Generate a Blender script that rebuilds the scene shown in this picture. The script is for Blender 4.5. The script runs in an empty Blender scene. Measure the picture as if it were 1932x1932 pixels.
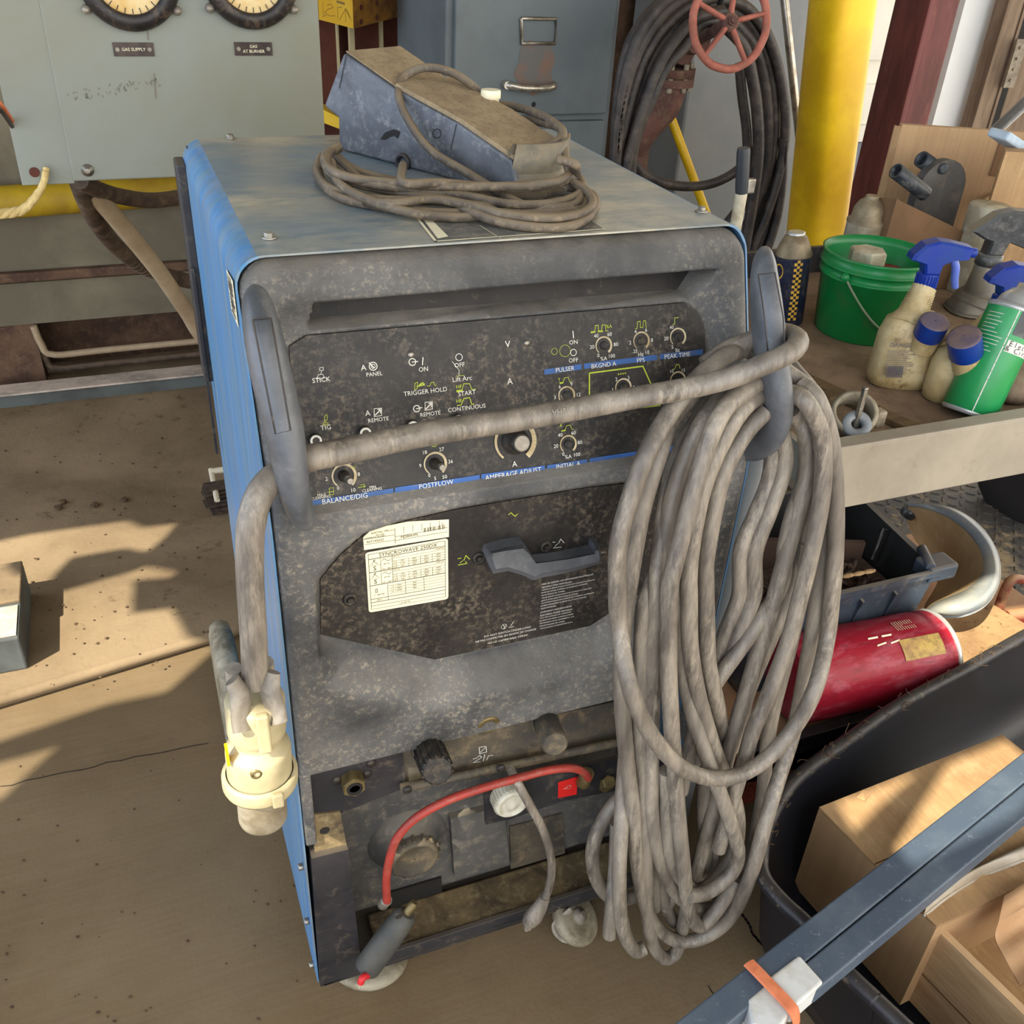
import bpy, bmesh, math, random
from mathutils import Vector as V, Matrix
random.seed(7)
scn = bpy.context.scene
col = scn.collection
PI = math.pi
# ---------------------------------------------------------------- camera
CAM = V((-0.09347617, -0.82745728, 1.41255291))
FW = V((0.3306357, 0.77516924, -0.53832396))
RT = V((0.930559, -0.36283928, 0.04906744))
UP = V((0.1572895, 0.51716565, 0.84130833))
FL = 1806.5394
cd = bpy.data.cameras.new('camera'); cam = bpy.data.objects.new('camera', cd); col.objects.link(cam)
cd.sensor_width = 36; cd.lens = FL/1932*36; cd.clip_start = 0.02; cd.clip_end = 100
cam.matrix_world = Matrix(((RT.x, UP.x, -FW.x, CAM.x), (RT.y, UP.y, -FW.y, CAM.y), (RT.z, UP.z, -FW.z, CAM.z), (0, 0, 0, 1)))
scn.camera = cam
# measured photo positions -> real positions on a known plane of the room
def ray(x, y): return FW + RT*((x-966)/FL) - UP*((y-966)/FL)
def aty(x, y, Y): d = ray(x, y); return CAM + d*((Y-CAM.y)/d.y)
def atz(x, y, Z): d = ray(x, y); return CAM + d*((Z-CAM.z)/d.z)
def atx(x, y, X): d = ray(x, y); return CAM + d*((X-CAM.x)/d.x)
W = 0.572; TOP = 1.1136
def prof(z):
    t = z-0.86
    if t < -.03: return 0.
    if t < .03: return 0.375*(t+.03)**2/.12
    return 0.375*t
def onf(x, y, off=0.0):                 # on the sloping front of the machine
    yy = off
    for i in range(12):
        p = aty(x, y, yy); yy = prof(p.z)+off
    return p
def lerp(a, b, t): return a+(b-a)*t
def srgb(c):
    o = []
    for v in c:
        v /= 255.
        o.append(v/12.92 if v <= .04045 else ((v+.055)/1.055)**2.4)
    return (o[0], o[1], o[2], 1)
# ---------------------------------------------------------------- materials
def M(name, c1, c2=None, s=8, lo=.4, hi=.6, dust=None, da=.6, ds=40, dlo=.5, dhi=.65, up=0., rough=.7, metal=0., bump=.15, bs=90,
      stretch=(1, 1, 1), spec=.4, trans=0., coat=0., wave=None, dm=0.):
    m = bpy.data.materials.new(name); m.use_nodes = True
    n = m.node_tree.nodes; l = m.node_tree.links
    b = n['Principled BSDF']
    b.inputs['Roughness'].default_value = rough; b.inputs['Metallic'].default_value = metal
    b.inputs['Specular IOR Level'].default_value = spec
    if coat: b.inputs['Coat Weight'].default_value = coat
    if trans: b.inputs['Transmission Weight'].default_value = trans
    tc = n.new('ShaderNodeTexCoord'); mp = n.new('ShaderNodeMapping'); l.new(tc.outputs['Object'], mp.inputs[0])
    mp.inputs['Scale'].default_value = stretch
    mp.inputs['Location'].default_value = (random.random()*9, random.random()*9, 3)
    def noise(sc, det=6, ro=.6, dist=0.):
        t = n.new('ShaderNodeTexNoise'); t.inputs['Scale'].default_value = sc; t.inputs['Detail'].default_value = det
        t.inputs['Roughness'].default_value = ro; t.inputs['Distortion'].default_value = dist
        l.new(mp.outputs[0], t.inputs['Vector']); return t.outputs[0]
    def rng(o, a, c, tmin=0., tmax=1.):
        r = n.new('ShaderNodeMapRange'); r.inputs[1].default_value = a; r.inputs[2].default_value = c
        r.inputs[3].default_value = tmin; r.inputs[4].default_value = tmax; l.new(o, r.inputs[0]); return r.outputs[0]
    def mix(f, a, c):
        x = n.new('ShaderNodeMix'); x.data_type = 'RGBA'
        if isinstance(f, float): x.inputs[0].default_value = f
        else: l.new(f, x.inputs[0])
        if isinstance(a, tuple): x.inputs[6].default_value = a
        else: l.new(a, x.inputs[6])
        if isinstance(c, tuple): x.inputs[7].default_value = c
        else: l.new(c, x.inputs[7])
        return x.outputs[2]
    cur = srgb(c1)
    if c2: cur = mix(rng(noise(s, 8, .6, .3), lo, hi), cur, srgb(c2))
    if dust:
        f = rng(noise(ds, 10, .75, .2), dlo, dhi, 0, da)
        if dm:
            a0 = n.new('ShaderNodeMath'); a0.operation = 'MULTIPLY'; l.new(f, a0.inputs[0]); l.new(rng(noise(dm, 5, .6, .6), .4, .62, .08, 1.), a0.inputs[1]); f = a0.outputs[0]
        if up:
            g = n.new('ShaderNodeNewGeometry'); sp = n.new('ShaderNodeSeparateXYZ'); l.new(g.outputs['Normal'], sp.inputs[0])
            a = n.new('ShaderNodeMath'); a.operation = 'MULTIPLY'; l.new(rng(sp.outputs[2], .25, .9), a.inputs[0]); l.new(rng(noise(ds*.3, 6), .3, .6, up*.5, up), a.inputs[1])
            x = n.new('ShaderNodeMath'); x.operation = 'MAXIMUM'; l.new(f, x.inputs[0]); l.new(a.outputs[0], x.inputs[1]); f = x.outputs[0]
        cur = mix(f, cur, srgb(dust))
    if wave:                             # fine parallel grain: (axis vector scale, strength)
        mp2 = n.new('ShaderNodeMapping'); l.new(tc.outputs['Object'], mp2.inputs[0]); mp2.inputs['Scale'].default_value = wave[0]
        t = n.new('ShaderNodeTexNoise'); t.inputs['Scale'].default_value = 1; t.inputs['Detail'].default_value = 4; l.new(mp2.outputs[0], t.inputs['Vector'])
        cur = mix(rng(t.outputs[0], .4, .65, 0, wave[1]), cur, srgb(wave[2]))
    if isinstance(cur, tuple): b.inputs['Base Color'].default_value = cur
    else: l.new(cur, b.inputs['Base Color'])
    if bump:
        bp = n.new('ShaderNodeBump'); bp.inputs['Strength'].default_value = bump; bp.inputs['Distance'].default_value = .003
        l.new(noise(bs, 6), bp.inputs['Height']); l.new(bp.outputs[0], b.inputs['Normal'])
    return m
DUST = (168, 148, 118)
m_bezel = M('dusty_black_plastic', (54, 55, 56), (100, 99, 96), s=6, lo=.38, hi=.62, dust=(170, 158, 138), da=.85, ds=150, dlo=.5, dhi=.68, dm=6, up=.22, rough=.5, bump=.4, bs=300)
m_panelblk = M('black_panel_film', (27, 25, 24), (42, 39, 36), s=14, dust=(140, 126, 106), da=.7, ds=140, dlo=.48, dhi=.68, dm=9, rough=.5, bump=.08)
m_recess = M('black_plastic_recess_shade', (22, 18, 16), (38, 33, 29), s=12, dust=(120, 106, 88), da=.5, ds=70, dlo=.57, dhi=.75, rough=.6)
m_blue = M('blue_enamel_paint', (44, 124, 184), (84, 128, 156), s=8, lo=.4, hi=.62, dust=(118, 126, 128), da=.85, ds=14, dlo=.4, dhi=.6, dm=3, up=0, rough=.38, bump=.03, stretch=(3, 3, .35), spec=.5, wave=((60, 60, 4), .3, (130, 160, 185)))
m_bluetop = M('blue_lid_dusty', (98, 120, 134), (128, 132, 128), s=5, lo=.38, hi=.6, dust=(190, 180, 154), da=.9, ds=22, dlo=.4, dhi=.64, dm=5, rough=.32, bump=.05, stretch=(.7, 1.5, 1), spec=.5, wave=((20, 60, 10), .18, (175, 172, 155)))
m_grip = M('grey_grip_plastic', (74, 77, 80), (98, 100, 104), s=14, dust=(150, 148, 142), da=.35, ds=80, dlo=.56, dhi=.75, rough=.4, bump=.05)
m_black = M('black_steel', (32, 32, 36), (48, 46, 48), s=12, dust=(130, 116, 94), da=.55, ds=36, dlo=.55, dhi=.75, up=.3, rough=.5)
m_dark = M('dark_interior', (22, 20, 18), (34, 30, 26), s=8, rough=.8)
m_tan = M('dusty_tan_steel', (112, 96, 66), (70, 58, 42), s=14, lo=.42, hi=.62, dust=(150, 132, 98), da=.6, ds=50, rough=.8)
m_tank = M('grey_tank_plastic', (66, 66, 66), (84, 82, 78), s=9, dust=(132, 122, 104), da=.7, ds=42, dlo=.5, dhi=.68, up=.6, rough=.6)
m_conn = M('dusty_connector_plate', (84, 76, 62), (60, 56, 50), s=11, lo=.42, hi=.6, dust=(136, 118, 88), da=.6, ds=30, rough=.7)
m_cable = M('dusty_rubber_cable', (78, 71, 64), (130, 121, 108), s=22, lo=.36, hi=.64, dust=(178, 166, 146), da=.7, ds=110, dlo=.44, dhi=.68, dm=14, up=.1, rough=.48, spec=.6, bump=.25, bs=130, stretch=(1.6, 1.6, .3))
m_cord = M('dusty_pedal_cord', (70, 62, 54), (98, 88, 74), s=26, dust=(150, 132, 104), da=.6, ds=60, up=.6, rough=.6)
m_pedal = M('pedal_grey_plastic', (66, 69, 75), (92, 96, 102), s=12, dust=(170, 168, 162), da=.55, ds=90, dlo=.5, dhi=.7, dm=14, rough=.42, bump=.1)
m_pdust = M('dust_covered_tread', (140, 122, 94), (160, 140, 108), s=30, dust=(108, 94, 74), da=.7, ds=180, dlo=.5, dhi=.65, rough=.95, bump=.6, bs=400)
m_pnose = M('pedal_nose_dusty', (96, 92, 82), (126, 116, 96), s=20, dust=(146, 130, 102), da=.6, ds=60, up=.5, rough=.6)
m_white = M('white_print', (214, 212, 200), rough=.6, bump=0)
m_green = M('lime_print', (176, 190, 60), rough=.6, bump=0)
m_bluestrip = M('blue_print', (44, 92, 160), (52, 84, 130), s=20, dust=(120, 110, 96), da=.5, ds=60, dlo=.55, dhi=.7, rough=.5, bump=0)
m_ring = M('cream_ring_print', (200, 186, 152), (170, 150, 110), s=40, rough=.6, bump=0)
m_knob = M('dark_knob', (30, 29, 28), (46, 42, 38), s=60, dust=(120, 104, 80), da=.35, ds=90, rough=.5)
m_knobcap = M('worn_steel_knob_cap', (128, 122, 112), (150, 142, 128), s=60, rough=.45, metal=.5)
m_label = M('cream_label_paper', (238, 230, 196), (228, 220, 188), s=20, rough=.55, bump=0)
m_ink = M('label_ink', (52, 46, 40), rough=.7, bump=0)
m_redlab = M('red_label', (206, 36, 32), rough=.45, bump=0)
m_red = M('red_hose_rubber', (160, 58, 48), (138, 50, 42), s=30, dust=(150, 110, 90), da=.4, ds=60, rough=.45)
m_brass = M('worn_brass', (126, 110, 72), (96, 84, 56), s=50, rough=.45, metal=.5)
m_steel = M('zinc_steel', (170, 166, 156), (120, 114, 104), s=40, rough=.35, metal=.8)
m_clear = M('cloudy_plastic', (176, 170, 150), (200, 196, 178), s=60, rough=.25, bump=0)
m_caster = M('grey_caster', (150, 142, 122), (110, 100, 80), s=24, dust=(176, 166, 140), da=.6, ds=50, rough=.6)
m_plug = M('cream_plug_casting', (178, 166, 130), (160, 148, 114), s=20, dust=(130, 116, 88), da=.6, ds=30, dlo=.58, dhi=.7, rough=.5, spec=.5)
m_plugmetal = M('plug_sleeve_metal', (170, 160, 138), (132, 120, 98), s=24, rough=.45, metal=.3)
m_clamp = M('plug_clamp_grey', (112, 104, 92), (150, 142, 128), s=30, rough=.5)
m_grommet = M('rubber_tip', (196, 36, 40), rough=.5)
# room
m_floor = M('dusty_concrete_floor', (100, 82, 56), (122, 103, 76), s=1.6, lo=.35, hi=.65, dust=(98, 80, 58), da=.4, ds=14, dlo=.52, dhi=.7, rough=.8, bump=.2, bs=120, spec=.3, wave=((8, 150, 1), .07, (150, 138, 118)))
m_slab = M('dirty_concrete_slab', (108, 90, 66), (140, 120, 92), s=2.6, lo=.35, hi=.62, dust=(72, 56, 40), da=.85, ds=24, dlo=.56, dhi=.66, dm=3, rough=.9, bump=.4, bs=70)
m_furn = M('grey_green_paint', (98, 91, 74), (120, 112, 92), s=3, dust=(92, 74, 56), da=.5, ds=8, dlo=.55, dhi=.75, rough=.7)
m_furnrust = M('rusty_brown_steel', (96, 72, 54), (70, 50, 38), s=8, rough=.8, dust=(130, 106, 82), da=.4)
m_bright = M('chalky_steel_strip', (196, 178, 162), (150, 140, 128), s=9, rough=.7, dust=(220, 206, 190), da=.5)
m_bluegrey = M('blue_grey_steel', (92, 98, 96), (74, 76, 74), s=6, rough=.7)
m_gauge = M('grey_green_enamel', (126, 126, 110), (132, 138, 130), s=3, lo=.35, hi=.65, dust=(112, 104, 84), da=.4, ds=12, dlo=.62, dhi=.74, rough=.5, bump=.03)
m_gring = M('black_gauge_ring', (42, 38, 36), (28, 26, 26), s=30, dust=(120, 100, 78), da=.5, ds=40, rough=.4)
m_gface = M('aged_gauge_face', (226, 208, 160), (210, 170, 100), s=12, rough=.5, bump=0)
m_nameplate = M('dark_nameplate', (48, 38, 34), (74, 60, 52), s=40, rough=.4)
m_yellow = M('yellow_paint', (246, 202, 24), (226, 178, 18), s=6, dust=(120, 90, 40), da=.5, ds=24, dlo=.64, dhi=.7, rough=.4, bump=.1, spec=.5)
m_yeldusty = M('dusty_yellow_pipe', (176, 146, 20), (150, 120, 30), s=6, rough=.6)
m_rope = M('pale_rope', (214, 190, 130), (190, 164, 106), s=50, rough=.9, bump=.6, bs=300)
m_conduit = M('brown_conduit', (84, 68, 54), (60, 48, 38), s=20, dust=(128, 108, 86), da=.6, ds=30, up=.5, rough=.7)
m_beige = M('beige_pipe', (164, 146, 118), (148, 128, 102), s=12, rough=.6)
m_rust = M('dark_red_primer', (72, 32, 22), (92, 46, 30), s=9, rough=.7)
m_cream = M('cream_column_paint', (206, 192, 146), (170, 158, 118), s=5, stretch=(4, 4, .5), rough=.6)
m_yblock = M('yellow_block', (250, 212, 70), (244, 200, 52), s=10, rough=.6)
m_ybside = M('rusty_yellow_side', (150, 104, 30), (96, 62, 26), s=14, rough=.8)
m_cab = M('blue_grey_cabinet', (98, 106, 108), (88, 96, 98), s=5, dust=(112, 86, 66), da=.3, ds=6, dlo=.6, dhi=.75, rough=.5, bump=.02)
m_rustpatch = M('rust_stain', (122, 92, 74), (98, 96, 92), s=16, rough=.8)
m_chrome = M('worn_chrome', (190, 184, 172), (150, 140, 124), s=30, rough=.3, metal=.8)
m_hose = M('black_rubber_hose', (34, 30, 28), (58, 50, 44), s=18, dust=(104, 92, 80), da=.4, ds=40, up=.4, rough=.5)
m_wheel = M('faded_red_iron', (166, 96, 78), (136, 78, 62), s=24, dust=(120, 90, 76), da=.7, ds=60, rough=.75, bump=.4)
m_valve = M('rusty_valve_body', (98, 66, 56), (74, 50, 42), s=14, dust=(128, 104, 84), da=.5, ds=30, up=.6, rough=.85, bump=.4)
m_greysheet = M('grey_sheet', (128, 132, 134), (140, 142, 142), s=4, rough=.5, bump=.02)
m_whitewall = M('white_siding', (246, 243, 230), (236, 232, 218), s=3, rough=.7)
m_lowerwall = M('blue_grey_siding', (138, 144, 158), (124, 130, 144), s=3, rough=.7)
m_maroon = M('maroon_primer_steel', (112, 56, 52), (88, 42, 38), s=6, dust=(150, 104, 84), da=.4, ds=14, dlo=.55, dhi=.7, rough=.6, stretch=(3, 3, .5))
m_brown = M('brown_weathered', (106, 88, 70), (136, 116, 96), s=8, rough=.85, stretch=(3, 3, .4))
m_sheet = M('white_sheet_board', (250, 251, 246), (244, 246, 240), s=5, rough=.7)
m_wallback = M('dim_back_wall', (120, 108, 88), (96, 86, 72), s=2, rough=.9)
m_roof = M('roof_deck', (110, 104, 94), (96, 90, 82), s=2, rough=.9)
# right hand side
m_cart = M('grey_cart_steel', (160, 150, 132), (142, 132, 116), s=7, lo=.4, hi=.65, dust=(110, 98, 80), da=.45, ds=24, dlo=.58, dhi=.72, rough=.6, bump=.12)
m_carttop = M('dusty_cart_top', (124, 102, 80), (148, 124, 98), s=9, dust=(86, 70, 54), da=.5, ds=26, rough=.85)
m_woodstrip = M('dirty_wood_strip', (112, 92, 62), (92, 74, 50), s=14, rough=.85, stretch=(.5, 3, 1))
m_bucket = M('green_plastic', (14, 128, 62), (16, 112, 56), s=5, dust=(90, 110, 70), da=.3, ds=20, rough=.35, bump=.02, spec=.5)
m_wire = M('bail_wire', (112, 140, 96), (130, 130, 110), s=20, rough=.5)
m_navy = M('navy_can_paint', (26, 32, 52), (36, 44, 66), s=30, dust=(110, 104, 88), da=.4, ds=50, rough=.35)
m_ycheck = M('yellow_check_print', (216, 170, 50), (180, 140, 60), s=50, rough=.5, bump=0)
m_candome = M('dusty_can_dome', (120, 106, 84), (150, 136, 108), s=30, rough=.5, metal=.3)
m_canmetal = M('can_metal', (196, 196, 192), (176, 176, 172), s=10, rough=.3, metal=.45, bump=.03)
m_film = M('worn_dark_film', (84, 86, 86), (104, 104, 98), s=20, dust=(160, 150, 130), da=.6, ds=60, dlo=.45, dhi=.65, rough=.5)
m_canwhite = M('grimy_white_can', (190, 182, 158), (150, 138, 112), s=20, rough=.5)
m_bottle = M('grimy_cream_bottle', (204, 186, 142), (168, 144, 98), s=18, lo=.38, hi=.62, dust=(104, 78, 44), da=.85, ds=34, dlo=.53, dhi=.64, dm=9, rough=.4, bump=.12)
m_blueplast = M('blue_trigger_plastic', (14, 46, 138), (20, 54, 130), s=20, dust=(120, 120, 124), da=.3, ds=30, dlo=.6, dhi=.75, up=.08, rough=.4, spec=.3, bump=0)
m_lightblue = M('light_blue_plastic', (92, 112, 190), rough=.35, bump=0)
m_captop = M('dusty_cap_top', (122, 102, 96), (100, 88, 100), s=40, rough=.7)
m_greybot = M('grey_smoked_bottle', (128, 120, 104), (104, 98, 88), s=10, dust=(150, 136, 110), da=.4, ds=30, rough=.4)
m_blktrig = M('black_trigger_plastic', (38, 40, 44), (56, 58, 60), s=20, dust=(140, 138, 130), da=.45, ds=30, up=.6, rough=.3)
m_greencan = M('green_can_paint', (48, 162, 88), (24, 130, 70), s=6, lo=.35, hi=.65, rough=.3, bump=0, spec=.6)
m_card = M('corrugated_cardboard', (182, 148, 108), (168, 134, 96), s=4, rough=.8, bump=.05, wave=((110, 110, 3), .25, (142, 110, 78)))
m_cardx = M('cardboard_flap', (176, 142, 100), (158, 124, 86), s=5, dust=(206, 176, 132), da=.4, ds=14, rough=.8, bump=.05, wave=((160, 20, 3), .3, (136, 106, 72)))
m_carddark = M('brown_cardboard', (128, 96, 66), (110, 82, 56), s=5, rough=.85)
m_ironplate = M('dark_iron', (78, 76, 74), (62, 60, 58), s=12, dust=(118, 100, 80), da=.4, ds=24, rough=.5)
m_tubeblk = M('black_pipe_end', (46, 50, 54), (60, 64, 68), s=20, rough=.45)
m_castring = M('cast_clamp', (120, 108, 90), (150, 140, 118), s=26, dust=(70, 60, 50), da=.5, ds=40, rough=.6)
m_bin = M('dark_blue_grey_bin', (58, 68, 80), (44, 50, 58), s=9, dust=(130, 120, 106), da=.5, ds=26, dlo=.55, dhi=.72, up=.7, rough=.5)
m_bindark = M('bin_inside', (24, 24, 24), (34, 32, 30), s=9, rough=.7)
m_binstuff = M('brown_carton', (64, 46, 36), (76, 56, 44), s=9, rough=.8)
m_visor = M('dusty_visor', (200, 172, 128), (184, 154, 110), s=8, dust=(214, 190, 148), da=.5, ds=24, rough=.5, bump=.05)
m_crown = M('grey_visor_crown', (120, 128, 134), (148, 148, 138), s=7, dust=(180, 168, 140), da=.4, ds=20, rough=.35, spec=.5)
m_redcan = M('dirty_red_can', (158, 28, 46), (190, 92, 104), s=12, lo=.5, hi=.72, dust=(70, 28, 30), da=.55, ds=24, dlo=.52, dhi=.68, rough=.4, stretch=(1, 3, 3))
m_canlabel = M('worn_yellow_label', (206, 172, 92), (180, 140, 90), s=30, dust=(60, 44, 40), da=.5, ds=60, rough=.6)
m_orange = M('rust_red_tray_paint', (128, 50, 34), (108, 42, 30), s=9, dust=(186, 150, 108), da=.6, ds=16, dlo=.5, dhi=.62, up=.8, rough=.6)
m_board = M('dirt_covered_board', (172, 140, 98), (150, 118, 82), s=12, dust=(96, 70, 44), da=.8, ds=40, dlo=.56, dhi=.64, rough=.95, bump=.6, bs=160)
m_tub = M('black_tub_plastic', (10, 13, 22), (16, 18, 26), s=4, dust=(110, 98, 80), da=.4, ds=30, dlo=.68, dhi=.85, rough=.4, bump=.04)
m_tubrim = M('dusty_tub_rim', (30, 31, 36), (22, 24, 32), s=14, dust=(120, 106, 84), da=.8, ds=60, dlo=.54, dhi=.66, dm=8, up=.12, rough=.45)
m_tube = M('blue_grey_square_tube', (68, 80, 94), (86, 97, 108), s=7, dust=(176, 182, 188), da=.6, ds=110, dlo=.58, dhi=.72, dm=10, rough=.45, bump=.04)
m_tape = M('white_tape', (206, 208, 206), (180, 176, 162), s=14, rough=.5, bump=.3, bs=60)
m_strap = M('orange_strap', (218, 128, 86), (200, 112, 74), s=50, rough=.7)
m_wood = M('pale_wood', (196, 164, 124), (176, 142, 102), s=5, stretch=(1, 1, 6), rough=.75, wave=((20, 20, 160), .35, (150, 116, 80)))
m_paper = M('brown_kraft_paper', (190, 152, 112), (170, 132, 94), s=8, rough=.85, bump=.4, bs=40)
m_plastfilm = M('dusty_film', (186, 176, 158), (160, 146, 126), s=12, rough=.4, bump=.3)
m_mat = M('dark_rubber_mat', (92, 88, 82), (74, 72, 70), s=5, dust=(186, 164, 126), da=.6, ds=6, dlo=.52, dhi=.62, rough=.6)
m_tyre = M('black_tyre', (36, 32, 30), rough=.8)
m_debris = M('dirt_clods', (96, 76, 54), (74, 58, 40), s=40, rough=.95)
m_chain = M('rusty_chain', (100, 78, 62), (70, 54, 44), s=40, rough=.8)
m_brush = M('white_brush_handle', (210, 200, 176), rough=.6)
m_bristle = M('dark_bristles', (58, 48, 40), (80, 66, 52), s=80, rough=.9, bump=.8, bs=300)
m_crack = M('floor_crack', (46, 38, 30), rough=.9, bump=0)

# ---------------------------------------------------------------- mesh building
def cat(pts, n=6):                       # smooth path through points
    if len(pts) < 3: return [V(p) for p in pts]
    P = [V(p) for p in pts]; P = [P[0]*2-P[1]]+P+[P[-1]*2-P[-2]]
    out = []
    for i in range(1, len(P)-2):
        a, b, c, d = P[i-1:i+3]
        for k in range(n):
            t = k/n
            out.append(.5*((2*b)+(c-a)*t+(2*a-5*b+4*c-d)*t*t+(3*b-a-3*c+d)*t**3))
    out.append(P[-2]); return out
class MB:
    def __init__(s): s.v = []; s.f = []; s.sm = []; s.mi = []
    def add(s, vs, fs, smooth=False, mi=0):
        o = len(s.v); s.v += [V(p) for p in vs]
        for f in fs: s.f.append([i+o for i in f]); s.sm.append(smooth); s.mi.append(mi)
        return s
    def box(s, c, size, R=None, bev=0., mi=0):
        bm = bmesh.new(); bmesh.ops.create_cube(bm, size=1)
        for v in bm.verts: v.co = V((v.co.x*size[0], v.co.y*size[1], v.co.z*size[2]))
        if bev: bmesh.ops.bevel(bm, geom=bm.edges[:], offset=min(bev, min(size)*.45), segments=2, affect='EDGES', profile=.5)
        bm.verts.index_update()
        M3 = R if R is not None else Matrix.Identity(3); c = V(c)
        s.add([c+M3@v.co for v in bm.verts], [[v.index for v in f.verts] for f in bm.faces], False, mi); bm.free(); return s
    def quad(s, a, b, c, d, mi=0): return s.add([a, b, c, d], [[0, 1, 2, 3]], False, mi)
    def prism(s, poly, vec, mi=0):
        n = len(poly); vec = V(vec); P = [V(p) for p in poly]
        return s.add(P+[p+vec for p in P], [list(range(n)), list(range(2*n-1, n-1, -1))]+[[i, i+n, (i+1) % n+n, (i+1) % n] for i in range(n)], False, mi)
    def loft(s, rings, smooth=False, cap=True, closed=True, mi=0):
        n = len(rings[0]); vs = [p for r in rings for p in r]; fs = []
        m = n if closed else n-1
        for k in range(len(rings)-1):
            for i in range(m): fs.append([k*n+i, k*n+(i+1) % n, (k+1)*n+(i+1) % n, (k+1)*n+i])
        s.add(vs, fs, smooth, mi)
        if cap: s.add(rings[0], [list(range(n))[::-1]], False, mi); s.add(rings[-1], [list(range(n))], False, mi)
        return s
    def tube(s, pts, r, seg=10, n=6, cap=True, smooth=True, flat=None, closed=False, mi=0, ref=(0, 0, 1)):
        P = cat(pts, n) if n > 1 else [V(p) for p in pts]
        L = len(P)
        rr = r if callable(r) else ((lambda t: r) if not isinstance(r, (list, tuple)) else (lambda t: r[min(len(r)-1, int(t*(len(r)-1)))]*(1-(t*(len(r)-1)) % 1)+r[min(len(r)-1, int(t*(len(r)-1))+1)]*((t*(len(r)-1)) % 1)))
        T = (P[1]-P[0]).normalized(); up = V(ref)
        if abs(T.dot(up)) > .95: up = V((1, 0, 0))
        A = (up-T*up.dot(T)).normalized(); rings = []
        for i, p in enumerate(P):
            T = (P[min(i+1, L-1)]-P[max(i-1, 0)]).normalized()
            A = (A-T*A.dot(T)).normalized(); B = T.cross(A); R_ = rr(i/(L-1))
            fa, fb = flat if flat else (1, 1)
            rings.append([p+(A*math.cos(2*PI*k/seg)*fa+B*math.sin(2*PI*k/seg)*fb)*R_ for k in range(seg)])
        return s.loft(rings, smooth, cap and not closed, True, mi)
    def lathe(s, o, ax, prof_, seg=28, smooth=True, cap=True, mi=0, squash=None):
        ax = V(ax).normalized(); u = V((0, 0, 1)) if abs(ax.z) < .9 else V((1, 0, 0))
        A = (u-ax*u.dot(ax)).normalized(); B = ax.cross(A); o = V(o)
        sa, sb = squash or (1, 1)
        rings = [[o+ax*h+(A*math.cos(2*PI*k/seg)*sa+B*math.sin(2*PI*k/seg)*sb)*max(r, 1e-4) for k in range(seg)] for r, h in prof_]
        return s.loft(rings, smooth, cap, True, mi)
    def cyl(s, a, b, r, seg=20, smooth=True, mi=0):
        a = V(a); b = V(b); L = (b-a).length; c = min(r*.12, L*.2)
        return s.lathe(a, b-a, [(r-c, 0), (r, c), (r, L-c), (r-c, L)], seg, smooth, True, mi)
    def ring(s, o, ax, R_, r, seg=32, sg=10, a0=0, a1=2*PI, mi=0, flat=None):
        ax = V(ax).normalized(); u = V((0, 0, 1)) if abs(ax.z) < .9 else V((1, 0, 0))
        A = (u-ax*u.dot(ax)).normalized(); B = A.cross(ax); o = V(o)
        P = [o+(A*math.cos(a0+(a1-a0)*k/seg)+B*math.sin(a0+(a1-a0)*k/seg))*R_ for k in range(seg+1)]
        return s.tube(P, r, sg, 1, a1-a0 < 6.2, True, flat, a1-a0 > 6.2, mi, ref=ax)
    def ball(s, c, r, seg=14, mi=0):
        rx, ry, rz = r if isinstance(r, tuple) else (r, r, r); c = V(c)
        rings = []
        for j in range(9):
            a = PI*j/8
            rings.append([c+V((rx*math.sin(a)*math.cos(2*PI*k/seg), ry*math.sin(a)*math.sin(2*PI*k/seg), -rz*math.cos(a))) for k in range(seg)])
        return s.loft(rings, True, False, True, mi)
    def text(s, txt, o, ux, uy, size, align='C', mi=0):
        c = bpy.data.curves.new('t', 'FONT'); c.body = txt; c.size = 1; c.resolution_u = 2
        c.align_x = {'C': 'CENTER', 'L': 'LEFT', 'R': 'RIGHT'}[align]; c.align_y = 'CENTER'
        ob = bpy.data.objects.new('t', c); me = bpy.data.meshes.new_from_object(ob)
        o = V(o); ux = V(ux).normalized()*size; uy = V(uy).normalized()*size
        s.add([o+ux*v.co.x+uy*v.co.y for v in me.vertices], [list(p.vertices) for p in me.polygons], False, mi)
        bpy.data.objects.remove(ob); bpy.data.curves.remove(c); bpy.data.meshes.remove(me); return s
    def stroke(s, pts, w, nrm, mi=0, closed=False):   # flat printed line of width w
        P = [V(p) for p in pts]
        if closed: P.append(P[0])
        nrm = V(nrm)
        for a, b in zip(P, P[1:]):
            t = (b-a).normalized(); q = t.cross(nrm).normalized()*w/2; e = t*w/2
            s.add([a-q-e, b-q+e, b+q+e, a+q-e], [[0, 1, 2, 3]], False, mi)
        return s
    def build(s, name, mats, parent=None, label=None):
        o = V((0, 0, 0)); p = parent
        if p is not None:
            while p is not None: o += p.location; p = p.parent
        elif s.v:
            xs = [v.x for v in s.v]; ys = [v.y for v in s.v]; zs = [v.z for v in s.v]
            o = V(((min(xs)+max(xs))/2, (min(ys)+max(ys))/2, min(zs)))
        me = bpy.data.meshes.new(name); me.from_pydata([v-o for v in s.v], [], s.f)
        if not isinstance(mats, (list, tuple)): mats = [mats]
        for m in mats: me.materials.append(m)
        me.polygons.foreach_set('use_smooth', s.sm); me.polygons.foreach_set('material_index', s.mi)
        me.validate(); me.update()
        bm = bmesh.new(); bm.from_mesh(me); bmesh.ops.recalc_face_normals(bm, faces=bm.faces); bm.to_mesh(me); bm.free()
        ob = bpy.data.objects.new(name, me); col.objects.link(ob)
        if parent is not None: ob.parent = parent
        else: ob.location = o
        if label: ob['label'] = label
        return ob
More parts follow.
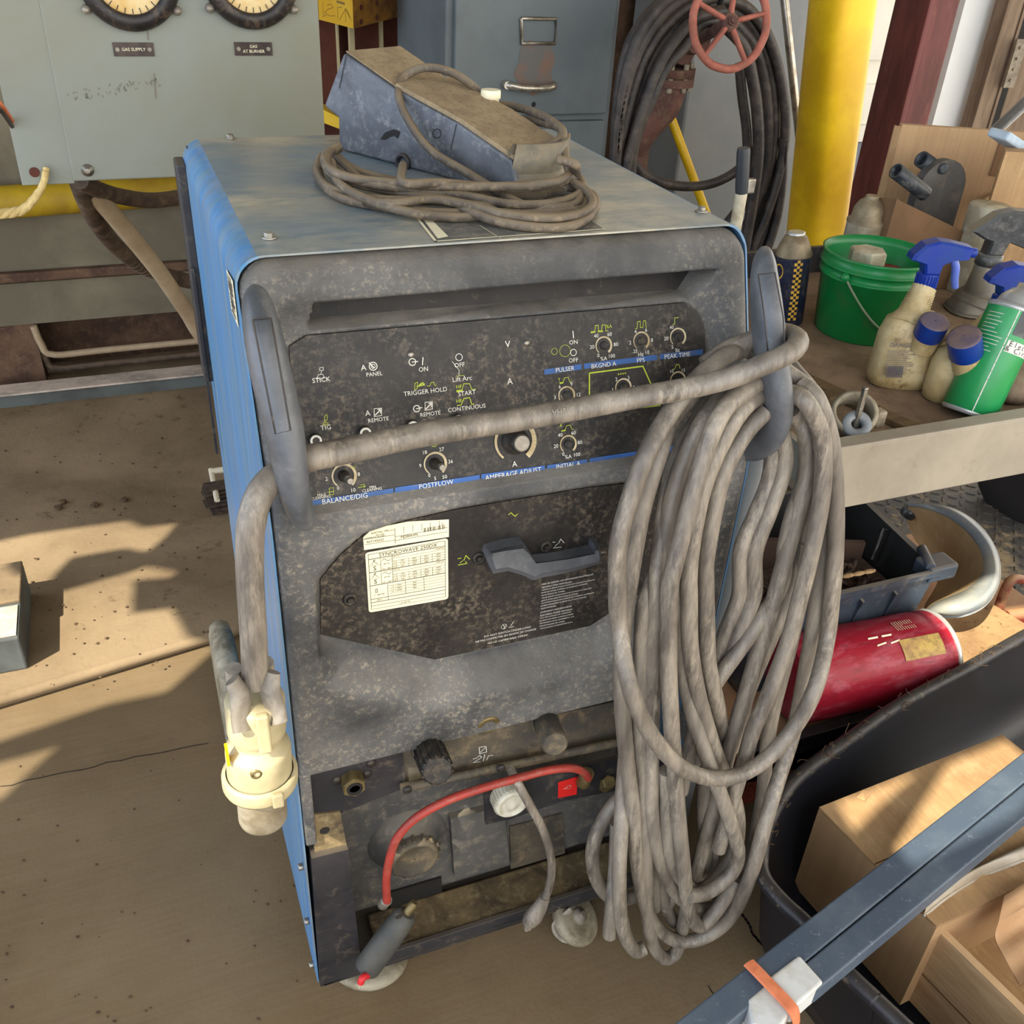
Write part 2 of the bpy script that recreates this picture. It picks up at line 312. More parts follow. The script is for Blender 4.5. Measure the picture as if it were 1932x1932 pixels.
def thing(name, label, cat_, loc, group=None):
    o = bpy.data.objects.new(name, None); col.objects.link(o); o.location = V(loc); o.empty_display_size = .05
    o['label'] = label; o['category'] = cat_
    if group: o['group'] = group
    return o
def tag(o, label, cat_, group=None, kind=None):
    o['label'] = label; o['category'] = cat_
    if group: o['group'] = group
    if kind: o['kind'] = kind
    return o
def struct(name, mb, m, label):
    o = mb.build(name, m); o['kind'] = 'structure'; o['label'] = label; o['category'] = name.split('_')[0]; return o
def inpoly(x, y, P):
    c = False; j = len(P)-1
    for i in range(len(P)):
        if (P[i][1] > y) != (P[j][1] > y) and x < (P[j][0]-P[i][0])*(y-P[i][1])/(P[j][1]-P[i][1])+P[i][0]: c = not c
        j = i
    return c
def dpoly(x, y, P):
    best = 9
    for i in range(len(P)):
        ax, ay = P[i-1]; bx, by = P[i]; dx, dy = bx-ax, by-ay
        t = max(0, min(1, ((x-ax)*dx+(y-ay)*dy)/(dx*dx+dy*dy+1e-12)))
        best = min(best, math.hypot(x-ax-dx*t, y-ay-dy*t))
    return best
def ss(t): t = max(0, min(1, t)); return t*t*(3-2*t)
# ================================================================ WELDING MACHINE
wm = thing('welding_machine', 'large blue and black welding power source on casters in the centre', 'welding machine', (W/2, .3, 0))
# --- sheet metal cover: left side, lid, right side
mb = MB(); YB = .62; rc = .03; per = []
z0 = .062
for z in [z0+(TOP-rc-z0)*k/40 for k in range(41)]: per.append((0-.003, z))
for k in range(1, 8): a = PI/2*k/8; per.append((rc-.003-rc*math.cos(a), TOP-rc+rc*math.sin(a)))
side_n = len(per)
topx = [rc-.003+(W+.006-2*rc)*k/30 for k in range(31)]
def yfront(z): return prof(min(z, 1.1))+.008
def strip(pts, name, m):
    b = MB(); cols = 12; th = V((0, 0, 0))
    rings = []
    for (x, z) in pts: rings.append([V((x, lerp(yfront(z), YB, j/cols), z)) for j in range(cols+1)])
    b.loft(rings, True, False, False); return b.build(name, m, wm)
lid = MB(); rr_ = []
for x in topx: rr_.append([V((x, lerp(yfront(TOP), YB, j/10), TOP)) for j in range(11)])
left_pts = per
def ribbon(pts, name, m):
    b = MB(); cols = 14; N = len(pts)
    outer = [[V((x, lerp(yfront(z), YB, j/cols), z)) for j in range(cols+1)] for (x, z) in pts]
    b.loft(outer, True, False, False)
    cx, cz = W/2, .6
    inner = [[V((x+(.002 if x < cx else -.002)*(abs(x-cx) > .25), p.y, z-(.002 if z > TOP-.02 else 0))) for p in r] for (x, z), r in zip(pts, outer)]
    b.loft(inner, True, False, False)
    b.loft([[r[0] for r in outer], [r[0] for r in inner]], False, False, False); b.loft([[r[-1] for r in outer], [r[-1] for r in inner]], False, False, False)
    return b.build(name, m, wm)
right_pts = [(W-x, z) for x, z in per]
ribbon(left_pts, 'side_panel', m_blue)
ribbon(right_pts, 'side_panel', m_blue)
ribbon([left_pts[-1]]+[(x, TOP) for x in topx]+[right_pts[-1]], 'lid', m_bluetop)
# rear plate
mb = MB(); mb.box((W/2, YB-.006, .59), (W-.008, .012, 1.03)); mb.build('rear_panel', m_black, wm)
mb = MB(); mb.box((-.008, YB-.02, .93), (.014, .05, .32), bev=.003); mb.box((-.012, YB-.05, .80), (.004, .006, .3)); mb.build('rear_trim', m_black, wm)
# lid screws
for (x, y) in [(435, 262), (508, 450), (1323, 400), (560, 262)][:3]:
    p = atz(x, y, TOP); mb = MB()
    mb.cyl(p, p+V((0, 0, .002)), .0075, 16); mb.cyl(p+V((0, 0, .001)), p+V((0, 0, .0065)), .0048, 6, smooth=False); mb.build('lid_screw', m_steel, wm)
# worn label on the lid
mb = MB(); Z = TOP+.0008
q = [atz(x, y, Z) for x, y in [(785, 408), (1085, 395), (1140, 432), (822, 455)]]
mb.stroke([q[0], q[3], q[2]], .003, (0, 0, 1)); mb.stroke([atz(905, 425, Z), atz(945, 450, Z)], .001, (0, 0, 1))
mb.quad(atz(797, 412, Z), atz(812, 412, Z), atz(846, 446, Z), atz(826, 450, Z)); mb.build('worn_label', m_label, wm, 'worn white outline label')
mb = MB(); mb.quad(*[p-V((0, 0, .0004)) for p in q]); mb.build('label_film', m_film, wm, 'dark film of the lid label')
# sticker on the left side
mb = MB(); X0 = -.0042
sq = [atx(x, y, X0) for x, y in [(427, 508), (439, 530), (450, 618), (437, 588)]]
mb.quad(*sq); mb.build('side_sticker', m_label, wm, 'white sticker with small black print')
mb = MB(); random.seed(3)
for k in range(26):
    t = .06+.9*k/26; a = sq[0].lerp(sq[3], t); b = sq[1].lerp(sq[2], t)
    s0 = random.uniform(.1, .3); s1 = random.uniform(.5, .9)
    mb.stroke([a.lerp(b, s0)+V((-.0006, 0, 0)), a.lerp(b, s1)+V((-.0006, 0, 0))], random.uniform(.0006, .0016), (-1, 0, 0))
mb.build('sticker_print', m_ink, wm)
# --- moulded front bezel (sculpted height field)
def F2(px, off=0.): p = onf(px[0], px[1], off); return (p.x, p.z)
O1 = [F2(p, .0) for p in [(470, 600), (520, 560), (580, 548), (1000, 516), (1335, 484), (1378, 506), (1394, 560), (1402, 700), (1400, 850), (1215, 872), (585, 972), (520, 900)]]
I1 = [F2(p, .018) for p in [(545, 652), (578, 632), (1290, 570), (1316, 588), (1328, 622), (1330, 842), (1215, 862), (585, 955), (556, 800)]]
R0 = [F2(p, .03) for p in [(583, 556), (1335, 492), (1292, 557), (576, 614)]]
LP = [F2(p, .03) for p in [(605, 1196), (604, 1092), (640, 1048), (690, 1005), (760, 982), (860, 960), (1180, 925)]]
LPB = [F2(p, .03) for p in [(905, 1240), (820, 1243)]]
I2 = [LP[0]]+LP[1:]+[(W-x, z) for x, z in LP[::-1][1:]]+[LPB[0], LPB[1]]
# keep symmetric top
I2 = [LP[0]]+LP[1:6]+[(W-x, z) for x, z in LP[1:6][::-1]]+[(W-LP[0][0], LP[0][1]), (W-LPB[1][0], LPB[1][1]), LPB[1]]
cx2 = sum(p[0] for p in I2)/len(I2)
def grow(p):
    x, z = p
    ztop = max(q[1] for q in I2)
    return (x+(-.012 if x < cx2 else .012), z+(.022 if z > .73 else -.06))
O2 = [grow(p) for p in I2]
ZB = .503
def bez(x, z):
    y = prof(z)
    de = min(x, W-x, 1.109-z, z-ZB+.03)
    cr = .034
    if 1.109-z < cr and min(x, W-x) < cr:
        de = cr-math.hypot(cr-(1.109-z), cr-min(x, W-x))
    r = .013
    if de < r: y += r-math.sqrt(max(0, r*r-(r-max(de, 0))**2))
    if inpoly(x, z, O1):
        if inpoly(x, z, I1): y += .02
        else:
            a = dpoly(x, z, O1); b = dpoly(x, z, I1); y += .018*ss(a/(a+b+1e-9))
    if inpoly(x, z, R0): y += .05*min(1, dpoly(x, z, R0)/.003)
    if inpoly(x, z, O2):
        if inpoly(x, z, I2): y += .032
        else:
            a = dpoly(x, z, O2); b = dpoly(x, z, I2); y += .030*ss(a/(a+b+1e-9))
    return y
mb = MB(); NX, NZ = 230, 240; rings = []
for j in range(NZ+1):
    z = ZB+(1.109-ZB)*j/NZ; row = []
    for i in range(NX+1):
        x = W*i/NX; xx, zz = x, z; cr = .034
        if 1.109-z < cr and min(x, W-x) < cr:
            cxx = cr if x < W/2 else W-cr; d = math.hypot(x-cxx, z-(1.109-cr))
            if d > cr: xx = cxx+(x-cxx)*cr/d; zz = 1.109-cr+(z-1.109+cr)*cr/d
        row.append(V((xx, bez(xx, zz), zz)))
    rings.append(row)
mb.loft(rings, True, False, False)
# returns of the shell
edge = [r[0] for r in rings]+rings[-1][1:]+[r[-1] for r in rings[::-1]][1:]
mb.loft([edge, [V((p.x, p.y+.03, p.z)) for p in edge]], True, False, False)
bot = rings[0]; mb.loft([bot, [V((p.x, .06, p.z)) for p in bot]], False, False, False)
mb.box((.007, .014, .438), (.0135, .026, .13), bev=.002); mb.box((W-.007, .014, .438), (.0135, .026, .13), bev=.002)
bezel = mb.build('front_bezel', m_bezel, wm)
rc0 = (sum(p[0] for p in R0)/4, sum(p[1] for p in R0)/4)
mb = MB(); mb.add([V((lerp(x, rc0[0], .012), prof(z)+.0455, lerp(z, rc0[1], .06))) for x, z in R0], [[0, 1, 2, 3]]); mb.build('recess_shade_plate', m_recess, wm, 'dark dusty plate with the shade of the recess above the panel in its colour')  # dark plate added in the recess, its shade put into the colour
# --- control panel (printed film) in the sloping recess
PO = .0155
def cp(x, y, o=0.): return onf(x, y, PO-o)
mb = MB()
I1p = [V((x, prof(z)+PO, z)) for x, z in I1]
mb.prism(I1p, V((0, .003, 0)))
cpanel = mb.build('control_panel', m_panelblk, wm)
UXF = V((1, 0, 0)); UZF = V((0, .351, .936)); NF = V((0, -.936, .351))
def psz(x, y, px): return px*(cp(x, y)-CAM).dot(FW)/FL
def T(m, s, x, y, h, al='C', lift=.0009):
    h = h*.88 if h >= 9.5 and len(s) > 2 else h
    m.text(s, cp(x, y, lift), UXF, UZF, psz(x, y, h)*1.42, al)
wt = MB(); gt = MB(); bs = MB()
for s, x, y, h in [('STICK', 606, 717, 9), ('A', 686, 694, 10.5), ('PANEL', 706, 706, 7.5), ('ON', 799, 697, 8.5), ('OFF', 867, 689, 8.5), ('Lift Arc', 872, 715, 9),
                   ('V', 958, 650, 12), ('A', 962, 720, 12), ('TRIGGER HOLD', 803, 739, 8.5), ('START', 881, 742, 8.5), ('CONTINUOUS', 881, 770, 8), ('A', 694, 780, 10.5),
                   ('REMOTE', 714, 792, 7.5), ('REMOTE', 812, 781, 7.5), ('TIG', 615, 807, 9), ('A', 971, 876, 10.5), ('ON', 1082, 646, 8), ('OFF', 1082, 680, 8),
                   ('BALANCE/DIG', 651, 941, 11), ('POSTFLOW', 823, 914, 10.5), ('AMPERAGE ADJUST', 969, 894, 10.5), ('INITIAL A', 1072, 878, 9.5),
                   ('PULSER', 1066, 697, 9.5), ('BKGND A', 1139, 689, 9.5), ('PPS', 1209, 680, 9.5), ('PEAK TIME', 1278, 671, 9.5),
                   ('MAX', 607, 934, 5.5), ('CLEANING', 605, 939, 5.5), ('MIN', 703, 919, 5), ('CLEANING', 702, 924, 5.5),
                   ('2', 616, 904, 7), ('4', 629, 875, 7), ('6', 660, 873, 7), ('8', 677, 895, 7), ('0', 638, 921, 7), ('10', 666, 925, 7),
                   ('9', 793, 879, 7), ('18', 801, 854, 7), ('27', 833, 848, 7), ('36', 850, 871, 7), ('0', 810, 897, 7), ('S', 821, 903, 7), ('50', 839, 900, 7),
                   ('0', 1063, 857, 7), ('%A', 1072, 862, 7.5), ('100', 1088, 858, 7), ('80', 1094, 835, 7), ('60', 1082, 817, 7), ('40', 1057, 821, 7), ('20', 1049, 842, 7),
                   ('0', 1129, 671, 7), ('%A', 1139, 677, 7.5), ('100', 1154, 672, 7), ('80', 1162, 650, 7), ('60', 1150, 631, 7), ('40', 1125, 634, 7), ('20', 1117, 655, 7),
                   ('.25', 1198, 663, 6.5), ('Hz', 1209, 669, 7.5), ('10', 1221, 665, 7), ('8', 1230, 642, 7), ('6', 1219, 623, 7), ('4', 1199, 626, 7), ('2', 1189, 647, 7),
                   ('20', 1257, 639, 7), ('5', 1269, 655, 7), ('40', 1267, 618, 6.5), ('%t', 1278, 661, 7),
                   ('3', 1047, 750, 7), ('6', 1056, 730, 7), ('9', 1078, 725, 7), ('12', 1091, 745, 7),
                   ('1', 1156, 736, 7), ('2', 1163, 716, 7), ('3', 1186, 713, 7), ('4', 1195, 731, 7), ('10', 1267, 701, 6.5), ('15', 1289, 699, 6.5), ('5', 1259, 723, 6.5)]:
    T(wt, s, x, y, h, lift=.0016 if h in (11, 10.5, 9.5) and s not in ('A',) else .0009)
for s, x, y, h in [('HF', 866, 730, 7), ('HF', 866, 757, 7), ('12', 821, 837, 7), ('%A', 1149, 616, 6.5), ('A', 1058, 803, 6), ('T', 1055, 717, 6), ('AC', 667, 882, 4.5)]: T(gt, s, x, y, h)
def L(m, pts, w=1.1, lift=.0008, closed=False): m.stroke([cp(x, y, lift) for x, y in pts], psz(pts[0][0], pts[0][1], w), NF, closed=closed)
def circ(m, x, y, r, w=1.2, a0=0, a1=360, n=26, w2=None, lift=.0008):
    c = cp(x, y, lift); R_ = psz(x, y, r); P = []
    for k in range(n+1):
        a = math.radians(a0+(a1-a0)*k/n); P.append(c+UXF*math.sin(a)*R_+UZF*math.cos(a)*R_)
    for k in range(n):
        ww = psz(x, y, lerp(w, w2 or w, k/n)); a = P[k]; b = P[k+1]
        t = (b-a).normalized(); q = t.cross(NF).normalized()*ww/2; m.add([a-q, b-q, b+q, a+q], [[0, 1, 2, 3]])
# pictograms
L(wt, [(798, 675), (797, 688)], 1.8); L(wt, [(1081, 625), (1082, 637)], 1.8); circ(wt, 778, 683, 6.5, 1.6); L(wt, [(778, 683), (788, 682)], 1.6)
circ(wt, 866, 674, 6.5, 1.2); circ(wt, 704, 691, 7.5, 1.6); circ(wt, 704, 691, 4, 1.2); L(wt, [(697, 685), (705, 693)], 2)
for (x, y) in [(713, 778), (809, 766)]:
    L(wt, [(x-7, y-7), (x+7, y-8), (x+7, y+6), (x-7, y+8)], 1.1, closed=True); L(wt, [(x-5, y+5), (x+4, y-4)], 2); L(wt, [(x, y-5), (x+5, y-6), (x+5, y+1)], 1.6)
circ(wt, 786, 771, 6, 1.6); L(wt, [(786, 771), (796, 769)], 1.6)
L(wt, [(603, 694), (610, 693), (610, 699), (603, 699)], .8, closed=True); L(wt, [(607, 699), (605, 706)], .8); L(wt, [(598, 713), (601, 707), (609, 706), (612, 712)], .8); L(wt, [(597, 715), (613, 713)], .8)
L(gt, [(615, 782), (618, 784), (617, 792), (613, 794), (612, 788)], .9, closed=True); L(gt, [(609, 801), (613, 796), (619, 799), (619, 801)], 1, closed=True)
L(wt, [(853, 682), (866, 698), (866, 708)], .9); L(gt, [(860, 710), (876, 708)], .9)
L(gt, [(783, 723), (788, 721), (787, 734), (782, 735)], 1, closed=True); L(gt, [(787, 729), (800, 726)], 2.2); L(gt, [(792, 726), (797, 722), (800, 725)], 2.6); L(gt, [(806, 728), (811, 728), (813, 722), (818, 721), (820, 727), (823, 727)], 1)
L(gt, [(863, 738), (871, 737)], 4); L(gt, [(871, 737), (875, 724), (886, 724), (890, 735), (897, 734)], 1.3)
L(gt, [(863, 765), (870, 764), (875, 752), (886, 750), (890, 763), (894, 762)], 1.6)
L(gt, [(1115, 627), (1122, 626), (1123, 614), (1129, 614), (1129, 625), (1135, 625), (1136, 613), (1142, 613), (1143, 625), (1147, 624)], 1)
L(gt, [(1116, 627), (1122, 626)], 3); L(gt, [(1129, 625), (1136, 625)], 3)
L(gt, [(1199, 620), (1202, 620), (1203, 607), (1208, 606), (1208, 618), (1213, 618), (1214, 605), (1218, 605), (1219, 618)], 1)
L(gt, [(1270, 612), (1273, 611), (1273, 600), (1280, 599)], 1); L(gt, [(1056, 722), (1062, 721), (1065, 713), (1072, 712), (1075, 721), (1078, 721)], 1); L(gt, [(1057, 723), (1062, 722)], 2.6)
L(gt, [(1060, 812), (1066, 811), (1069, 803), (1076, 802), (1079, 810), (1082, 810)], 1); L(gt, [(1060, 813), (1066, 812)], 2.4)
L(gt, [(1269, 697), (1273, 696), (1276, 688), (1281, 688), (1283, 695)], 1); L(wt, [(649, 868), (660, 866), (660, 860), (668, 865)], .8)
L(gt, [(815, 842), (818, 834), (824, 834), (821, 843)], 1, closed=True); L(gt, [(618, 929), (630, 927)], .8); L(gt, [(621, 921), (629, 920), (629, 933), (622, 934)], .8, closed=True); L(gt, [(676, 920), (690, 917)], .8); L(gt, [(680, 915), (687, 914), (687, 921)], .8)
for k in range(4): circ(gt, 1167+k*4.3, 706-k*.6, 1, 1.6, n=8)
L(gt, [(1112, 758), (1112, 704), (1213, 691), (1232, 733), (1245, 765)], 2.6); L(gt, [(1112, 758), (1112, 780), (1245, 765)], 2.2)
circ(wt, 1082, 665, 6, 1.3)
for x, y, r in [(1066, 662, 11), (1046, 663, 6)]: circ(gt, x, y, r, .7)
wt.build('panel_lettering', m_white, cpanel); gt.build('panel_symbols', m_green, cpanel, 'lime green pulse and torch symbols')
# blue strips
for seg_ in [((585, 950), (742, 926)), ((745, 925), (905, 901)), ((908, 900), (1028, 883)), ((1032, 883), (1108, 871)), ((1112, 870), (1330, 837))]:
    (xa, ya), (xb, yb) = seg_
    bs.quad(cp(xa, ya-5, .0005), cp(xb, yb-5, .0005), cp(xb, yb+6, .0005), cp(xa, ya+6, .0005))
for seg_ in [((1027, 702), (1097, 692)), ((1102, 691), (1240, 674)), ((1245, 673), (1326, 664))]:
    (xa, ya), (xb, yb) = seg_
    bs.quad(cp(xa, ya-5, .0005), cp(xb, yb-5, .0005), cp(xb, yb+5, .0005), cp(xa, ya+5, .0005))
bs.quad(cp(575, 846, .0005), cp(700, 828, .0005), cp(700, 836, .0005), cp(575, 856, .0005))
bs.build('panel_stripe', m_bluestrip, cpanel, 'blue printed stripes')
# control knobs, each with its printed scale ring
def knob(x, y, rr, kr, kl, capm, side=None):
    rb = MB(); circ(rb, x, y, rr, rr*.1, 222, 505, 30, rr*.28, lift=.0007); rb.build('scale_ring', m_ring, cpanel, 'cream scale ring')
    kb = MB(); c = cp(x, y); r = psz(x, y, kr); Lk = kl
    kb.lathe(c, NF, [(r*1.25, 0), (r*1.25, .0015), (r, .003), (r*.94, Lk-.002), (r*.8, Lk)], 24)
    k = kb.build('knob', m_knob, wm)
    if capm:
        c2 = MB(); e = c+NF*Lk; c2.lathe(e, NF, [(r*.74, 0), (r*.74, .0012), (r*.66, .0018)], 24); c2.build('knob_cap', m_knobcap, k, 'worn bare metal cap')
knob(649, 898, 22, 9, .022, False); knob(821, 875, 21, 9, .024, False); knob(972, 832, 39, 21, .02, True)
for x, y in [(1072, 838), (1139, 652), (1210, 643), (1279, 636), (1069, 746), (1176, 731), (1279, 718)]: knob(x, y, 16, 6.5, .004, False)
for x, y in [(658, 909), (828, 884)]:
    mb = MB(); c = cp(x-6, y-8); r = psz(x, y, 6); mb.cyl(c, c+NF*.026, r, 16); mb.build('shaft', m_knobcap, wm, 'bare metal knob shaft')
for x, y in [(594, 830), (687, 816), (776, 804), (862, 793)]:
    mb = MB(); c = cp(x, y); r = psz(x, y, 13); mb.lathe(c, NF, [(r, 0), (r, .006), (r*.9, .008)], 24); k = mb.build('push_button', m_knob, wm)
    mb = MB(); mb.lathe(c+NF*.008, NF, [(r*.86, 0), (r*.8, .0014), (r*.6, .0014), (r*.52, 0)], 24, cap=False); mb.build('button_ring', m_white, k, 'white ring')
for x, y in [(775, 669), (994, 647)]:
    mb = MB(); c = cp(x, y); mb.lathe(c, NF, [(.0035, 0), (.0033, .0012), (.0012, .0016)], 16); mb.build('panel_screw', m_steel, wm)
# --- lower label panel
LY = .0285
def lp(x, y, o=0.): return aty(x, y, LY-o)
mb = MB(); mb.prism([V((x, LY, z)) for x, z in I2], V((0, .002, 0))); lpanel = mb.build('label_panel', m_panelblk, wm)
NL = V((0, -1, 0)); UZ = V((0, 0, 1)); UX = V((1, 0, 0))
def lsz(x, y, px): return px*(lp(x, y)-CAM).dot(FW)/FL
mb = MB()
mb.add([lp(x, y, .0008) for x, y in [(685, 1014), (697, 1003), (730, 992), (770, 984), (847, 980), (847, 1013), (687, 1038)]], [[0, 1, 2, 3, 4, 5, 6]])
serial = mb.build('serial_label', m_label, wm, 'cream serial number label')
q = [(687, 1044), (846, 1015), (846, 1134), (694, 1157)]
q = [(689, 1043), (845, 1015), (846, 1130), (696, 1156)]
def uv(u, v, o=.001):
    a = (lerp(q[0][0], q[1][0], u), lerp(q[0][1], q[1][1], u)); b = (lerp(q[3][0], q[2][0], u), lerp(q[3][1], q[2][1], u))
    return lp(lerp(a[0], b[0], v), lerp(a[1], b[1], v), o)
mb = MB(); P = []
for (u, v, a0) in [(.04, .04, 180), (.96, .04, 270), (.96, .96, 0), (.04, .96, 90)]:
    for k in range(5):
        a = math.radians(a0+90*k/4); P.append(uv(u+.04*math.cos(a), v+.04*math.sin(a), .0008))
mb.add(P, [list(range(len(P)))]); rating = mb.build('rating_label', m_label, wm, 'cream rating plate label with ruled table')
ink = MB()
def IL(u0, v0, u1, v1, w): ink.stroke([uv(u0, v0), uv(u1, v1)], lsz(760, 1080, w), NL)
for v, w in [(.04, .9), (.125, 1.3), (.345, 1.4), (.565, 1.4), (.79, 1.1), (.845, 1.2), (.9, .8), (.955, .6)]: IL(.035, v, .965, v, w)
IL(.035, .04, .035, .955, .9); IL(.965, .04, .965, .955, .9); IL(.18, .125, .18, .565, .7); IL(.32, .125, .32, .565, .9); IL(.25, .565, .25, .845, .7); IL(.47, .565, .47, .79, .7); IL(.7, .565, .7, .79, .7)
for b0 in (.125, .345):
    IL(.32, b0+.05, .965, b0+.05, .5)
    for k in (1, 2, 3): IL(.32, b0+.05+.043*k, .965, b0+.05+.043*k, .5)
    for u in (.37, .52, .665, .81): IL(u, b0+.09, u, b0+.22, .6)
    IL(.035, b0+.11, .18, b0+.11, .5)
for k in range(1, 5): IL(.25, .565+.045*k, .965, .565+.045*k, .5)
def IT(s, u, v, h, al='C', o=.0012): ink.text(s, uv(u, v, o), UX, UZ, lsz(760, 1080, h)*1.4, al)
IT('SYNCROWAVE 250DX', .52, .085, 8)
for b0 in (.125, .345):
    IT('S', .105, b0+.165, 10); IT('60 Hz', .25, b0+.115, 3.4); IT('U0 = 80V', .25, b0+.2, 3.4); IT('5A/10V', .37, b0+.026, 3); IT('310A/32V', .9, b0+.026, 3)
    for k, (a, b_, c_) in enumerate([('25%', '310A', '32V'), ('40%', '250A', '30V'), ('60%', '200A', '28V'), ('100%', '150A', '26V')]):
        u = .445+.145*k
        IT(a, u, b0+.112, 3.4); IT(b_, u, b0+.155, 3.4); IT(c_, u, b0+.2, 3.4)
    for k, t_ in enumerate(['X', 'I2', 'U2']): IT(t_, .345, b0+.112+.044*k, 3.2)
    P_ = [uv(.2+.1*t/10, b0+.055-.018*math.sin(2*PI*t/10)) for t in range(11)]; ink.stroke(P_, .0005, NL); IL(.21, b0+.02, .3, b0+.02, .5)
    ink.stroke([uv(.07, b0+.09), uv(.1, b0+.04), uv(.115, b0+.025), uv(.1, b0+.02), uv(.095, b0+.04), uv(.14, b0+.09)], .0005, NL)
for k, (a, b_) in enumerate([('U1 = 230V', '96A'), ('U1 = 460V', '48A'), ('U1 = 575V', '38A')]): IT(a, .36, .63+.045*k, 3.4); IT(b_, .585, .63+.045*k, 3.4)
IT('1~ 60 Hz', .14, .73, 4); IT('IP23', .14, .818, 3.4); IT('1 ph 60 Hz', .45, .93, 3.6); ink.stroke([uv(.1, .63), uv(.1, .69), uv(.12, .69), uv(.12, .63)], .0006, NL, closed=True)
ink.build('label_print', m_ink, rating)
ink = MB()
def ST(s, x, y, h, al='C'): ink.text(s, lp(x, y, .0012), UX, UZ, lsz(x, y, h)*1.4, al)
ST('ELECTRIC MFG LLC', 723, 1003, 3.8); ST('WI USA', 717, 1009, 3.6); ST('ASSEMBLED IN USA', 706, 1014, 3.4); ST('907195032', 708, 1021, 5.4); ST('MJ280649L', 773, 1011, 5.6); ST('C', 835, 989, 5)
def SL(a, b, w=.7): ink.stroke([lp(a[0], a[1], .0012), lp(b[0], b[1], .0012)], lsz(760, 1010, w), NL)
SL((745, 997), (746, 1026)); SL((745, 1013), (845, 995)); SL((688, 1018), (745, 1009)); SL((688, 1028), (745, 1019)); SL((746, 1020), (845, 1003))
for x in (762, 779, 796, 812, 829): SL((x, 1006-(x-762)*.165), (x, 994-(x-762)*.165))
for k in range(22):
    if k % 5 != 3: x = 800+k*1.85; SL((x, 1003.5-(x-800)*.17+.5), (x, 997-(x-800)*.17), [.7, 1.3, .5][k % 3])
ink.build('label_print', m_ink, serial)
# warnings printed on the panel
wt = MB(); gt = MB()
def LT(m, s, x, y, h, al='C'): m.text(s, lp(x, y, .0008), UX, UZ, lsz(x, y, h)*1.4, al)
Ls = [('MISE EN GARDE: LES DÉCHARGES ÉLECTRIQUES', 1021, 1103, 4.2), ('PEUVENT ÊTRE MORTELLES.', 1021, 1109, 4.2), ("• NE PAS SE SERVIR D'UNE SOURCE DE COURANT ALTERNATIF", 1020, 1114, 3.3),
      ('DANS LES ZONES HUMIDES, LES ENDROITS CONFINÉS', 1020, 1119, 3.3), ('OU EN RISQUE DE TOMBER.', 1020, 1124, 3.3), ("• NE SE SERVIR D'UNE SOURCE DE COURANT ALTERNATIF", 1020, 1129, 3.3),
      ("QUE SI LE PROCÉDÉ DE SOUDAGE L'EXIGE.", 1020, 1134, 3.3), ("• SI L'UTILISATION D'UNE SOURCE DE COURANT ALTERNATIF", 1019, 1139, 3.3), ("S'AVÈRE NÉCESSAIRE, SE SERVIR DE LA FONCTION DE", 1019, 1144, 3.3),
      ('TÉLÉCOMMANDE.', 1019, 1149, 3.3), ('¡CUIDADO! UNA DESCARGA', 1018, 1156, 4.2), ('ELECTRICA PUEDE MATARLO.', 1018, 1162, 4.2), ('• NO USE LA SALIDA DE CORRIENTE', 1017, 1167, 3.3), ('ALTERNA EN AREAS HUMEDAS, SI ESTA', 1017, 1172, 3.3),
      ('RESTRINGIDO EN EL MOVIMIENTO, O SI', 1017, 1177, 3.3), ('ESTE EN PELIGRO DE CAERSE.', 1017, 1182, 3.3), ('• USE LA SALIDA CA SOLAMENTE SI LO', 1016, 1187, 3.3)]
for s, x, y, h in Ls: LT(wt, s, x+1, y, h*.86, 'L')
LT(wt, 'DO NOT SWITCH UNDER LOAD', 958, 1192, 4.6); LT(wt, 'NE PAS COMMUTER EN REGIME DE CHARGE', 955, 1199, 4.4); LT(wt, 'NO LO CAMBIE BAJO CARGA', 958, 1206, 4.4); LT(wt, 'KILL', 1139, 1042, 4)
def LC(m, x, y, r, w):
    m.stroke([lp(x, y, .0008)+V((math.sin(a*PI/9), 0, math.cos(a*PI/9)))*lsz(x, y, r) for a in range(19)], lsz(x, y, w), NL)
LC(wt, 951, 1182, 5.5, 1.1)
def LS(m, pts, w): m.stroke([lp(x, y, .0008) for x, y in pts], lsz(pts[0][0], pts[0][1], w), NL)
LS(wt, [(949, 1178), (953, 1186)], 1); LS(wt, [(955, 1178), (950, 1187)], 1); LS(wt, [(960, 1184), (969, 1182)], 1); LS(wt, [(964, 1180), (969, 1173)], 1)
LS(gt, [(960, 971), (964, 967), (968, 971), (972, 974), (976, 970)], 1.5); LS(gt, [(865, 1066), (881, 1063)], 1.5); LS(gt, [(864, 1054), (870, 1053)], 1.3); LS(gt, [(875, 1057), (879, 1048), (886, 1055)], 1.4); LS(gt, [(868, 1062), (873, 1058)], 1); LS(gt, [(878, 1059), (880, 1062)], 1)
LS(wt, [(1044, 1034), (1059, 1032)], 1); LS(wt, [(1043, 1023), (1047, 1023)], 1); LS(wt, [(1054, 1025), (1058, 1017), (1064, 1024)], 1); LS(wt, [(1047, 1031), (1052, 1026)], .8)
wt.build('panel_lettering', m_white, lpanel); gt.build('panel_symbols', m_green, lpanel, 'lime green polarity symbols')
for x, y, r in [(660, 1130, .0085), (903, 1052, .0085), (1029, 1031, .008)]:
    c = lp(x, y); mb = MB(); mb.lathe(c, NL, [(r, 0), (r*.95, .003), (r*.55, .0035), (r*.5, .0015)], 20); mb.lathe(c, NL, [(r*.5, .001), (r*.42, .0045)], 6, smooth=False); mb.build('mounting_bolt', m_knob, wm)
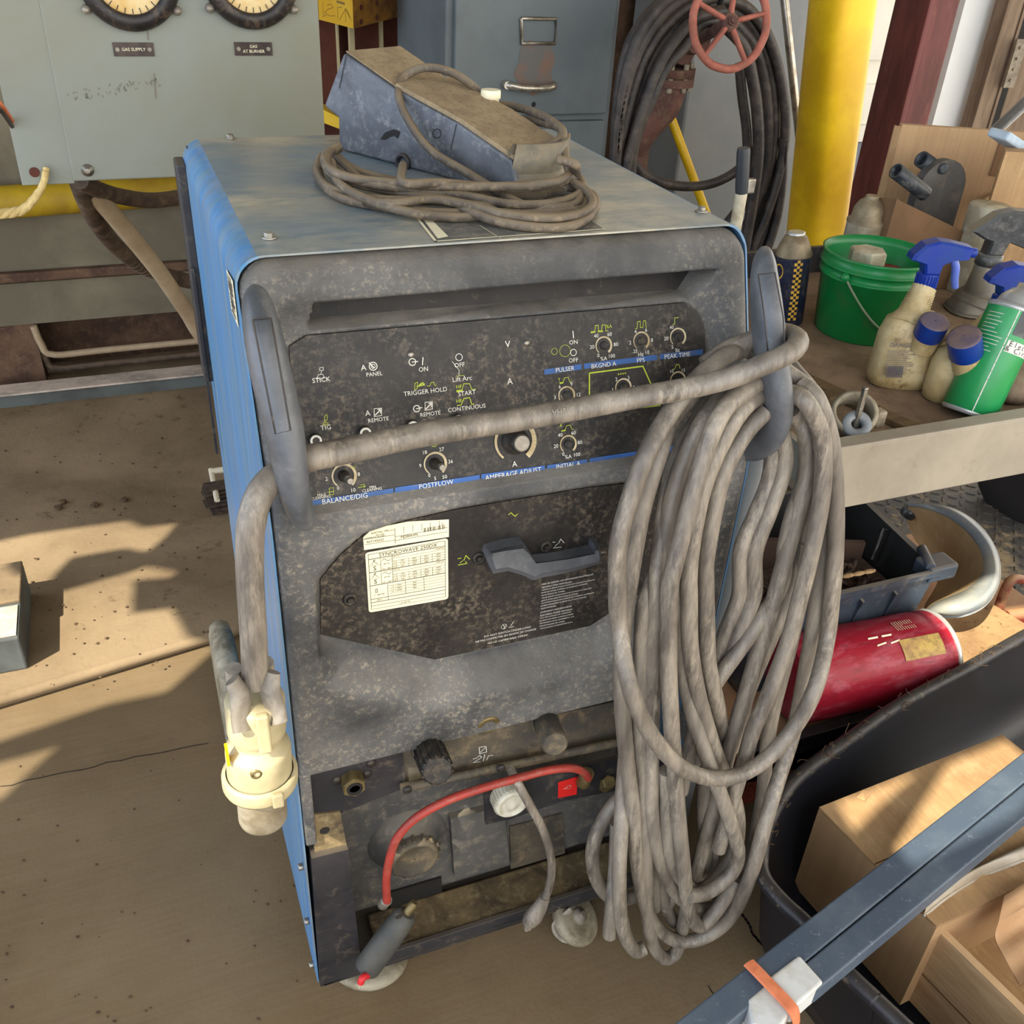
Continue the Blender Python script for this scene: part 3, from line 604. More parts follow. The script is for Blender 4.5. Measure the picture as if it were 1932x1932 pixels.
# polarity switch lever
def sw(pts, y): return [aty(860+x/5.682, 940+z/5.682, y) for x, z in pts]
base = [(330, 640), (355, 575), (560, 520), (730, 490), (800, 580), (850, 690), (1170, 650), (1480, 580), (1490, 500), (1540, 500), (1560, 610), (1560, 700), (1200, 800), (930, 850), (840, 880), (700, 820), (560, 780), (400, 810)]
mid = [(390, 650), (400, 590), (560, 560), (720, 540), (790, 600), (860, 700), (1180, 660), (1490, 600), (1500, 560), (1530, 560), (1545, 625), (1540, 680), (1200, 760), (930, 800), (850, 840), (700, 780), (560, 740), (430, 760)]
cb = V((0, 0, 0))
mb = MB()
a = [V((p.x, LY, p.z)) for p in sw(base, .012)]; b = [V((p.x, .012, p.z)) for p in sw(base, .012)]; c = [V((p.x, .0, p.z)) for p in sw(mid, .0)]
mb.loft([a, b, c], False, False); mb.add(c, [list(range(len(c)))]); mb.build('polarity_lever', m_grip, wm, 'grey bent polarity selector lever')
# --- side handles of the front (upright grips)
def handle(sgn, pts, wd):
    # pts: (px,py,y) centre line; wd widths
    C_ = [aty(x, y, yy) for x, y, yy in pts]; rings = []
    P = cat(C_, 5); n = len(P)-1; b = MB()
    def rad(t):
        k = t*(len(wd)-1); i = min(int(k), len(wd)-2); return lerp(wd[i], wd[i+1], k-i)
    b.tube(C_, rad, 20, 6, True, True, flat=(.62, 1.0), ref=(0, 1, 0)); return b
hl = handle(-1, [(484, 566, .055), (487, 585, .02), (498, 640, -.008), (515, 720, -.028), (534, 800, -.042), (546, 870, -.05), (556, 925, -.045), (565, 958, -.025), (572, 968, .005)], [.012, .0235, .028, .0295, .029, .026, .0235, .022, .019])
hleft = hl.build('handle', m_grip, wm, 'grey plastic side grip')
hr = handle(1, [(1438, 484, .05), (1440, 503, .02), (1444, 560, -.008), (1452, 640, -.03), (1459, 700, -.042), (1466, 745, -.05), (1466, 785, -.046), (1452, 820, -.028), (1425, 838, .0), (1405, 840, .02)], [.012, .021, .0265, .028, .027, .0245, .0215, .0205, .019])
hright = hr.build('handle', m_grip, wm, 'grey plastic side grip holding the cable coil')
for hobj, pts in ((hleft, [(477, 603, .0), (511, 600, .0), (529, 700, -.04), (548, 812, -.062), (520, 819, -.062), (496, 700, -.04)]), (hright, [(1431, 518, .0), (1462, 514, .0), (1478, 600, -.035), (1482, 690, -.055), (1452, 700, -.055), (1443, 600, -.035)])):
    b = MB(); P = [aty(x, y, yy-.024) for x, y, yy in pts]; b.tube(P+[P[0]], .0009, 6, 1); b.build('grip_seam', m_black, hobj)
c = aty(563, 963, -.022); b = MB(); b.cyl(c+V((0, -.004, 0)), c+V((0, .004, 0)), .0062, 16); b.build('handle_hole', m_dark, hleft)
# --- lower front
LPY = .012
mb = MB(); mb.prism([aty(x, y, LPY) for x, y in [(585, 1444), (757, 1398), (766, 1486), (640, 1536), (645, 1600), (592, 1614)]], V((0, .004, 0))); mb.build('valve_plate', m_black, wm, 'black plate around the brass gas fitting')
mb = MB(); mb.prism([aty(x, y, LPY-.003) for x, y in [(592, 1537), (642, 1532), (655, 1600), (594, 1614)]], V((0, .003, 0))); led = mb.build('dusty_ledge', m_tan, wm, 'tan dust covered corner ledge')
c = aty(613, 1568, LPY-.004); mb = MB(); mb.cyl(c, c+V((0, .003, 0)), .0065, 16); mb.build('ledge_hole', m_dark, led)
c = aty(663, 1468, LPY); mb = MB(); mb.lathe(c, NL, [(.0155, 0), (.0155, .016), (.0145, .018)], 6, smooth=False); g = mb.build('gas_fitting', m_brass, wm, 'olive brass hexagonal gas fitting')
mb = MB(); mb.lathe(c+NL*.018, NL, [(.010, 0), (.010, .002), (.007, .002), (.006, -.004)], 20, cap=True); mb.build('fitting_bore', m_dark, g)
for x, y in [(636, 1472), (692, 1460), (700, 1440)]:
    c = aty(x, y, LPY); mb = MB(); mb.lathe(c, NL, [(.0065, 0), (.006, .002), (.002, .003)], 16); mb.build('plate_screw', m_knob, wm)
# frame leg and base tray
mb = MB(); y0 = 0.0
mb.prism([aty(x, y, y0) for x, y in [(588, 1620), (657, 1603), (668, 1700), (683, 1834), (605, 1862)]], V((0, .05, 0))); mb.build('frame_leg', m_black, wm)
mb = MB(); mb.box((W-.02, .025, .2), (.04, .05, .28)); mb.build('frame_leg', m_black, wm)
mb = MB(); mb.box((W/2+.03, .007, .072), (W-.08, .008, .026), bev=.001); mb.box((W/2, .3, .062), (W-.01, .6, .004)); mb.build('base_tray', m_black, wm)
mb = MB(); mb.box((W/2+.03, .045, .071), (W-.12, .075, .016), bev=.004); mb.build('tray_dust_shelf', m_tan, wm, 'tan dust on the tray behind the lip')
# inner coolant tank
TY = .085
mb = MB(); mb.box((W/2, TY+.2, .26), (W-.02, .4, .36), bev=.012); tank = mb.build('coolant_tank', m_tank, wm, 'grey plastic coolant tank')
c = aty(779, 1612, TY-.03); mb = MB()
mb.lathe(V((c.x, TY, c.z)), NL, [(.062, -.004), (.058, .006), (.046, .012), (.040, .028)], 32)
mb.build('filler_neck', m_tank, tank)
mb = MB(); mb.lathe(V((c.x, TY-.026, c.z)), NL, [(.037, 0), (.037, .014), (.034, .017), (.030, .017), (.028, .013), (.001, .013)], 32, cap=False)
for k in range(16):
    a = 2*PI*k/16; mb.box(V((c.x, TY-.033, c.z))+V((math.cos(a), 0, math.sin(a)))*.0375, (.006, .012, .004), Matrix.Rotation(-a, 3, 'Y'))
mb.build('filler_cap', m_conn, tank, 'round ribbed cap coated in dust')
mb = MB(); mb.prism([aty(x, y, TY-.012) for x, y in [(850, 1545), (950, 1522), (962, 1632), (858, 1655)]], V((0, .014, 0))); mb.build('tank_boss', m_tank, tank)
mb = MB(); mb.prism([aty(x, y, TY-.003) for x, y in [(962, 1560), (1060, 1535), (1066, 1610), (964, 1640)]], V((0, .004, 0))); mb.build('tank_recess', m_conn, tank, 'dusty brown patch on the tank')
mb = MB(); mb.prism([aty(x, y, TY-.004) for x, y in [(735, 1685), (833, 1656), (834, 1690), (738, 1716)]], V((0, .005, 0))); mb.build('tank_slot', m_dark, tank)
# connector plate
CY = .004
mb = MB()
a = [aty(x, y, CY+.012) for x, y in [(757, 1410), (1180, 1320), (1185, 1392), (760, 1484)]]
mb.prism(a, V((0, .01, 0))); 
mb.tube([aty(757, 1487, CY-.002), aty(1190, 1395, CY-.002)], .0065, 8, 1); conn = mb.build('connector_plate', m_conn, wm, 'dusty tan connector plate')
mb = MB(); mb.box((W/2, .06, .5), (W-.03, .09, .01)); mb.box((W/2, .16, .47), (W-.03, .01, .1)); mb.build('underside_panel', m_dark, wm)
def post(x0, y0, x1, y1, r, m, nm, ribs=0, lab=None):
    a = aty(x0, y0, CY+.012); b = aty(x1, y1, -.05); mb = MB(); mb.cyl(a, b, r, 24)
    ax = (b-a).normalized()
    if ribs:
        u = ax.cross(V((1, 0, 0))).normalized(); w_ = ax.cross(u)
        for k in range(ribs):
            t = 2*PI*k/ribs; e = (u*math.cos(t)+w_*math.sin(t))*r; mb.tube([a.lerp(b, .25)+e, b+e*.98], .0016, 6, 1)
    mb.lathe(a, ax, [(r*1.12, 0), (r*1.12, .012), (r, .013)], 24); return mb.build(nm, m, wm, lab)
post(805, 1405, 826, 1455, .0195, m_knob, 'output_terminal', 14, 'black ribbed output terminal')
post(1025, 1352, 1048, 1405, .0175, m_conn, 'output_terminal', 0, 'tan dusty output terminal with brass bore')
c = aty(922, 1372, 0); mb = MB(); mb.lathe(c+V((0, .014, .004)), V((0, -1, -.15)), [(.016, 0), (.0165, .004), (.0155, .006), (.0165, .008), (.0155, .01), (.0165, .012), (.015, .014), (.009, .014), (.008, .006)], 26); mb.build('remote_socket', m_brass, wm, 'round threaded remote socket')
wt = MB()
def CT(pts, w=1.2): wt.stroke([aty(x, y, CY+.0112) for x, y in pts], .0009, NL)
CT([(904, 1410), (917, 1408), (918, 1419), (905, 1422), (904, 1410)]); CT([(907, 1419), (915, 1411)]); CT([(893, 1432), (900, 1430), (905, 1425), (909, 1429), (893, 1439), (906, 1437)]); CT([(912, 1436), (914, 1424)]); CT([(918, 1434), (922, 1426), (930, 1425)])
wt.build('connector_symbol', m_white, conn)
for x, y in [(768, 1489), (945, 1448)]:
    c = aty(x, y, CY-.008); mb = MB(); mb.lathe(c, NL, [(.006, 0), (.006, .003), (.002, .004)], 12); mb.build('plate_screw', m_knob, wm)
# coolant bracket with red label
mb = MB(); mb.prism([aty(x, y, .02) for x, y in [(914, 1500), (1048, 1458), (1165, 1430), (1172, 1490), (1060, 1512), (965, 1545), (917, 1556)]], V((0, .006, 0))); brk = mb.build('flow_bracket', m_black, wm)
rl = [(1053, 1476), (1090, 1465), (1088, 1499), (1053, 1506)]
mb = MB(); mb.quad(*[aty(x, y, .0192) for x, y in rl]); rlo = mb.build('warning_label', m_redlab, brk, 'small red label with white flame symbol')
mb = MB(); c = aty(1073, 1485, .0188); mb.stroke([c+V((math.sin(a*PI/8), 0, math.cos(a*PI/8)))*.0035 for a in range(17)], .0008, NL); mb.stroke([c+V((-.008, 0, -.001)), c+V((-.003, 0, 0))], .0009, NL); mb.build('panel_lettering', m_white, brk)
c = aty(969, 1522, -.006); mb = MB(); mb.lathe(V((c.x, .02, c.z)), NL, [(.0255, 0), (.0255, .02), (.024, .023), (.020, .025), (.019, .022), (.012, .022), (.007, .026), (.001, .027)], 30)
for k in range(30):
    a = 2*PI*k/30; mb.box(V((c.x, .01, c.z))+V((math.cos(a), 0, math.sin(a)))*.0255, (.002, .018, .0025), Matrix.Rotation(-a, 3, 'Y'))
mb.build('flow_indicator', m_clear, wm, 'cloudy white ribbed flow indicator')
# red coolant hose
mb = MB(); P = [(1110, 1468, -.005), (1100, 1456, -.02), (1075, 1449, -.025), (1030, 1454, -.025), (970, 1470, -.025), (900, 1490, -.025), (840, 1512, -.025), (785, 1543, -.022), (750, 1580, -.02), (735, 1620, -.02), (729, 1660, -.018), (730, 1702, -.012)]
mb.tube([aty(x, y, yy) for x, y, yy in P], .0058, 12, 6); mb.build('red_hose', m_red, wm, 'thin red rubber coolant hose')
mb = MB(); a = aty(730, 1698, -.012); mb.cyl(a, a+V((-.004, .01, -.022)), .008, 14); mb.build('hose_fitting', m_knobcap, wm)
mb = MB(); a = aty(1110, 1465, -.004); mb.cyl(a+V((0, .004, .004)), a+V((0, .014, -.03)), .010, 14); b_ = aty(1150, 1475, .01); mb.cyl(b_, b_+V((0, .02, -.03)), .011, 6, smooth=False); mb.build('hose_fitting', m_brass, wm)
# casters
def wheel_(c, ax, r, w, nm, lab=None):
    ax = V(ax).normalized(); mb = MB(); c = V(c)
    mb.lathe(c-ax*w/2, ax, [(r*.3, 0), (r*.82, 0), (r*.95, w*.1), (r, w*.35), (r, w*.65), (r*.95, w*.9), (r*.82, w), (r*.3, w)], 32); return mb.build(nm, m_caster, wm, lab)
wheel_((.082, .05, .024), (.12, .1, 1), .062, .02, 'caster', 'grey dusty front caster wheel lying flat under the corner')
c = atz(1085, 1735, .03); wheel_((c.x, c.y, .034), (.5, -.4, .85), .044, .02, 'caster', 'grey front caster wheel under the tray')
c2 = V((c.x, c.y, .034)); ax = V((.5, -.4, .85)).normalized()
mb = MB(); mb.lathe(c2+ax*.009, ax, [(.014, 0), (.012, .006), (.006, .008), (.005, .012)], 12); mb.tube([c2+V((-.01, 0, .028)), c2+V((-.04, -.005, .01)), c2+V((-.03, -.02, -.01)), c2+V((.0, -.03, -.012))], .007, 8, 5, flat=(1, .4)); mb.build('caster_fork', m_clamp, wm)
wheel_((-.045, .57, .14), (1, 0, 0), .14, .042, 'rear_wheel', 'grey dusty rear wheel at the left')
wheel_((W+.035, .57, .14), (1, 0, 0), .14, .042, 'rear_wheel')
mb = MB(); mb.cyl((-.06, .57, .14), (W+.05, .57, .14), .008, 12); mb.build('axle', m_steel, wm)
for z in (.3, .18, .075):
    mb = MB(); mb.cyl((-.010, .03, z), (-.002, .03, z), .005, 10); mb.build('side_screw', m_steel, wm)

# ================================================================ GREY SIDE PIPE right of the machine (seen between cables)
# ================================================================ FOOT PEDAL
ped = thing('foot_pedal', 'dusty grey foot pedal with its cord coiled around it, on the blue lid', 'foot pedal', (.30, .30, TOP))
# profile traced on the pedal's left face (a vertical plane), extruded across
pa = atz(982, 345, TOP+.018)
ax_ = V((.489, -.872, 0)).normalized(); nr = V((ax_.y, -ax_.x, 0))      # outward normal of the left face
def onpl(x, y, o=0.):
    d = ray(x, y); p0 = pa+nr*o; return CAM+d*((p0-CAM).dot(nr)/d.dot(nr))
Wd = .105
side = [(648, 100), (742, 166), (862, 232), (965, 303), (981, 345), (900, 352), (760, 347), (640, 292), (638, 222), (611, 200)]
mb = MB(); P = [onpl(x, y) for x, y in side]; back = -nr*Wd
for i_ in (4, 5, 6, 7): P[i_] = V((P[i_].x, P[i_].y, TOP+.0015))
mb.prism(P, back); body = mb.build('pedal_body', m_pedal, ped)
bv = body.modifiers.new('bevel', 'BEVEL'); bv.width = .003; bv.segments = 2
def off(p, t): return p-nr*t
A1, A2, A3, A4 = [onpl(x, y) for x, y in side[:4]]
n1 = (A2-A1).cross(nr).normalized(); n1 = n1 if n1.z > 0 else -n1
n2 = (A4-A3).cross(nr).normalized(); n2 = n2 if n2.z > 0 else -n2
mb = MB(); e = nr*.003
mb.prism([off(A1, .004)+n1*.001, off(A2, .004)+n1*.001, off(A3, .004)+n2*.001, off(A4, .002)+n2*.001, off(A4, Wd-.002)+n2*.001, off(A3, Wd-.004)+n2*.001, off(A2, Wd-.004)+n1*.001, off(A1, Wd-.004)+n1*.001][0:1]+[off(A2, .004)+n1*.001]+[off(A2, Wd-.004)+n1*.001, off(A1, Wd-.004)+n1*.001], n1*.0015)
mb.build('heel_cover', m_pdust, ped, 'dust covered top of the heel housing')
mb = MB(); B1 = A2.lerp(A3, .05); N_ = 14; rows = []
for k in range(N_+1):
    t = k/N_; p = (A2.lerp(A3, t*2) if t < .5 else A3.lerp(A4, (t-.5)*2)); rows.append(p)
nn = n2
sec = []
for p in rows: sec.append([off(p, .003)+nn*.0006, off(p, .003)+nn*.006, off(p, Wd-.003)+nn*.006, off(p, Wd-.003)+nn*.0006])
mb.loft(sec, False, True, True); mb.build('pedal_tread', m_pdust, ped, 'dust covered ribbed tread')
# nose with upturned lip
lipb = MB(); pts = []
ctr = off(A4, Wd/2)
fwd = (A4-A3).normalized(); hx = V((fwd.x, fwd.y, 0)).normalized()
lip_lo = []; lip_hi = []; base_ = []
zb = TOP+.012
for k in range(13):
    t = k/12; bulge = math.sin(PI*t)*.026
    p = off(A4, Wd*t)+hx*bulge; lip_lo.append(p+V((0, 0, -.016))); lip_hi.append(p+V((0, 0, .019))+hx*.007); base_.append(V((p.x, p.y, zb))+hx*.008)
lipb.loft([base_, lip_lo], True, False, False); inner = [p-hx*.006 for p in lip_hi]; innl = [V((p.x, p.y, p.z))-hx*.008+V((0, 0, .018)) for p in lip_lo]
lipb.loft([lip_lo, lip_hi, inner, innl], True, False, False)
lipb.add([p for p in innl]+[off(A4, Wd)-hx*.004, off(A4, 0)-hx*.004], [list(range(15))]); lipb.build('pedal_nose', m_pnose, ped, 'curved nose with raised toe lip')

mb = MB(); c = onpl(742, 250, .001); mb.add([onpl(x, y, .0012) for x, y in [(717, 263), (726, 250), (742, 244), (754, 248), (750, 262), (744, 256), (735, 258), (725, 264)]], [list(range(8))]); mb.build('side_vent', m_dark, ped)
mb = MB(); mb.stroke([onpl(x, y, .001) for x, y in [(653, 104), (640, 166)]], .0012, nr); mb.stroke([onpl(x, y, .001) for x, y in [(861, 234), (850, 282)]], .001, nr)
c = onpl(824, 255, .001); mb.stroke([onpl(824+8*math.cos(a/8*PI*2), 252+9*math.sin(a/8*PI*2), .001) for a in range(9)], .001, nr); mb.build('body_seam', m_dark, ped)
mb = MB(); c = onpl(760, 308, .002); mb.ring(c, nr, .010, .003, 20, 8); mb.build('cord_grommet', m_black, ped)
mb = MB(); c = off(A3.lerp(A4, .15), Wd+.012)+V((0, 0, .012)); c = onpl(926, 172, -Wd); mb.lathe(c+V((0, 0, -.045)), (0, 0, 1), [(.011, 0), (.011, .036), (.013, .037), (.013, .045), (.012, .047)], 24); mb.build('adjuster_knob', m_label, ped, 'white round knob behind the tread')
# cord
mb = MB(); cr = .0052
def cz(l): return [atz(x, y, TOP+z) if z is not None else None for x, y, z in l]
c1 = cz([(760, 312, .03), (762, 345, .03), (830, 345, .028), (930, 352, .022), (1040, 345, .03), (1078, 325, .035), (1085, 310, .05), (1050, 300, .055)])
mb.tube(c1, cr, 10, 6)
c2 = cz([(640, 280, .03), (622, 290, .03), (618, 315, .028), (660, 335, .026), (740, 345, .024), (830, 352, .024), (930, 352, .026), (1030, 350, .026), (1080, 335, .03), (1088, 320, .04), (1072, 308, .05)])
mb.tube(c2, cr, 10, 6)
c3 = cz([(1085, 345, .022), (1095, 365, .018), (1080, 388, .014), (1000, 392, .012), (900, 388, .010), (830, 375, .012), (750, 362, .014), (680, 348, .018), (630, 330, .022), (612, 305, .026), (618, 288, .03), (640, 276, .034)])
mb.tube(c3, cr, 10, 6)
c4 = cz([(604, 300, .016), (598, 320, .012), (618, 352, .010), (680, 372, .008), (750, 378, .010), (840, 380, .012), (880, 395, .012), (940, 418, .009), (1030, 430, .006), (1090, 422, .006), (1122, 395, .008), (1120, 370, .012), (1095, 358, .018)])
mb.tube(c4, cr, 10, 6)
c5 = cz([(606, 295, .022), (600, 312, .016), (600, 335, .008), (640, 372, .006), (720, 390, .006), (800, 400, .006), (900, 402, .006), (1000, 400, .008), (1080, 398, .01), (1112, 388, .01), (1100, 362, .014), (1070, 352, .02)])
mb.tube(c5, cr, 10, 6)
c6 = cz([(625, 305, .026), (640, 345, .018), (690, 375, .014), (780, 402, .01), (870, 410, .006), (950, 404, .008), (1040, 408, .008), (1098, 396, .010), (1105, 378, .014)])
mb.tube(c6, cr, 10, 6)
for L_ in ([(612, 300, .03), (626, 322, .026), (690, 345, .022), (780, 358, .018), (880, 370, .016), (960, 385, .016), (1040, 384, .016), (1090, 368, .018), (1098, 345, .024), (1080, 322, .032)],
           [(600, 318, .006), (612, 348, .006), (660, 374, .006), (740, 384, .016), (810, 376, .016), (880, 386, .017), (950, 404, .016), (1030, 412, .014), (1092, 404, .014), (1118, 385, .018), (1108, 362, .022), (1082, 345, .026)],
           [(632, 292, .022), (665, 318, .014), (720, 336, .010), (800, 348, .008), (880, 353, .007), (960, 356, .007), (1040, 352, .01)],
           [(622, 300, .012), (660, 330, .008), (730, 346, .006), (820, 356, .0055), (920, 362, .0055), (1030, 362, .006)],
           [(640, 300, .02), (700, 350, .006), (800, 366, .006), (900, 372, .005), (1000, 372, .006), (1060, 362, .01), (1100, 378, .005)]):
    mb.tube(cz(L_), cr, 10, 6)
# big arch over the pedal
arch = [onpl(x, y, o) for x, y, o in [(1010, 398, .04), (950, 368, .04), (880, 325, .03), (815, 285, .022), (775, 235, .015), (753, 185, .006), (760, 148, -.03), (800, 128, -.05), (850, 136, -.07), (895, 165, -.1), (920, 195, -.13), (950, 215, -.15)]]
mb.tube(arch, cr, 10, 6)
bk = [onpl(x, y, o) for x, y, o in [(945, 198, -Wd-.02), (985, 205, -Wd-.02), (1030, 222, -Wd-.005), (1058, 245, -.1), (1050, 268, -.07), (1000, 285, -.06), (985, 280, -.09)]]
mb.tube(bk, cr, 10, 6); bk = [onpl(x, y, o) for x, y, o in [(940, 225, -Wd-.02), (1000, 228, -Wd-.02), (1055, 240, -Wd+.01), (1063, 262, -.08), (1068, 300, -.06), (1075, 330, -.04)]]
mb.tube(bk, cr, 10, 6)
mb.build('pedal_cord', m_cord, ped, 'dusty dark cord coiled around the pedal')
# ================================================================ ROOM
SUN = (-.55, -.35, .75); EXPO = 0.35
SV = V(SUN)
mb = MB(); mb.box((.5, .6, -.05), (9, 7, .1)); struct('floor', mb, m_floor, 'dusty brown concrete floor')
# raised dirty slab behind the machine
e0 = atz(-300, 1402, .03); e1 = atz(361, 1204, .03); dd = (e1-e0).normalized(); e2 = e1+dd*1.2
mb = MB(); P = [V((-3, e0.y+(-3-e0.x)*dd.y/dd.x, 0)), V((e2.x, e2.y, 0)), V((e2.x, 2.6, 0)), V((-3, 2.6, 0))]
mb.prism([p+V((0, 0, .001)) for p in P], V((0, 0, .029)))
mb.tube([P[0]+V((0, 0, .019)), P[1]+V((0, 0, .019))], .012, 10, 1)
o = mb.build('trim_1', m_slab); o['kind'] = 'structure'; o['label'] = 'raised dirty concrete slab with a rounded edge'; o['category'] = 'slab'
# floor cracks
def crack(pts, z, w, nm):
    mb = MB(); random.seed(len(pts)*7+1); Q = []
    for a, b in zip(pts, pts[1:]):
        for k in range(8): t = k/8; Q.append(atz(lerp(a[0], b[0], t)+random.uniform(-2, 2), lerp(a[1], b[1], t)+random.uniform(-2, 2), z))
    mb.stroke(Q, w, (0, 0, 1)); o = mb.build(nm, m_crack); o['kind'] = 'structure'; o['label'] = 'thin crack in the concrete floor'; o['category'] = 'floor'
crack([(0, 1485), (200, 1440), (420, 1395)], .0006, .0022, 'floor_crack')
crack([(1395, 1715), (1425, 1770), (1450, 1795)], .0006, .004, 'floor_crack')
crack([(1335, 1862), (1380, 1932)], .0006, .002, 'floor_crack')
# back wall: siding above, blue grey band below
YW = 3.5
def zw(px, y): return aty(px, y, YW).z
mb = MB(); mb.box((1., YW+.06, 1.7), (8.4, .04, 3.4)); struct('wall_back', mb, m_whitewall, 'white siding back wall')
bands = [('siding_board', -300, 112, .05, m_whitewall), ('siding_board', 160, 226, .03, m_whitewall), ('siding_board', 236, 268, .045, m_whitewall), ('siding_board', 270, 420, .02, m_lowerwall)]
for k, (nm, ya, yb, th, m) in enumerate(bands):
    za = zw(1650, ya); zb_ = zw(1600, yb); mb = MB(); mb.box((2.4, YW+.04-th/2, (za+zb_)/2), (5.2, th, za-zb_)); o = mb.build('trim_%d' % (k+2), m); o['kind'] = 'structure'; o['label'] = ['wide white siding board high on the wall', 'cream siding board', 'narrow bright white siding board', 'blue grey lower wall panel'][k]; o['category'] = 'wall'
mb = MB(); mb.box((-1.4, YW-.02, 1.7), (3.6, .04, 3.4)); o = mb.build('wall_back_left', m_wallback); o['kind'] = 'structure'; o['label'] = 'dim brown back wall'; o['category'] = 'wall'
# unseen roof, its openings shaped to throw the sun patches below
from mathutils.geometry import tessellate_polygon
ZR = 3.3
def up_(p): return p+SV*((ZR-p.z)/SV.z)
A_ = [(-70, 1050), (0, 1026), (66, 1012), (245, 987), (275, 999), (338, 992), (318, 1016), (285, 1044), (245, 1037), (142, 1055), (112, 1085), (100, 1105), (122, 1121), (258, 1082), (281, 1072), (338, 1082), (331, 1092), (258, 1098), (258, 1115), (255, 1161), (331, 1151), (358, 1204), (394, 1217), (298, 1300), (185, 1323), (0, 1386), (-70, 1410)]
holes = [[up_(atz(x, y, .02)) for x, y in A_]]
holes.append([up_(atz(x, y, 0)) for x, y in [(-60, 1455), (0, 1440), (108, 1410), (40, 1470), (0, 1510), (-60, 1520)]])
holes.append([up_(V(p)) for p in [(-.105, -.06, .47), (.03, -.06, .47), (.03, -.06, .645), (-.03, -.06, .665), (-.105, -.06, .655)]])
holes.append([up_(V(p)) for p in [(1.28, .08, .2), (2.3, .1, .0), (2.3, .30, .0), (1.28, .31, .25)]])
holes.append([up_(atz(x, y, .24)) for x, y in [(1580, 1512), (1730, 1455), (1655, 1520), (1610, 1565)]])
holes.append([up_(atz(x, y, .24)) for x, y in [(1790, 1440), (1900, 1395), (2000, 1470), (1880, 1560), (1720, 1640), (1690, 1600)]])
outer = [V((-3.5, -2.2, ZR)), V((6.5, -2.2, ZR)), V((6.5, 3.6, ZR)), V((-3.5, 3.6, ZR))]
polys = [outer]+holes
flat = [p for q in polys for p in q]
tris = tessellate_polygon([[V((p.x, p.y, 0)) for p in q] for q in polys])
mb = MB(); mb.add([V((p.x, p.y, ZR)) for p in flat], [list(t) for t in tris]); struct('ceiling', mb, m_roof, 'unseen roof deck with gaps cut to shape the sun patches')
for t_ in (m_roof,): pass

# ================================================================ LEFT BACKGROUND
fb = thing('furnace_base', 'grey green steel equipment base low along the back left', 'equipment', (-.3, 2.35, 0))
YF = 2.3
zf = lambda x, y: aty(x, y, YF).z
mb = MB(); mb.box((-.5, YF+.05, .8), (2.2, .1, 1.0)); mb.build('upper_panel', m_furn, fb)
mb = MB(); mb.box((-.5, YF-.012, zf(0, 522)), (2.2, .03, .03), bev=.006); mb.build('rust_rail', m_furnrust, fb, 'rusty brown rail')
mb = MB(); mb.box((-.5, YF+.024, .305), (2.2, .06, .13)); mb.build('lower_panel', m_furn, fb)
mb = MB(); mb.box((-1.1, YF+.05, .17), (1.4, .1, .34)); mb.build('end_panel', m_furnrust, fb)
mb = MB(); mb.box((.1, YF+.2, .2), (1.2, .04, .6)); mb.box((.1, YF+.12, .46), (1.2, .2, .02)); mb.build('recess_back', m_furnrust, fb)
for za, yy in ((.135, YF-.01), (.075, YF+.02)):
    a = V((-.38, yy, za)); mb = MB(); mb.tube([a+V((-.02, 0, .1)), a+V((-.01, 0, .04)), a+V((.02, 0, 0)), a+V((.2, 0, 0)), a+V((.95, 0, .0))], .011, 8, 4); mb.build('trough_rim', m_conduit if za < .1 else m_beige, fb)
mb = MB(); mb.box((-.4, 2.19, .0475), (2.2, .05, .055)); mb.build('floor_channel', m_bluegrey, fb)
mb = MB(); mb.box((-.4, 2.185, .078), (2.2, .075, .006)); mb.build('channel_top', m_bright, fb, 'chalky pale top flange')
# yellow pipe
a = aty(0, 382, 2.245); b = aty(345, 358, 2.245); d_ = (b-a).normalized()
mb = MB(); mb.cyl(a-d_*1.2, b+d_*.5, .045, 24); tag(mb.build('yellow_pipe', m_yeldusty), 'dusty yellow horizontal pipe below the gauge panel', 'pipe')
# gauge panel
GY = 1.1
gp = thing('gauge_panel', 'grey green steel control panel with two round gauges, hanging at the top left', 'control panel', (.05, GY, .946))
GX0, GX1, GXm, GZ = -.247, .294, -.165, .947
mb = MB(); mb.box(((GXm+GX1)/2, GY+.09, (GZ+1.75)/2), (GX1-GXm, .18, 1.75-GZ), bev=.003); mb.build('enclosure', m_gauge, gp)
mb = MB(); mb.box(((GX0+GXm)/2, GY+.006, (GZ+1.75)/2-.004), (GXm-GX0+.004, .006, 1.75-GZ), bev=.001); fl = mb.build('side_flange', m_gauge, gp)
mb = MB(); mb.box((.05, 1.8, 1.6), (.06, 1.05, .06)); mb.build('wall_bracket', m_black, gp)
for (x, y, dial) in [(240, -46, 0), (470, -46, 1)]:
    c = aty(x, y, GY); mb = MB(); mb.lathe(c, NL, [(.082, 0), (.083, .012), (.078, .022), (.060, .026), (.056, .018)], 40, cap=False); g = mb.build('gauge_ring', m_gring, gp)
    mb = MB(); mb.lathe(c+V((0, -.014, 0)), NL, [(.059, 0), (.001, .001)], 40); f = mb.build('gauge_face', m_gface, g, 'aged cream dial face')
    mb = MB()
    for k in range(21):
        a = math.radians(-135+270*k/20+180+0); e = V((math.sin(a), 0, math.cos(a)))
        mb.stroke([c+V((0, -.016, 0))+e*.048, c+V((0, -.016, 0))+e*(.055)], .0014, NL)
    mb.build('dial_marks', m_ink, f)
    for a in (125, 235):
        e = V((math.sin(math.radians(a)), 0, math.cos(math.radians(a)))); mb = MB(); mb.lathe(c+e*.088, NL, [(.008, 0), (.007, .014), (.002, .016)], 12); mb.build('gauge_screw', m_knobcap, g)
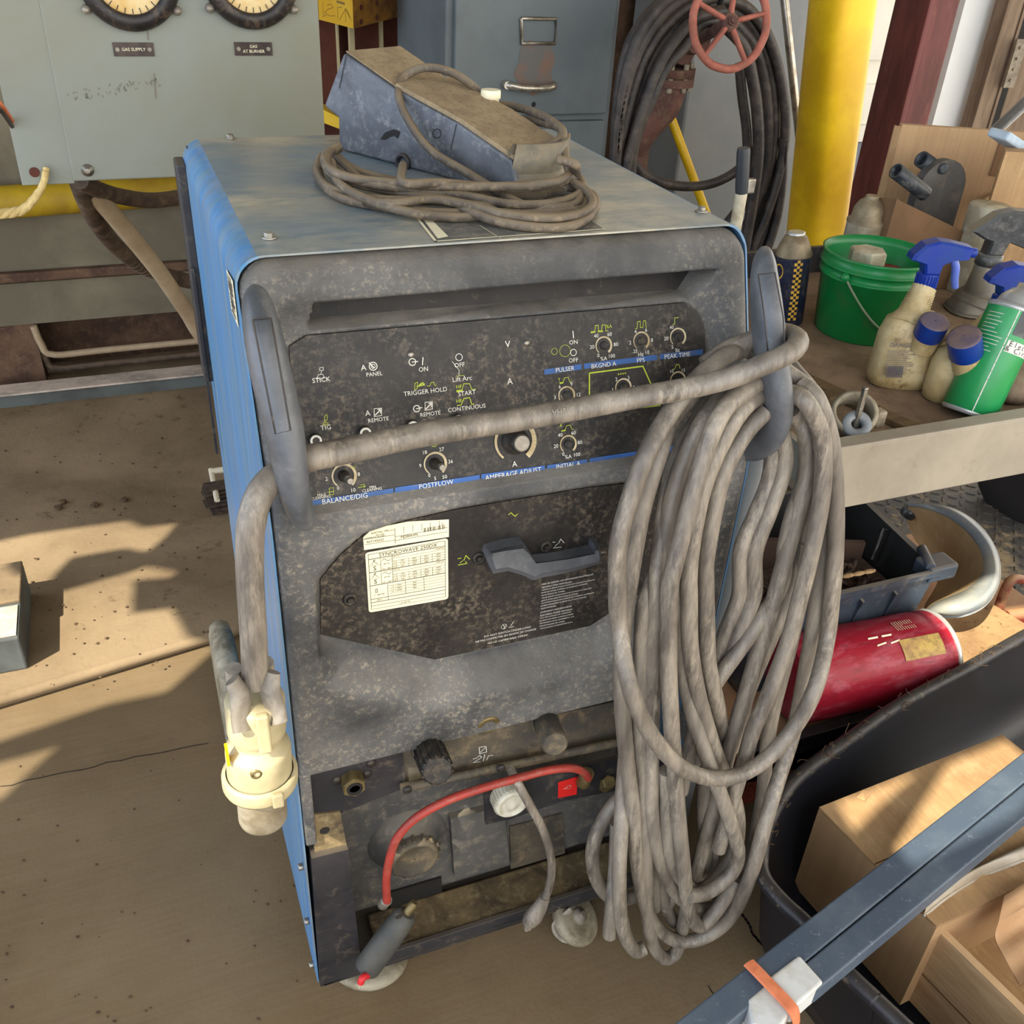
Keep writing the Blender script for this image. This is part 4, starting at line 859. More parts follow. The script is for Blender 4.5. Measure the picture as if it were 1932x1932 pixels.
for (x, y, s1, s2, m) in [(252, 93, 'GAS SUPPLY', '', m_nameplate), (478, 92, 'GAS', 'AT BURNER', m_nameplate)]:
    c = aty(x, y, GY); mb = MB(); mb.box(c+V((0, -.001, 0)), (.066, .003, .0215)); npo = mb.build('nameplate', m, gp, 'small dark nameplate')
    mb = MB(); mb.text(s1, c+V((0, -.0034, .004 if s2 else 0)), UX, UZ, .0072);
    if s2: mb.text(s2, c+V((0, -.0034, -.004)), UX, UZ, .0072)
    mb.build('nameplate_lettering', m_label, npo)
    for s_ in (-1, 1): mb = MB(); mb.lathe(c+V((s_*.026, -.002, 0)), NL, [(.004, 0), (.0035, .002)], 10); mb.build('rivet', m_knobcap, npo)
c = aty(65, 325, GY+.002); mb = MB(); mb.lathe(c, NL, [(.0085, 0), (.0085, .0012)], 20); mb.build('flange_hole', m_rust, fl)
c = aty(165, 321, GY); mb = MB(); mb.lathe(c, NL, [(.011, 0), (.011, .002), (.006, .003), (.006, .008), (.004, .009)], 16); mb.build('panel_screw', m_steel, gp)
mb = MB(); random.seed(11)
for k in range(60):
    t = random.random(); x = 128+t*170+random.uniform(-4, 4); y = 182-t*26+random.uniform(-9, 9)
    mb.stroke([aty(x, y, GY-.0006), aty(x+random.uniform(-3, 4), y+random.uniform(-5, 5), GY-.0006)], random.uniform(.0008, .002), NL)
for (x, y, L_) in [(277, 50, 24), (291, 140, 44)]: mb.stroke([aty(x, y, GY-.0006), aty(x+3, y+L_, GY-.0006)], .0025, NL)
mb.build('smudge_marks', M('faded_smudge', (112, 110, 96), bump=0), gp, 'faded scribbled smudge marks')
# rope: three twisted strands
mb = MB(); P = cat([aty(x, y, GY-.012) for x, y in [(-30, 402), (0, 403), (40, 397), (62, 378), (76, 358), (84, 338), (86, 322)]], 10)
for s_ in range(3):
    Q = []; Ls_ = 0
    for i, p in enumerate(P):
        if i: Ls_ += (p-P[i-1]).length
        a = Ls_/.0075+s_*2*PI/3; Q.append(p+V((math.cos(a)*.45, math.sin(a), math.sin(a)*.2+math.cos(a)*.9))*.0045)
    mb.tube(Q, .0055, 8, 1)
tag(mb.build('rope', m_rope), 'pale twisted rope hanging below the gauge panel', 'rope')
# conduits and hoses under the panel
mb = MB(); P = [aty(x, y, yy) for x, y, yy in [(150, 345, 1.25), (165, 385, 1.35), (190, 430, 1.5), (225, 470, 1.65), (270, 503, 1.8), (320, 522, 1.9), (365, 532, 1.95), (420, 540, 2.)]]+[V((.4, 2.3, .33))]
mb.tube(P, .0195, 12, 6)
PP = cat(P, 12)
for i in range(44, len(PP)-6, 2): mb.tube([PP[i-1], PP[i]], .0215, 12, 1)
tag(mb.build('flexible_conduit', m_conduit), 'dark brown flexible conduit curving below the gauge panel', 'conduit')
mb = MB(); mb.tube([aty(x, y, yy) for x, y, yy in [(150, 340, 1.2), (185, 358, 1.3), (230, 371, 1.4), (285, 378, 1.5), (345, 370, 1.6), (420, 345, 1.7)]]+[V((.5, 2.31, .8))], .017, 12, 6); tag(mb.build('sagging_hose', m_conduit), 'brown hose sagging across the yellow pipe', 'hose')
mb = MB(); mb.tube([aty(x, y, yy) for x, y, yy in [(172, 358, 1.3), (230, 425, 1.42), (300, 512, 1.55), (350, 585, 1.65), (400, 655, 1.72)]]+[V((.28, 1.95, .045))], .0195, 14, 6); tag(mb.build('beige_pipe', m_beige), 'dusty beige pipe running diagonally down behind the machine', 'pipe')
# electric wires at far left
mb = MB(); mb.tube([aty(-30, 165, 1.0), aty(0, 195, 1.02), aty(14, 214, 1.06), aty(30, 240, 1.14)], .0035, 8, 4); tag(mb.build('orange_wire', m_strap), 'orange wire at the left edge beside the gauge panel', 'wire')
mb = MB(); mb.tube([aty(-30, 178, 1.0), aty(0, 207, 1.02), aty(13, 224, 1.06), aty(30, 250, 1.14)], .0035, 8, 4); tag(mb.build('black_wire', m_hose), 'black wire at the left edge below the orange wire', 'wire')
# steel block on the slab
A = atz(53, 1262, .03); zt = aty(48, 1200, A.y).z; B = atz(42, 1063, zt)
mb = MB(); mb.box((A.x-.3, (A.y+B.y)/2, .03+(zt-.03)/2), (.6, B.y-A.y, zt-.03), bev=.004); blk = mb.build('steel_block', m_bluegrey); 
tag(blk, 'blocky steel beam end on the slab at the left edge', 'beam')
mb = MB(); mb.box((A.x-.3, lerp(A.y, B.y, .22), zt+.001), (.59, (B.y-A.y)*.38, .003)); mb.build('chalky_patch', m_bright, blk, 'chalky white paint on top')
mb = MB(); mb.box((A.x-.3, lerp(A.y, B.y, .72), zt+.004), (.6, (B.y-A.y)*.55, .01), bev=.003); mb.build('dirt_layer', m_slab, blk, 'dirt on top')
# scrub brush behind the machine
br = thing('scrub_brush', 'white handled brush with dark bristles on the slab beside the machine', 'brush', atz(412, 965, .03))
h0 = atz(398, 885, .11); h1 = atz(410, 945, .10); mb = MB(); mb.tube([h0, h1], .007, 8, 1, flat=(.6, 1)); mb.tube([atz(398, 890, .11), atz(450, 882, .11)], .009, 8, 1); mb.build('brush_handle', m_brush, br)
mb = MB(); c = atz(415, 940, .065)
for k in range(8): mb.box(c+V((random.uniform(-.01, .02), random.uniform(-.02, .02), -.028+.01*k)), (.07, .04, .006), Matrix.Rotation(random.uniform(-.2, .2), 3, 'Z'))
mb.build('bristles', m_bristle, br)
# debris on slab
random.seed(21)
clod = MB(); 
def clod_at(p, r): 
    for _ in range(1):
        rings = []
        for j in range(5):
            a = PI*j/4; rings.append([p+V((math.sin(a)*math.cos(2*PI*k/7)*r*random.uniform(.7, 1.3), math.sin(a)*math.sin(2*PI*k/7)*r*random.uniform(.7, 1.3), -math.cos(a)*r*.5+r*.4)) for k in range(7)])
        clod.loft(rings, False, False)
for k in range(110):
    x = random.uniform(0, 400); y = random.uniform(800, 1200) if random.random() < .8 else random.uniform(1200, 1300)
    if x < 60 and y > 1040: continue
    clod_at(atz(x, y, .03), random.uniform(.0012, .0042))
for x, y in [(180, 955), (235, 945), (110, 960), (118, 950)]: clod_at(atz(x, y, .03), .011)
for k in range(50): clod_at(atz(random.uniform(0, 560), random.uniform(1420, 1932), 0), random.uniform(.001, .0028))
tag(clod.build('dirt_crumbs', m_debris), 'dark dirt crumbs scattered over the slab and floor', 'dirt', kind='stuff')

# ================================================================ CENTRE BACKGROUND
# yellow block with scratched writing and rusty bolted side
yb = thing('yellow_block', 'yellow painted block with scratched marks and a rusty bolted side plate, behind the pedal', 'block', aty(665, 52, 1.9))
p0 = aty(600, -60, 2.02); p1 = aty(667, -60, 1.86); p2 = aty(775, -60, 2.05)
q0 = aty(602, 37, 2.02); q1 = aty(667, 54, 1.86); q2 = aty(774, 26, 2.05)
dz = V((0, 0, .35))
mb = MB(); mb.add([q0, q1, q1+dz, q0+dz], [[0, 1, 2, 3]]); bk_ = V((.03, .14, 0)); mb.prism([q0, q1, q1+bk_, q0+bk_], dz); mb.build('yellow_face', m_yblock, yb)
mb = MB(); mb.prism([q1, q2, q2+V((-.03, .12, 0)), q1+V((-.0, .12, 0))], dz); mb.build('side_plate', m_ybside, yb, 'rusty brown plate with bolt holes')
nrm = (q2-q1).cross(V((0, 0, 1))).normalized(); nrm = nrm if nrm.y < 0 else -nrm
def onpl2(x, y, p0_, n_, o=0.): d = ray(x, y); return CAM+d*((p0_+n_*o-CAM).dot(n_)/d.dot(n_))
for x, y in [(681, 14), (681, 41), (711, 5), (711, 33), (751, 16)]:
    c = onpl2(x, y, q1, nrm, .0); mb = MB(); mb.lathe(c, nrm, [(.0065, 0), (.006, .002)], 12); mb.build('bolt_hole', m_rust, yb)
nf = (q1-q0).cross(V((0, 0, 1))).normalized(); nf = nf if nf.y < 0 else -nf
mb = MB()
for pts in [[(609, 5), (610, 32)], [(609, 31), (616, 28)], [(617, 10), (625, 8), (628, 14), (618, 18), (612, 24), (622, 30), (632, 30)], [(637, 14), (637, 35)], [(637, 14), (645, 14)], [(640, 38), (652, 16), (652, 42)], [(652, 16), (660, 34)], [(655, 20), (664, 40)]]:
    mb.stroke([onpl2(x, y, q1, nf, .001) for x, y in pts], .0012, nf)
mb.stroke([onpl2(x, y, q1, nf, .001) for x, y in [(636, 3), (649, 7)]], .005, nf)
mb.build('scratched_writing', M('scratched_ink', (120, 90, 40), bump=0), yb)
# dark red rack posts and pale battens
for k, (xa, xb, yy) in enumerate([(596, 639, 2.1), (640, 665, 2.12), (670, 718, 2.1), (723, 757, 2.12)]):
    a = aty(xa, 160, yy); b = aty(xb, 160, yy); mb = MB(); mb.box(((a.x+b.x)/2, yy+.03, 1.0), (b.x-a.x, .06, 2.0), bev=.003)
    tag(mb.build('steel_post', m_rust), ['dark red steel post beside the gauge panel edge', 'dark red steel post second from the gauge panel', 'dark red steel post right of the pale wooden batten', 'dark red steel post nearest the cream column'][k], 'post', 'dark red posts behind the pedal')
for k, (xa, xb, yy) in enumerate([(661, 670, 2.06), (757, 771, 2.06), (718, 723, 2.09), (638, 641, 2.09)]):
    a = aty(xa, 140, yy); b = aty(xb, 140, yy); mb = MB(); mb.box(((a.x+b.x)/2, yy, 1.0), (b.x-a.x, .02, 2.0)); tag(mb.build('wooden_batten', m_cream), ['wide pale batten between the dark red posts under the yellow block', 'pale batten beside the cream column', 'thin pale strip between the two right dark red posts', 'thin strip between the two left dark red posts'][k], 'batten')
a = aty(611, 205, 1.95); mb = MB(); mb.prism([aty(x, y, 2.02) for x, y in [(600, 202), (640, 222), (640, 243), (600, 228)]], V((.02, .078, 0))); tag(mb.build('yellow_timber', m_yblock), 'yellow timber end behind the heel of the pedal', 'timber')
mb = MB(); a = aty(768, 120, 2.14); b = aty(848, 120, 2.14); mb.box(((a.x+b.x)/2, 2.2, 1.0), (b.x-a.x, .12, 2.0), bev=.012); mb.tube([V((lerp(a.x, b.x, .3), 2.138, 0)), V((lerp(a.x, b.x, .3), 2.138, 2.0))], .012, 8, 1); tag(mb.build('cream_column', m_cream), 'weathered cream column left of the filing cabinet', 'column')
# filing cabinet
CYF = 1.5
fc = thing('filing_cabinet', 'blue grey steel filing cabinet behind the machine', 'filing cabinet', (.885, 1.75, 0))
xl = aty(846, 60, CYF).x; xr = aty(1172, 60, CYF).x; zs = aty(1148, 218, CYF).z
mb = MB(); mb.box(((xl+xr)/2, CYF+.23, .75), (xr-xl, .42, 1.5), bev=.004); mb.build('cabinet_body', m_cab, fc)
for k in range(3):
    zt_ = zs-.008-.31*k; mb = MB(); mb.box(((xl+xr)/2, CYF+.012, zt_-.15), (xr-xl-.036, .02, .292), bev=.003); mb.build('drawer', m_cab, fc)
mb = MB(); mb.box(((xl+xr)/2, CYF+.012, (zs+.004+1.48)/2), (xr-xl-.036, .02, 1.48-zs-.004), bev=.003); dr = mb.build('drawer', m_cab, fc)
mb = MB(); P = [aty(x, y, CYF-.002) for x, y in [(984, 35), (1049, 36), (1047, 82), (984, 82)]]; mb.tube(P+[P[0]], .0045, 6, 1); mb.build('label_holder', m_chrome, dr)
mb = MB(); a = aty(955, 160, CYF-.004); b = aty(1046, 161, CYF-.004); mb.tube([a+V((0, .01, 0)), a+V((.006, -.012, 0)), lerp(a, b, .3)+V((0, -.022, -.004)), lerp(a, b, .7)+V((0, -.022, -.004)), b+V((-.006, -.012, 0)), b+V((0, .01, 0))], .0085, 10, 6, flat=(1, .8)); mb.lathe(a, NL, [(.011, -.004), (.009, .01)], 12); mb.build('drawer_handle', m_chrome, dr)
c = aty(1010, 120, CYF+.0015); mb = MB(); P = []
for k in range(24):
    a = 2*PI*k/24; P.append(c+V((math.cos(a)*.052*random.uniform(.8, 1.15), -.0003, math.sin(a)*.06*random.uniform(.85, 1.1)-.01)))
mb.add(P, [list(range(24))]); mb.build('rust_stain', m_rustpatch, dr, 'brown rust stain above the handle')
c = aty(1007, 197, CYF+.001); mb = MB(); mb.lathe(c, NL, [(.006, 0), (.005, .001)], 12); mb.build('keyhole', m_dark, dr)
# grey locker behind the hoses
mb = MB(); a = aty(1296, 250, 1.9); b = aty(1486, 250, 1.9); mb.box(((a.x+b.x)/2+.03, 2.1, .66), (b.x-a.x+.1, .4, 1.32), bev=.01); tag(mb.build('grey_locker', m_greysheet), 'plain grey steel locker seen through the black hose coil', 'locker')
mb = MB(); a = aty(1170, 250, 2.3); b = aty(1300, 250, 2.3); mb.box(((a.x+b.x)/2, 2.5, .8), (b.x-a.x+.2, .3, 1.6)); tag(mb.build('brown_crate', m_furnrust), 'dark brown crate in the shadow behind the valve', 'crate')
# shelf of dusty parts top right of the coil
rk = thing('parts_rack', 'dusty rack of brown parts above the grey locker', 'rack', (2.0, 2.25, 0))
a = aty(1440, 75, 2.2); b = aty(1545, 75, 2.2)
mb = MB(); mb.box(((a.x+b.x)/2, 2.3, a.z), (b.x-a.x, .25, .03)); mb.build('shelf', m_brown, rk)
mb = MB(); 
for k in range(4): mb.box((lerp(a.x, b.x, .15+.23*k), 2.28, a.z+.04+.02*(k % 2)), (.05, .12, .06+.04*(k % 2)), bev=.01)
mb.build('shelf_parts', m_valve, rk)
mb = MB(); mb.box((b.x, 2.32, a.z/2), (.04, .04, a.z)); mb.box((a.x, 2.4, a.z/2), (.04, .04, a.z)); mb.build('rack_post', m_greysheet, rk)
# valve with handwheel
vv = thing('gate_valve', 'rusty flanged valve with a faded red handwheel, behind the machine', 'valve', (1.25, 1.5, 0))
VY = 1.5
c0 = aty(1262, 160, VY); c1_ = aty(1264, 118, VY); sc = (c0-CAM).dot(FW)/FL
axv = V((0, 0, 1))
mb = MB(); mb.lathe(c0+V((0, 0, .0)), axv, [(46*sc, 0), (46*sc, .018), (30*sc, .019), (46*sc, .022), (46*sc, .042)], 30, cap=True); mb.build('flange', m_valve, vv)
for k in range(8):
    a = 2*PI*k/8+.3; e = V((math.cos(a), math.sin(a), 0))*38*sc; mb = MB(); mb.cyl(c0+e+V((0, 0, -.012)), c0+e+V((0, 0, .055)), .007, 8, smooth=False); mb.build('flange_bolt', m_castring, vv)
mb = MB(); lo = aty(1200, 255, VY+.02); mb.tube([c0+V((0, 0, .005)), aty(1245, 195, VY), lo, aty(1185, 320, VY+.05)], [34*sc, 40*sc, 36*sc, 26*sc], 20, 5); mb.cyl(V((lo.x, lo.y+.02, 0)), V((lo.x, lo.y+.02, lo.z)), .05, 16); mb.build('valve_body', m_valve, vv)
hub = aty(1377, 42, 1.13); vb = c0+V((0, 0, .05)); top_ = aty(1285, 85, VY)
mb = MB(); mb.tube([vb, top_+V((0, 0, .02)), aty(1320, 75, 1.42)], [32*sc, 40*sc, 24*sc], 18, 5); mb.tube([aty(1310, 80, 1.44), aty(1345, 60, 1.3), hub], .013, 10, 3); mb.build('bonnet', m_valve, vv)
hax = (CAM-hub).normalized(); hax = (hax+V((.35, 0, .15))).normalized(); sh = (hub-CAM).dot(FW)/FL
u_ = V((0, 0, 1))-hax*hax.z; u_.normalize(); w_ = hax.cross(u_)
mb = MB(); N_ = 48; RH = 81*sh; P = [hub+(u_*math.cos(2*PI*k/N_)*1.0+w_*math.sin(2*PI*k/N_)*.9)*RH*(1+.006*math.sin(10*2*PI*k/N_)) for k in range(N_+1)]
mb.tube(P, .0085, 12, 1, False, True, (1, 1.1), True)
hw = mb.build('handwheel', m_wheel, vv, 'faded red five spoke handwheel')
mb = MB()
for k in range(5):
    a = math.radians(95-72*k); e = (u_*math.sin(a)-w_*math.cos(a)*-.9); mb.tube([hub+e*.016, hub+e*RH*.97], [.0085, .006, .0075], 10, 4, flat=(1.25, .7), ref=hax)
mb.build('spokes', m_wheel, hw)
mb = MB(); mb.lathe(hub-hax*.012, hax, [(.018, 0), (.020, .008), (.019, .018), (.013, .022)], 24); mb.lathe(hub+hax*.008, hax, [(.0095, 0), (.0095, .010)], 6, smooth=False); mb.lathe(hub+hax*.016, hax, [(.0055, 0), (.005, .008)], 12); mb.build('hub_nut', m_valve, hw)
# yellow bar
mb = MB(); a = aty(1250, 180, 1.62); b = aty(1330, 395, 1.62); d_ = (b-a); mb.cyl(a, a+d_*(a.z/(a.z-b.z)*.995), .0125, 14); tag(mb.build('yellow_bar', m_yellow), 'thin yellow pole leaning behind the machine below the valve', 'pole')
# pale fittings in the shadow
for k, (x0, y0, x1, y1, r, m, lb) in enumerate([(1195, 340, 1222, 262, .028, m_castring, 'pale dusty upright fitting low beside the valve'), (1200, 305, 1275, 312, .013, m_castring, 'short horizontal pale pipe below the valve'), (1238, 268, 1272, 266, .018, m_canwhite, 'short grey pipe stub beside the yellow pole')]):
    mb = MB(); a = aty(x0, y0, 2.28); b = aty(x1, y1, 2.28); a = V((a.x, a.y, 0)) if k == 0 else a; mb.cyl(a, b, r*1.35, 16); tag(mb.build('pipe_fitting', m), lb, 'pipe fitting')
# white tube, grip rod
mb = MB(); a = aty(1480, 0, 1.75); b = aty(1507, 250, 1.75); d_ = b-a; mb.cyl(a-d_*.6, a+d_*(a.z/(a.z-b.z)*.999), .0125, 16); tag(mb.build('chrome_pole', m_chrome), 'bright chrome pole standing left of the yellow column', 'pole')
rd = thing('handled_rod', 'upright white rod with a black grip behind the right corner of the machine', 'rod', aty(1398, 440, .72)-V((0, 0, aty(1398, 440, .72).z)))
a = aty(1403, 279, .72); b = aty(1399, 364, .72); mb = MB(); mb.lathe(b, a-b, [(.0115, 0), (.0125, .01), (.0125, (a-b).length-.008), (.011, (a-b).length)], 16); mb.build('grip', m_tubeblk, rd, 'black grip')
mb = MB(); mb.cyl(V((b.x, b.y, 0)), b, .0115, 14); mb.build('shaft', m_canwhite, rd, 'scuffed white shaft'); mb = MB(); mb.box(b+V((.016, 0, .012)), (.018, .012, .028), bev=.003); mb.build('clip', m_steel, rd)
# black hose coil
hc = thing('hose_coil', 'big coil of black rubber hoses hanging behind the machine', 'hose coil', (1.4, 1.32, .3))
random.seed(5)
def hose(pts, yy, r=.0125):
    mb = MB(); mb.tube([aty(x, y, yy+(q[0] if q else 0)) for x, y, *q in pts], r, 10, 6); mb.build('hose', m_hose, hc)
LEFT = [[(1345, -20), (1290, -5), (1240, 40), (1205, 95), (1182, 160), (1168, 230), (1162, 300), (1158, 380)], [(1350, -6), (1300, 10), (1250, 55), (1215, 110), (1192, 180), (1175, 250), (1165, 300), (1160, 380)],
        [(1360, 6), (1305, 22), (1262, 65), (1228, 120), (1203, 190), (1185, 255), (1172, 310), (1166, 390)], [(1365, 20), (1315, 34), (1270, 80), (1238, 135), (1212, 205), (1194, 265), (1180, 320), (1175, 400)],
        [(1370, 34), (1322, 46), (1290, 90), (1255, 130), (1228, 190), (1206, 240), (1192, 300), (1188, 400)], [(1300, -20), (1240, 10), (1200, 60), (1180, 110), (1166, 190), (1160, 300)], [(1330, -30), (1262, -2), (1216, 50), (1190, 110), (1176, 170), (1166, 250), (1160, 340)]]
for k, L_ in enumerate(LEFT): hose(L_, 1.28+.02*(k % 3), .0135)
RIGHT = [[(1345, 0), (1400, 8), (1440, 50), (1464, 110), (1478, 180), (1482, 250), (1470, 330), (1448, 400), (1420, 470), (1405, 540)],
         [(1340, 20), (1395, 26), (1430, 70), (1452, 130), (1462, 200), (1460, 280), (1442, 350), (1420, 400), (1400, 440)],
         [(1340, 12), (1398, 14), (1436, 58), (1460, 120), (1470, 190), (1470, 265), (1455, 340), (1435, 400), (1412, 470), (1400, 520)],
         [(1380, 60), (1412, 100), (1432, 170), (1440, 240), (1436, 310), (1420, 360), (1390, 400), (1370, 425)],
         [(1370, 50), (1404, 90), (1422, 160), (1430, 230), (1430, 300), (1420, 380), (1405, 470)], [(1385, 40), (1425, 90), (1444, 160), (1450, 240), (1445, 320), (1425, 390), (1405, 450)],
         [(1395, 120), (1400, 180), (1408, 240), (1410, 290), (1410, 380)], [(1188, 296), (1210, 325), (1250, 345), (1300, 352), (1350, 344), (1395, 318), (1430, 275), (1452, 220), (1456, 160)],
         [(1478, 260), (1476, 340), (1466, 410), (1448, 470), (1430, 530)], [(1470, 300), (1462, 370), (1445, 430), (1425, 490), (1412, 560)]]
for k, L_ in enumerate(RIGHT): hose(L_, 1.34+.022*(k % 4), .0125 if k not in (3, 4, 5) else .015)
mb = MB(); p = aty(1350, -30, 1.32); mb.tube([V((p.x, 1.34, p.z+.04)), V((p.x, 1.34, 3.29))], .01, 8, 1); mb.ring(V((p.x, 1.34, p.z)), (1, 0, .3), .05, .008); mb.build('hanger', m_black, hc)
# yellow column
YY = 1.5
b0 = aty(1528, 530, YY); t0 = aty(1590, 0, YY-.05); d_ = (t0-b0); sc = (b0-CAM).dot(FW)/FL; st = (t0-CAM).dot(FW)/FL
base = b0-d_*(b0.z/d_.z); top = b0+d_*((3.29-b0.z)/d_.z)
mb = MB()
def sup(c, ra, rb):
    P = []
    for k in range(32):
        a = 2*PI*k/32; ca, sa = math.cos(a), math.sin(a); P.append(c+V((ra*math.copysign(abs(ca)**.55, ca), rb*math.copysign(abs(sa)**.55, sa), 0)))
    return P
mb.loft([sup(lerp(base, top, k/12), .072, .075) for k in range(13)], True)
tag(mb.build('yellow_column', m_yellow), 'thick bright yellow steel column right of the hose coil', 'column')
# maroon column (two faces seen)
YM = 1.95
cA = aty(1745, 0, YM); xA = lerp(aty(1745, 0, YM).x, aty(1682, 320, YM).x, .5); xB = aty(1813, 0, YM).x; dA = atx(1688, 0, xA).y
mb = MB(); mb.box(((xA+xB)/2, (YM+dA)/2, 1.645), (xB-xA, dA-YM, 3.29), bev=.006); mb.box((xA+.01, YM+.002, 1.645), (.02, .012, 3.29), bev=.004); tag(mb.build('maroon_column', m_maroon), 'maroon steel column right of the yellow column', 'column')
# white board and brown post
YB_ = 2.15; xa = aty(1808, 60, YB_).x; xb = aty(1890, 60, YB_).x
mb = MB(); mb.box(((xa+xb)/2, YB_+.02, .85), (xb-xa, .03, 1.7)); tag(mb.build('white_board', m_sheet), 'tall bright white board between the maroon column and the brown door frame', 'board')
fr = thing('door_frame_post', 'weathered brown door frame with hinge at the top right edge', 'door frame', (2.5, 2.05, 0))
x1 = aty(1893, 60, 2.05).x
mb = MB(); mb.box((x1+.03, 2.09, .85), (.07, .06, 1.7)); mb.box((x1+.075, 2.07, .85), (.012, .03, 1.7)); mb.build('post', m_brown, fr)
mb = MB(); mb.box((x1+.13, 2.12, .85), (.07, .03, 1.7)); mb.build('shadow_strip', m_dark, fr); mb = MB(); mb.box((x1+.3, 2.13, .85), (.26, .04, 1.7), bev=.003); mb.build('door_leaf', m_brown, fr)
c = aty(1915, 120, 2.03); mb = MB(); mb.box(c, (.05, .008, .16)); 
for k in range(4): mb.cyl(c+V((-.004, -.004, -.055+.036*k)), c+V((-.004, -.01, -.055+.036*k)), .005, 8)
mb.build('hinge', m_castring, fr)
# ================================================================ POWER CABLE
pc = thing('power_cable', 'thick grey power cable coiled on the right handle, with a cream plug', 'power cable', (.5, -.08, 0))
def yb(y, o=0.): return -.045-.085*max(0, min(1.1, (y-640)/1180))+o
def loop(pts, o=0., r=.0104, name='cable_loop', n=6):
    P = []
    for p in pts:
        oo = p[2] if len(p) > 2 else 0
        q = aty(p[0], p[1], yb(p[1], o+oo))
        if q.z < r+.001: q = atz(p[0], p[1], r+.001)
        P.append(q)
    mb = MB(); mb.tube(P, r, 14, n); return mb.build(name, m_cable, pc)
def z8(L): return [(1080+p[0]/2.543, 1100+p[1]/2.543)+tuple(p[2:]) for p in L]
def z7(L): return [(1080+p[0]/3.018, 460+p[1]/3.018)+tuple(p[2:]) for p in L]
F = -.03
# front loop A
loop(z7([(1300, 790, .03), (1080, 640, .05), (960, 600, .05), (800, 690, .035), (600, 900, .02), (430, 1180, 0), (330, 1450, 0), (262, 1720, 0)])+z8([(215, 60), (225, 220), (270, 480, F), (350, 680, F), (450, 820, F), (560, 905, F), (690, 938, F), (820, 912, F), (950, 825, F), (1080, 670, F), (1170, 490, F), (1225, 250), (1245, 60)])+z7([(1495, 1800), (1500, 1500), (1475, 1150), (1400, 900), (1300, 790, .02)]), -.01)
# loop B
loop(z7([(1240, 700, .04), (1130, 600, .06), (980, 570, .06), (840, 650, .045), (700, 830, .03), (560, 1010, .02), (480, 1230, 0), (400, 1500, 0), (345, 1800, 0)])+z8([(240, 260), (238, 560), (262, 850), (292, 1100), (312, 1350), (350, 1550), (420, 1668), (520, 1718, -.01), (640, 1695, -.022), (760, 1600, -.035), (855, 1400, -.05), (925, 1150, -.045), (985, 950, -.03), (1050, 750, -.012), (1085, 600), (1140, 300), (1175, 60)])+z7([(1445, 1700), (1460, 1400), (1440, 1100), (1380, 880), (1240, 700, .04)]), .012)
# loop C
loop(z7([(1220, 790, .03), (1080, 760, .04), (930, 810, .02), (760, 990, 0), (640, 1220, 0), (560, 1480, 0), (500, 1800, 0)])+z8([(345, 120), (330, 450), (328, 750), (345, 1000), (350, 1300), (362, 1600), (392, 1740), (445, 1800), (500, 1765), (530, 1650), (560, 1500), (620, 1300), (700, 1000), (780, 700), (870, 400), (960, 100)])+z7([(1290, 1500), (1340, 1250), (1320, 1050), (1220, 930, .02)]), .012)
# loop D
loop(z7([(1230, 860, .02), (1090, 850, .02), (960, 950), (840, 1150), (740, 1400), (680, 1700), (662, 1900)])+z8([(560, 60), (565, 300), (600, 520), (650, 700), (700, 850), (760, 980), (795, 1130), (785, 1260), (745, 1350), (680, 1430), (600, 1480), (540, 1440), (480, 1340), (460, 1200), (450, 900)]), -.004)
loop(z7([(1100, 950), (980, 1080), (860, 1300), (800, 1550), (760, 1800)])+z8([(640, 0), (645, 200), (655, 400), (690, 560), (715, 700, .02), (735, 850, .035), (728, 1000, .035), (700, 1150, .035)]), .006)
# loop E: long strand with sharp bottom
loop(z7([(1060, 790, .03), (900, 900, .01), (800, 1060), (720, 1300), (640, 1600), (575, 1850)])+z8([(465, 60), (462, 400), (476, 700), (492, 900), (512, 1150), (532, 1350), (552, 1530), (585, 1625), (625, 1640), (700, 1560), (790, 1420)]), -.018)
# loop F
loop(z7([(1060, 760, .06), (930, 790, .055), (800, 900, .045), (690, 1050, .035), (590, 1250, .025), (530, 1500, .015), (497, 1750, .008)])+z8([(405, -20), (392, 250), (382, 600), (378, 900), (385, 1150), (425, 1340), (490, 1480), (580, 1555), (680, 1560), (770, 1500), (810, 1400)]), .004)
loop(z7([(800, 1200, .05), (720, 1400, .05), (650, 1650, .04)])+z8([(530, 20, .035), (525, 200, .035), (538, 430, .035), (580, 640, .025), (630, 800, .012), (690, 960), (755, 1140), (795, 1290), (770, 1380), (700, 1450), (630, 1490), (560, 1500)]), -.026)
# outer left low strands
loop(z8([(262, 760, .04), (242, 1000, .03), (232, 1200, .01), (224, 1400), (230, 1580), (258, 1700), (305, 1765), (345, 1750)]), -.0)
loop(z8([(215, 1150, .03), (208, 1350, .02), (195, 1500), (178, 1690)]), .012)
loop(z8([(300, 960, .06), (200, 1060, .05), (125, 1180, .05), (95, 1300, .05), (115, 1420, .05), (170, 1500, .05), (240, 1520, .06), (330, 1490, .06)]), .02)
# diagonal strand, front right
loop(z7([(1250, 950), (1330, 1080), (1320, 1350), (1260, 1530), (1215, 1720)])+z8([(1000, 10), (905, 170), (800, 320), (700, 460), (640, 560), (560, 800), (520, 1000)]), .016)
# speckled right strand
loop(z7([(1240, 850, .02), (1330, 900), (1410, 1060), (1430, 1250), (1410, 1500), (1350, 1800)])+z8([(1090, 80), (1045, 250), (985, 420), (925, 570), (865, 710), (825, 850), (780, 1000), (740, 1150), (700, 1280)]), -.016)
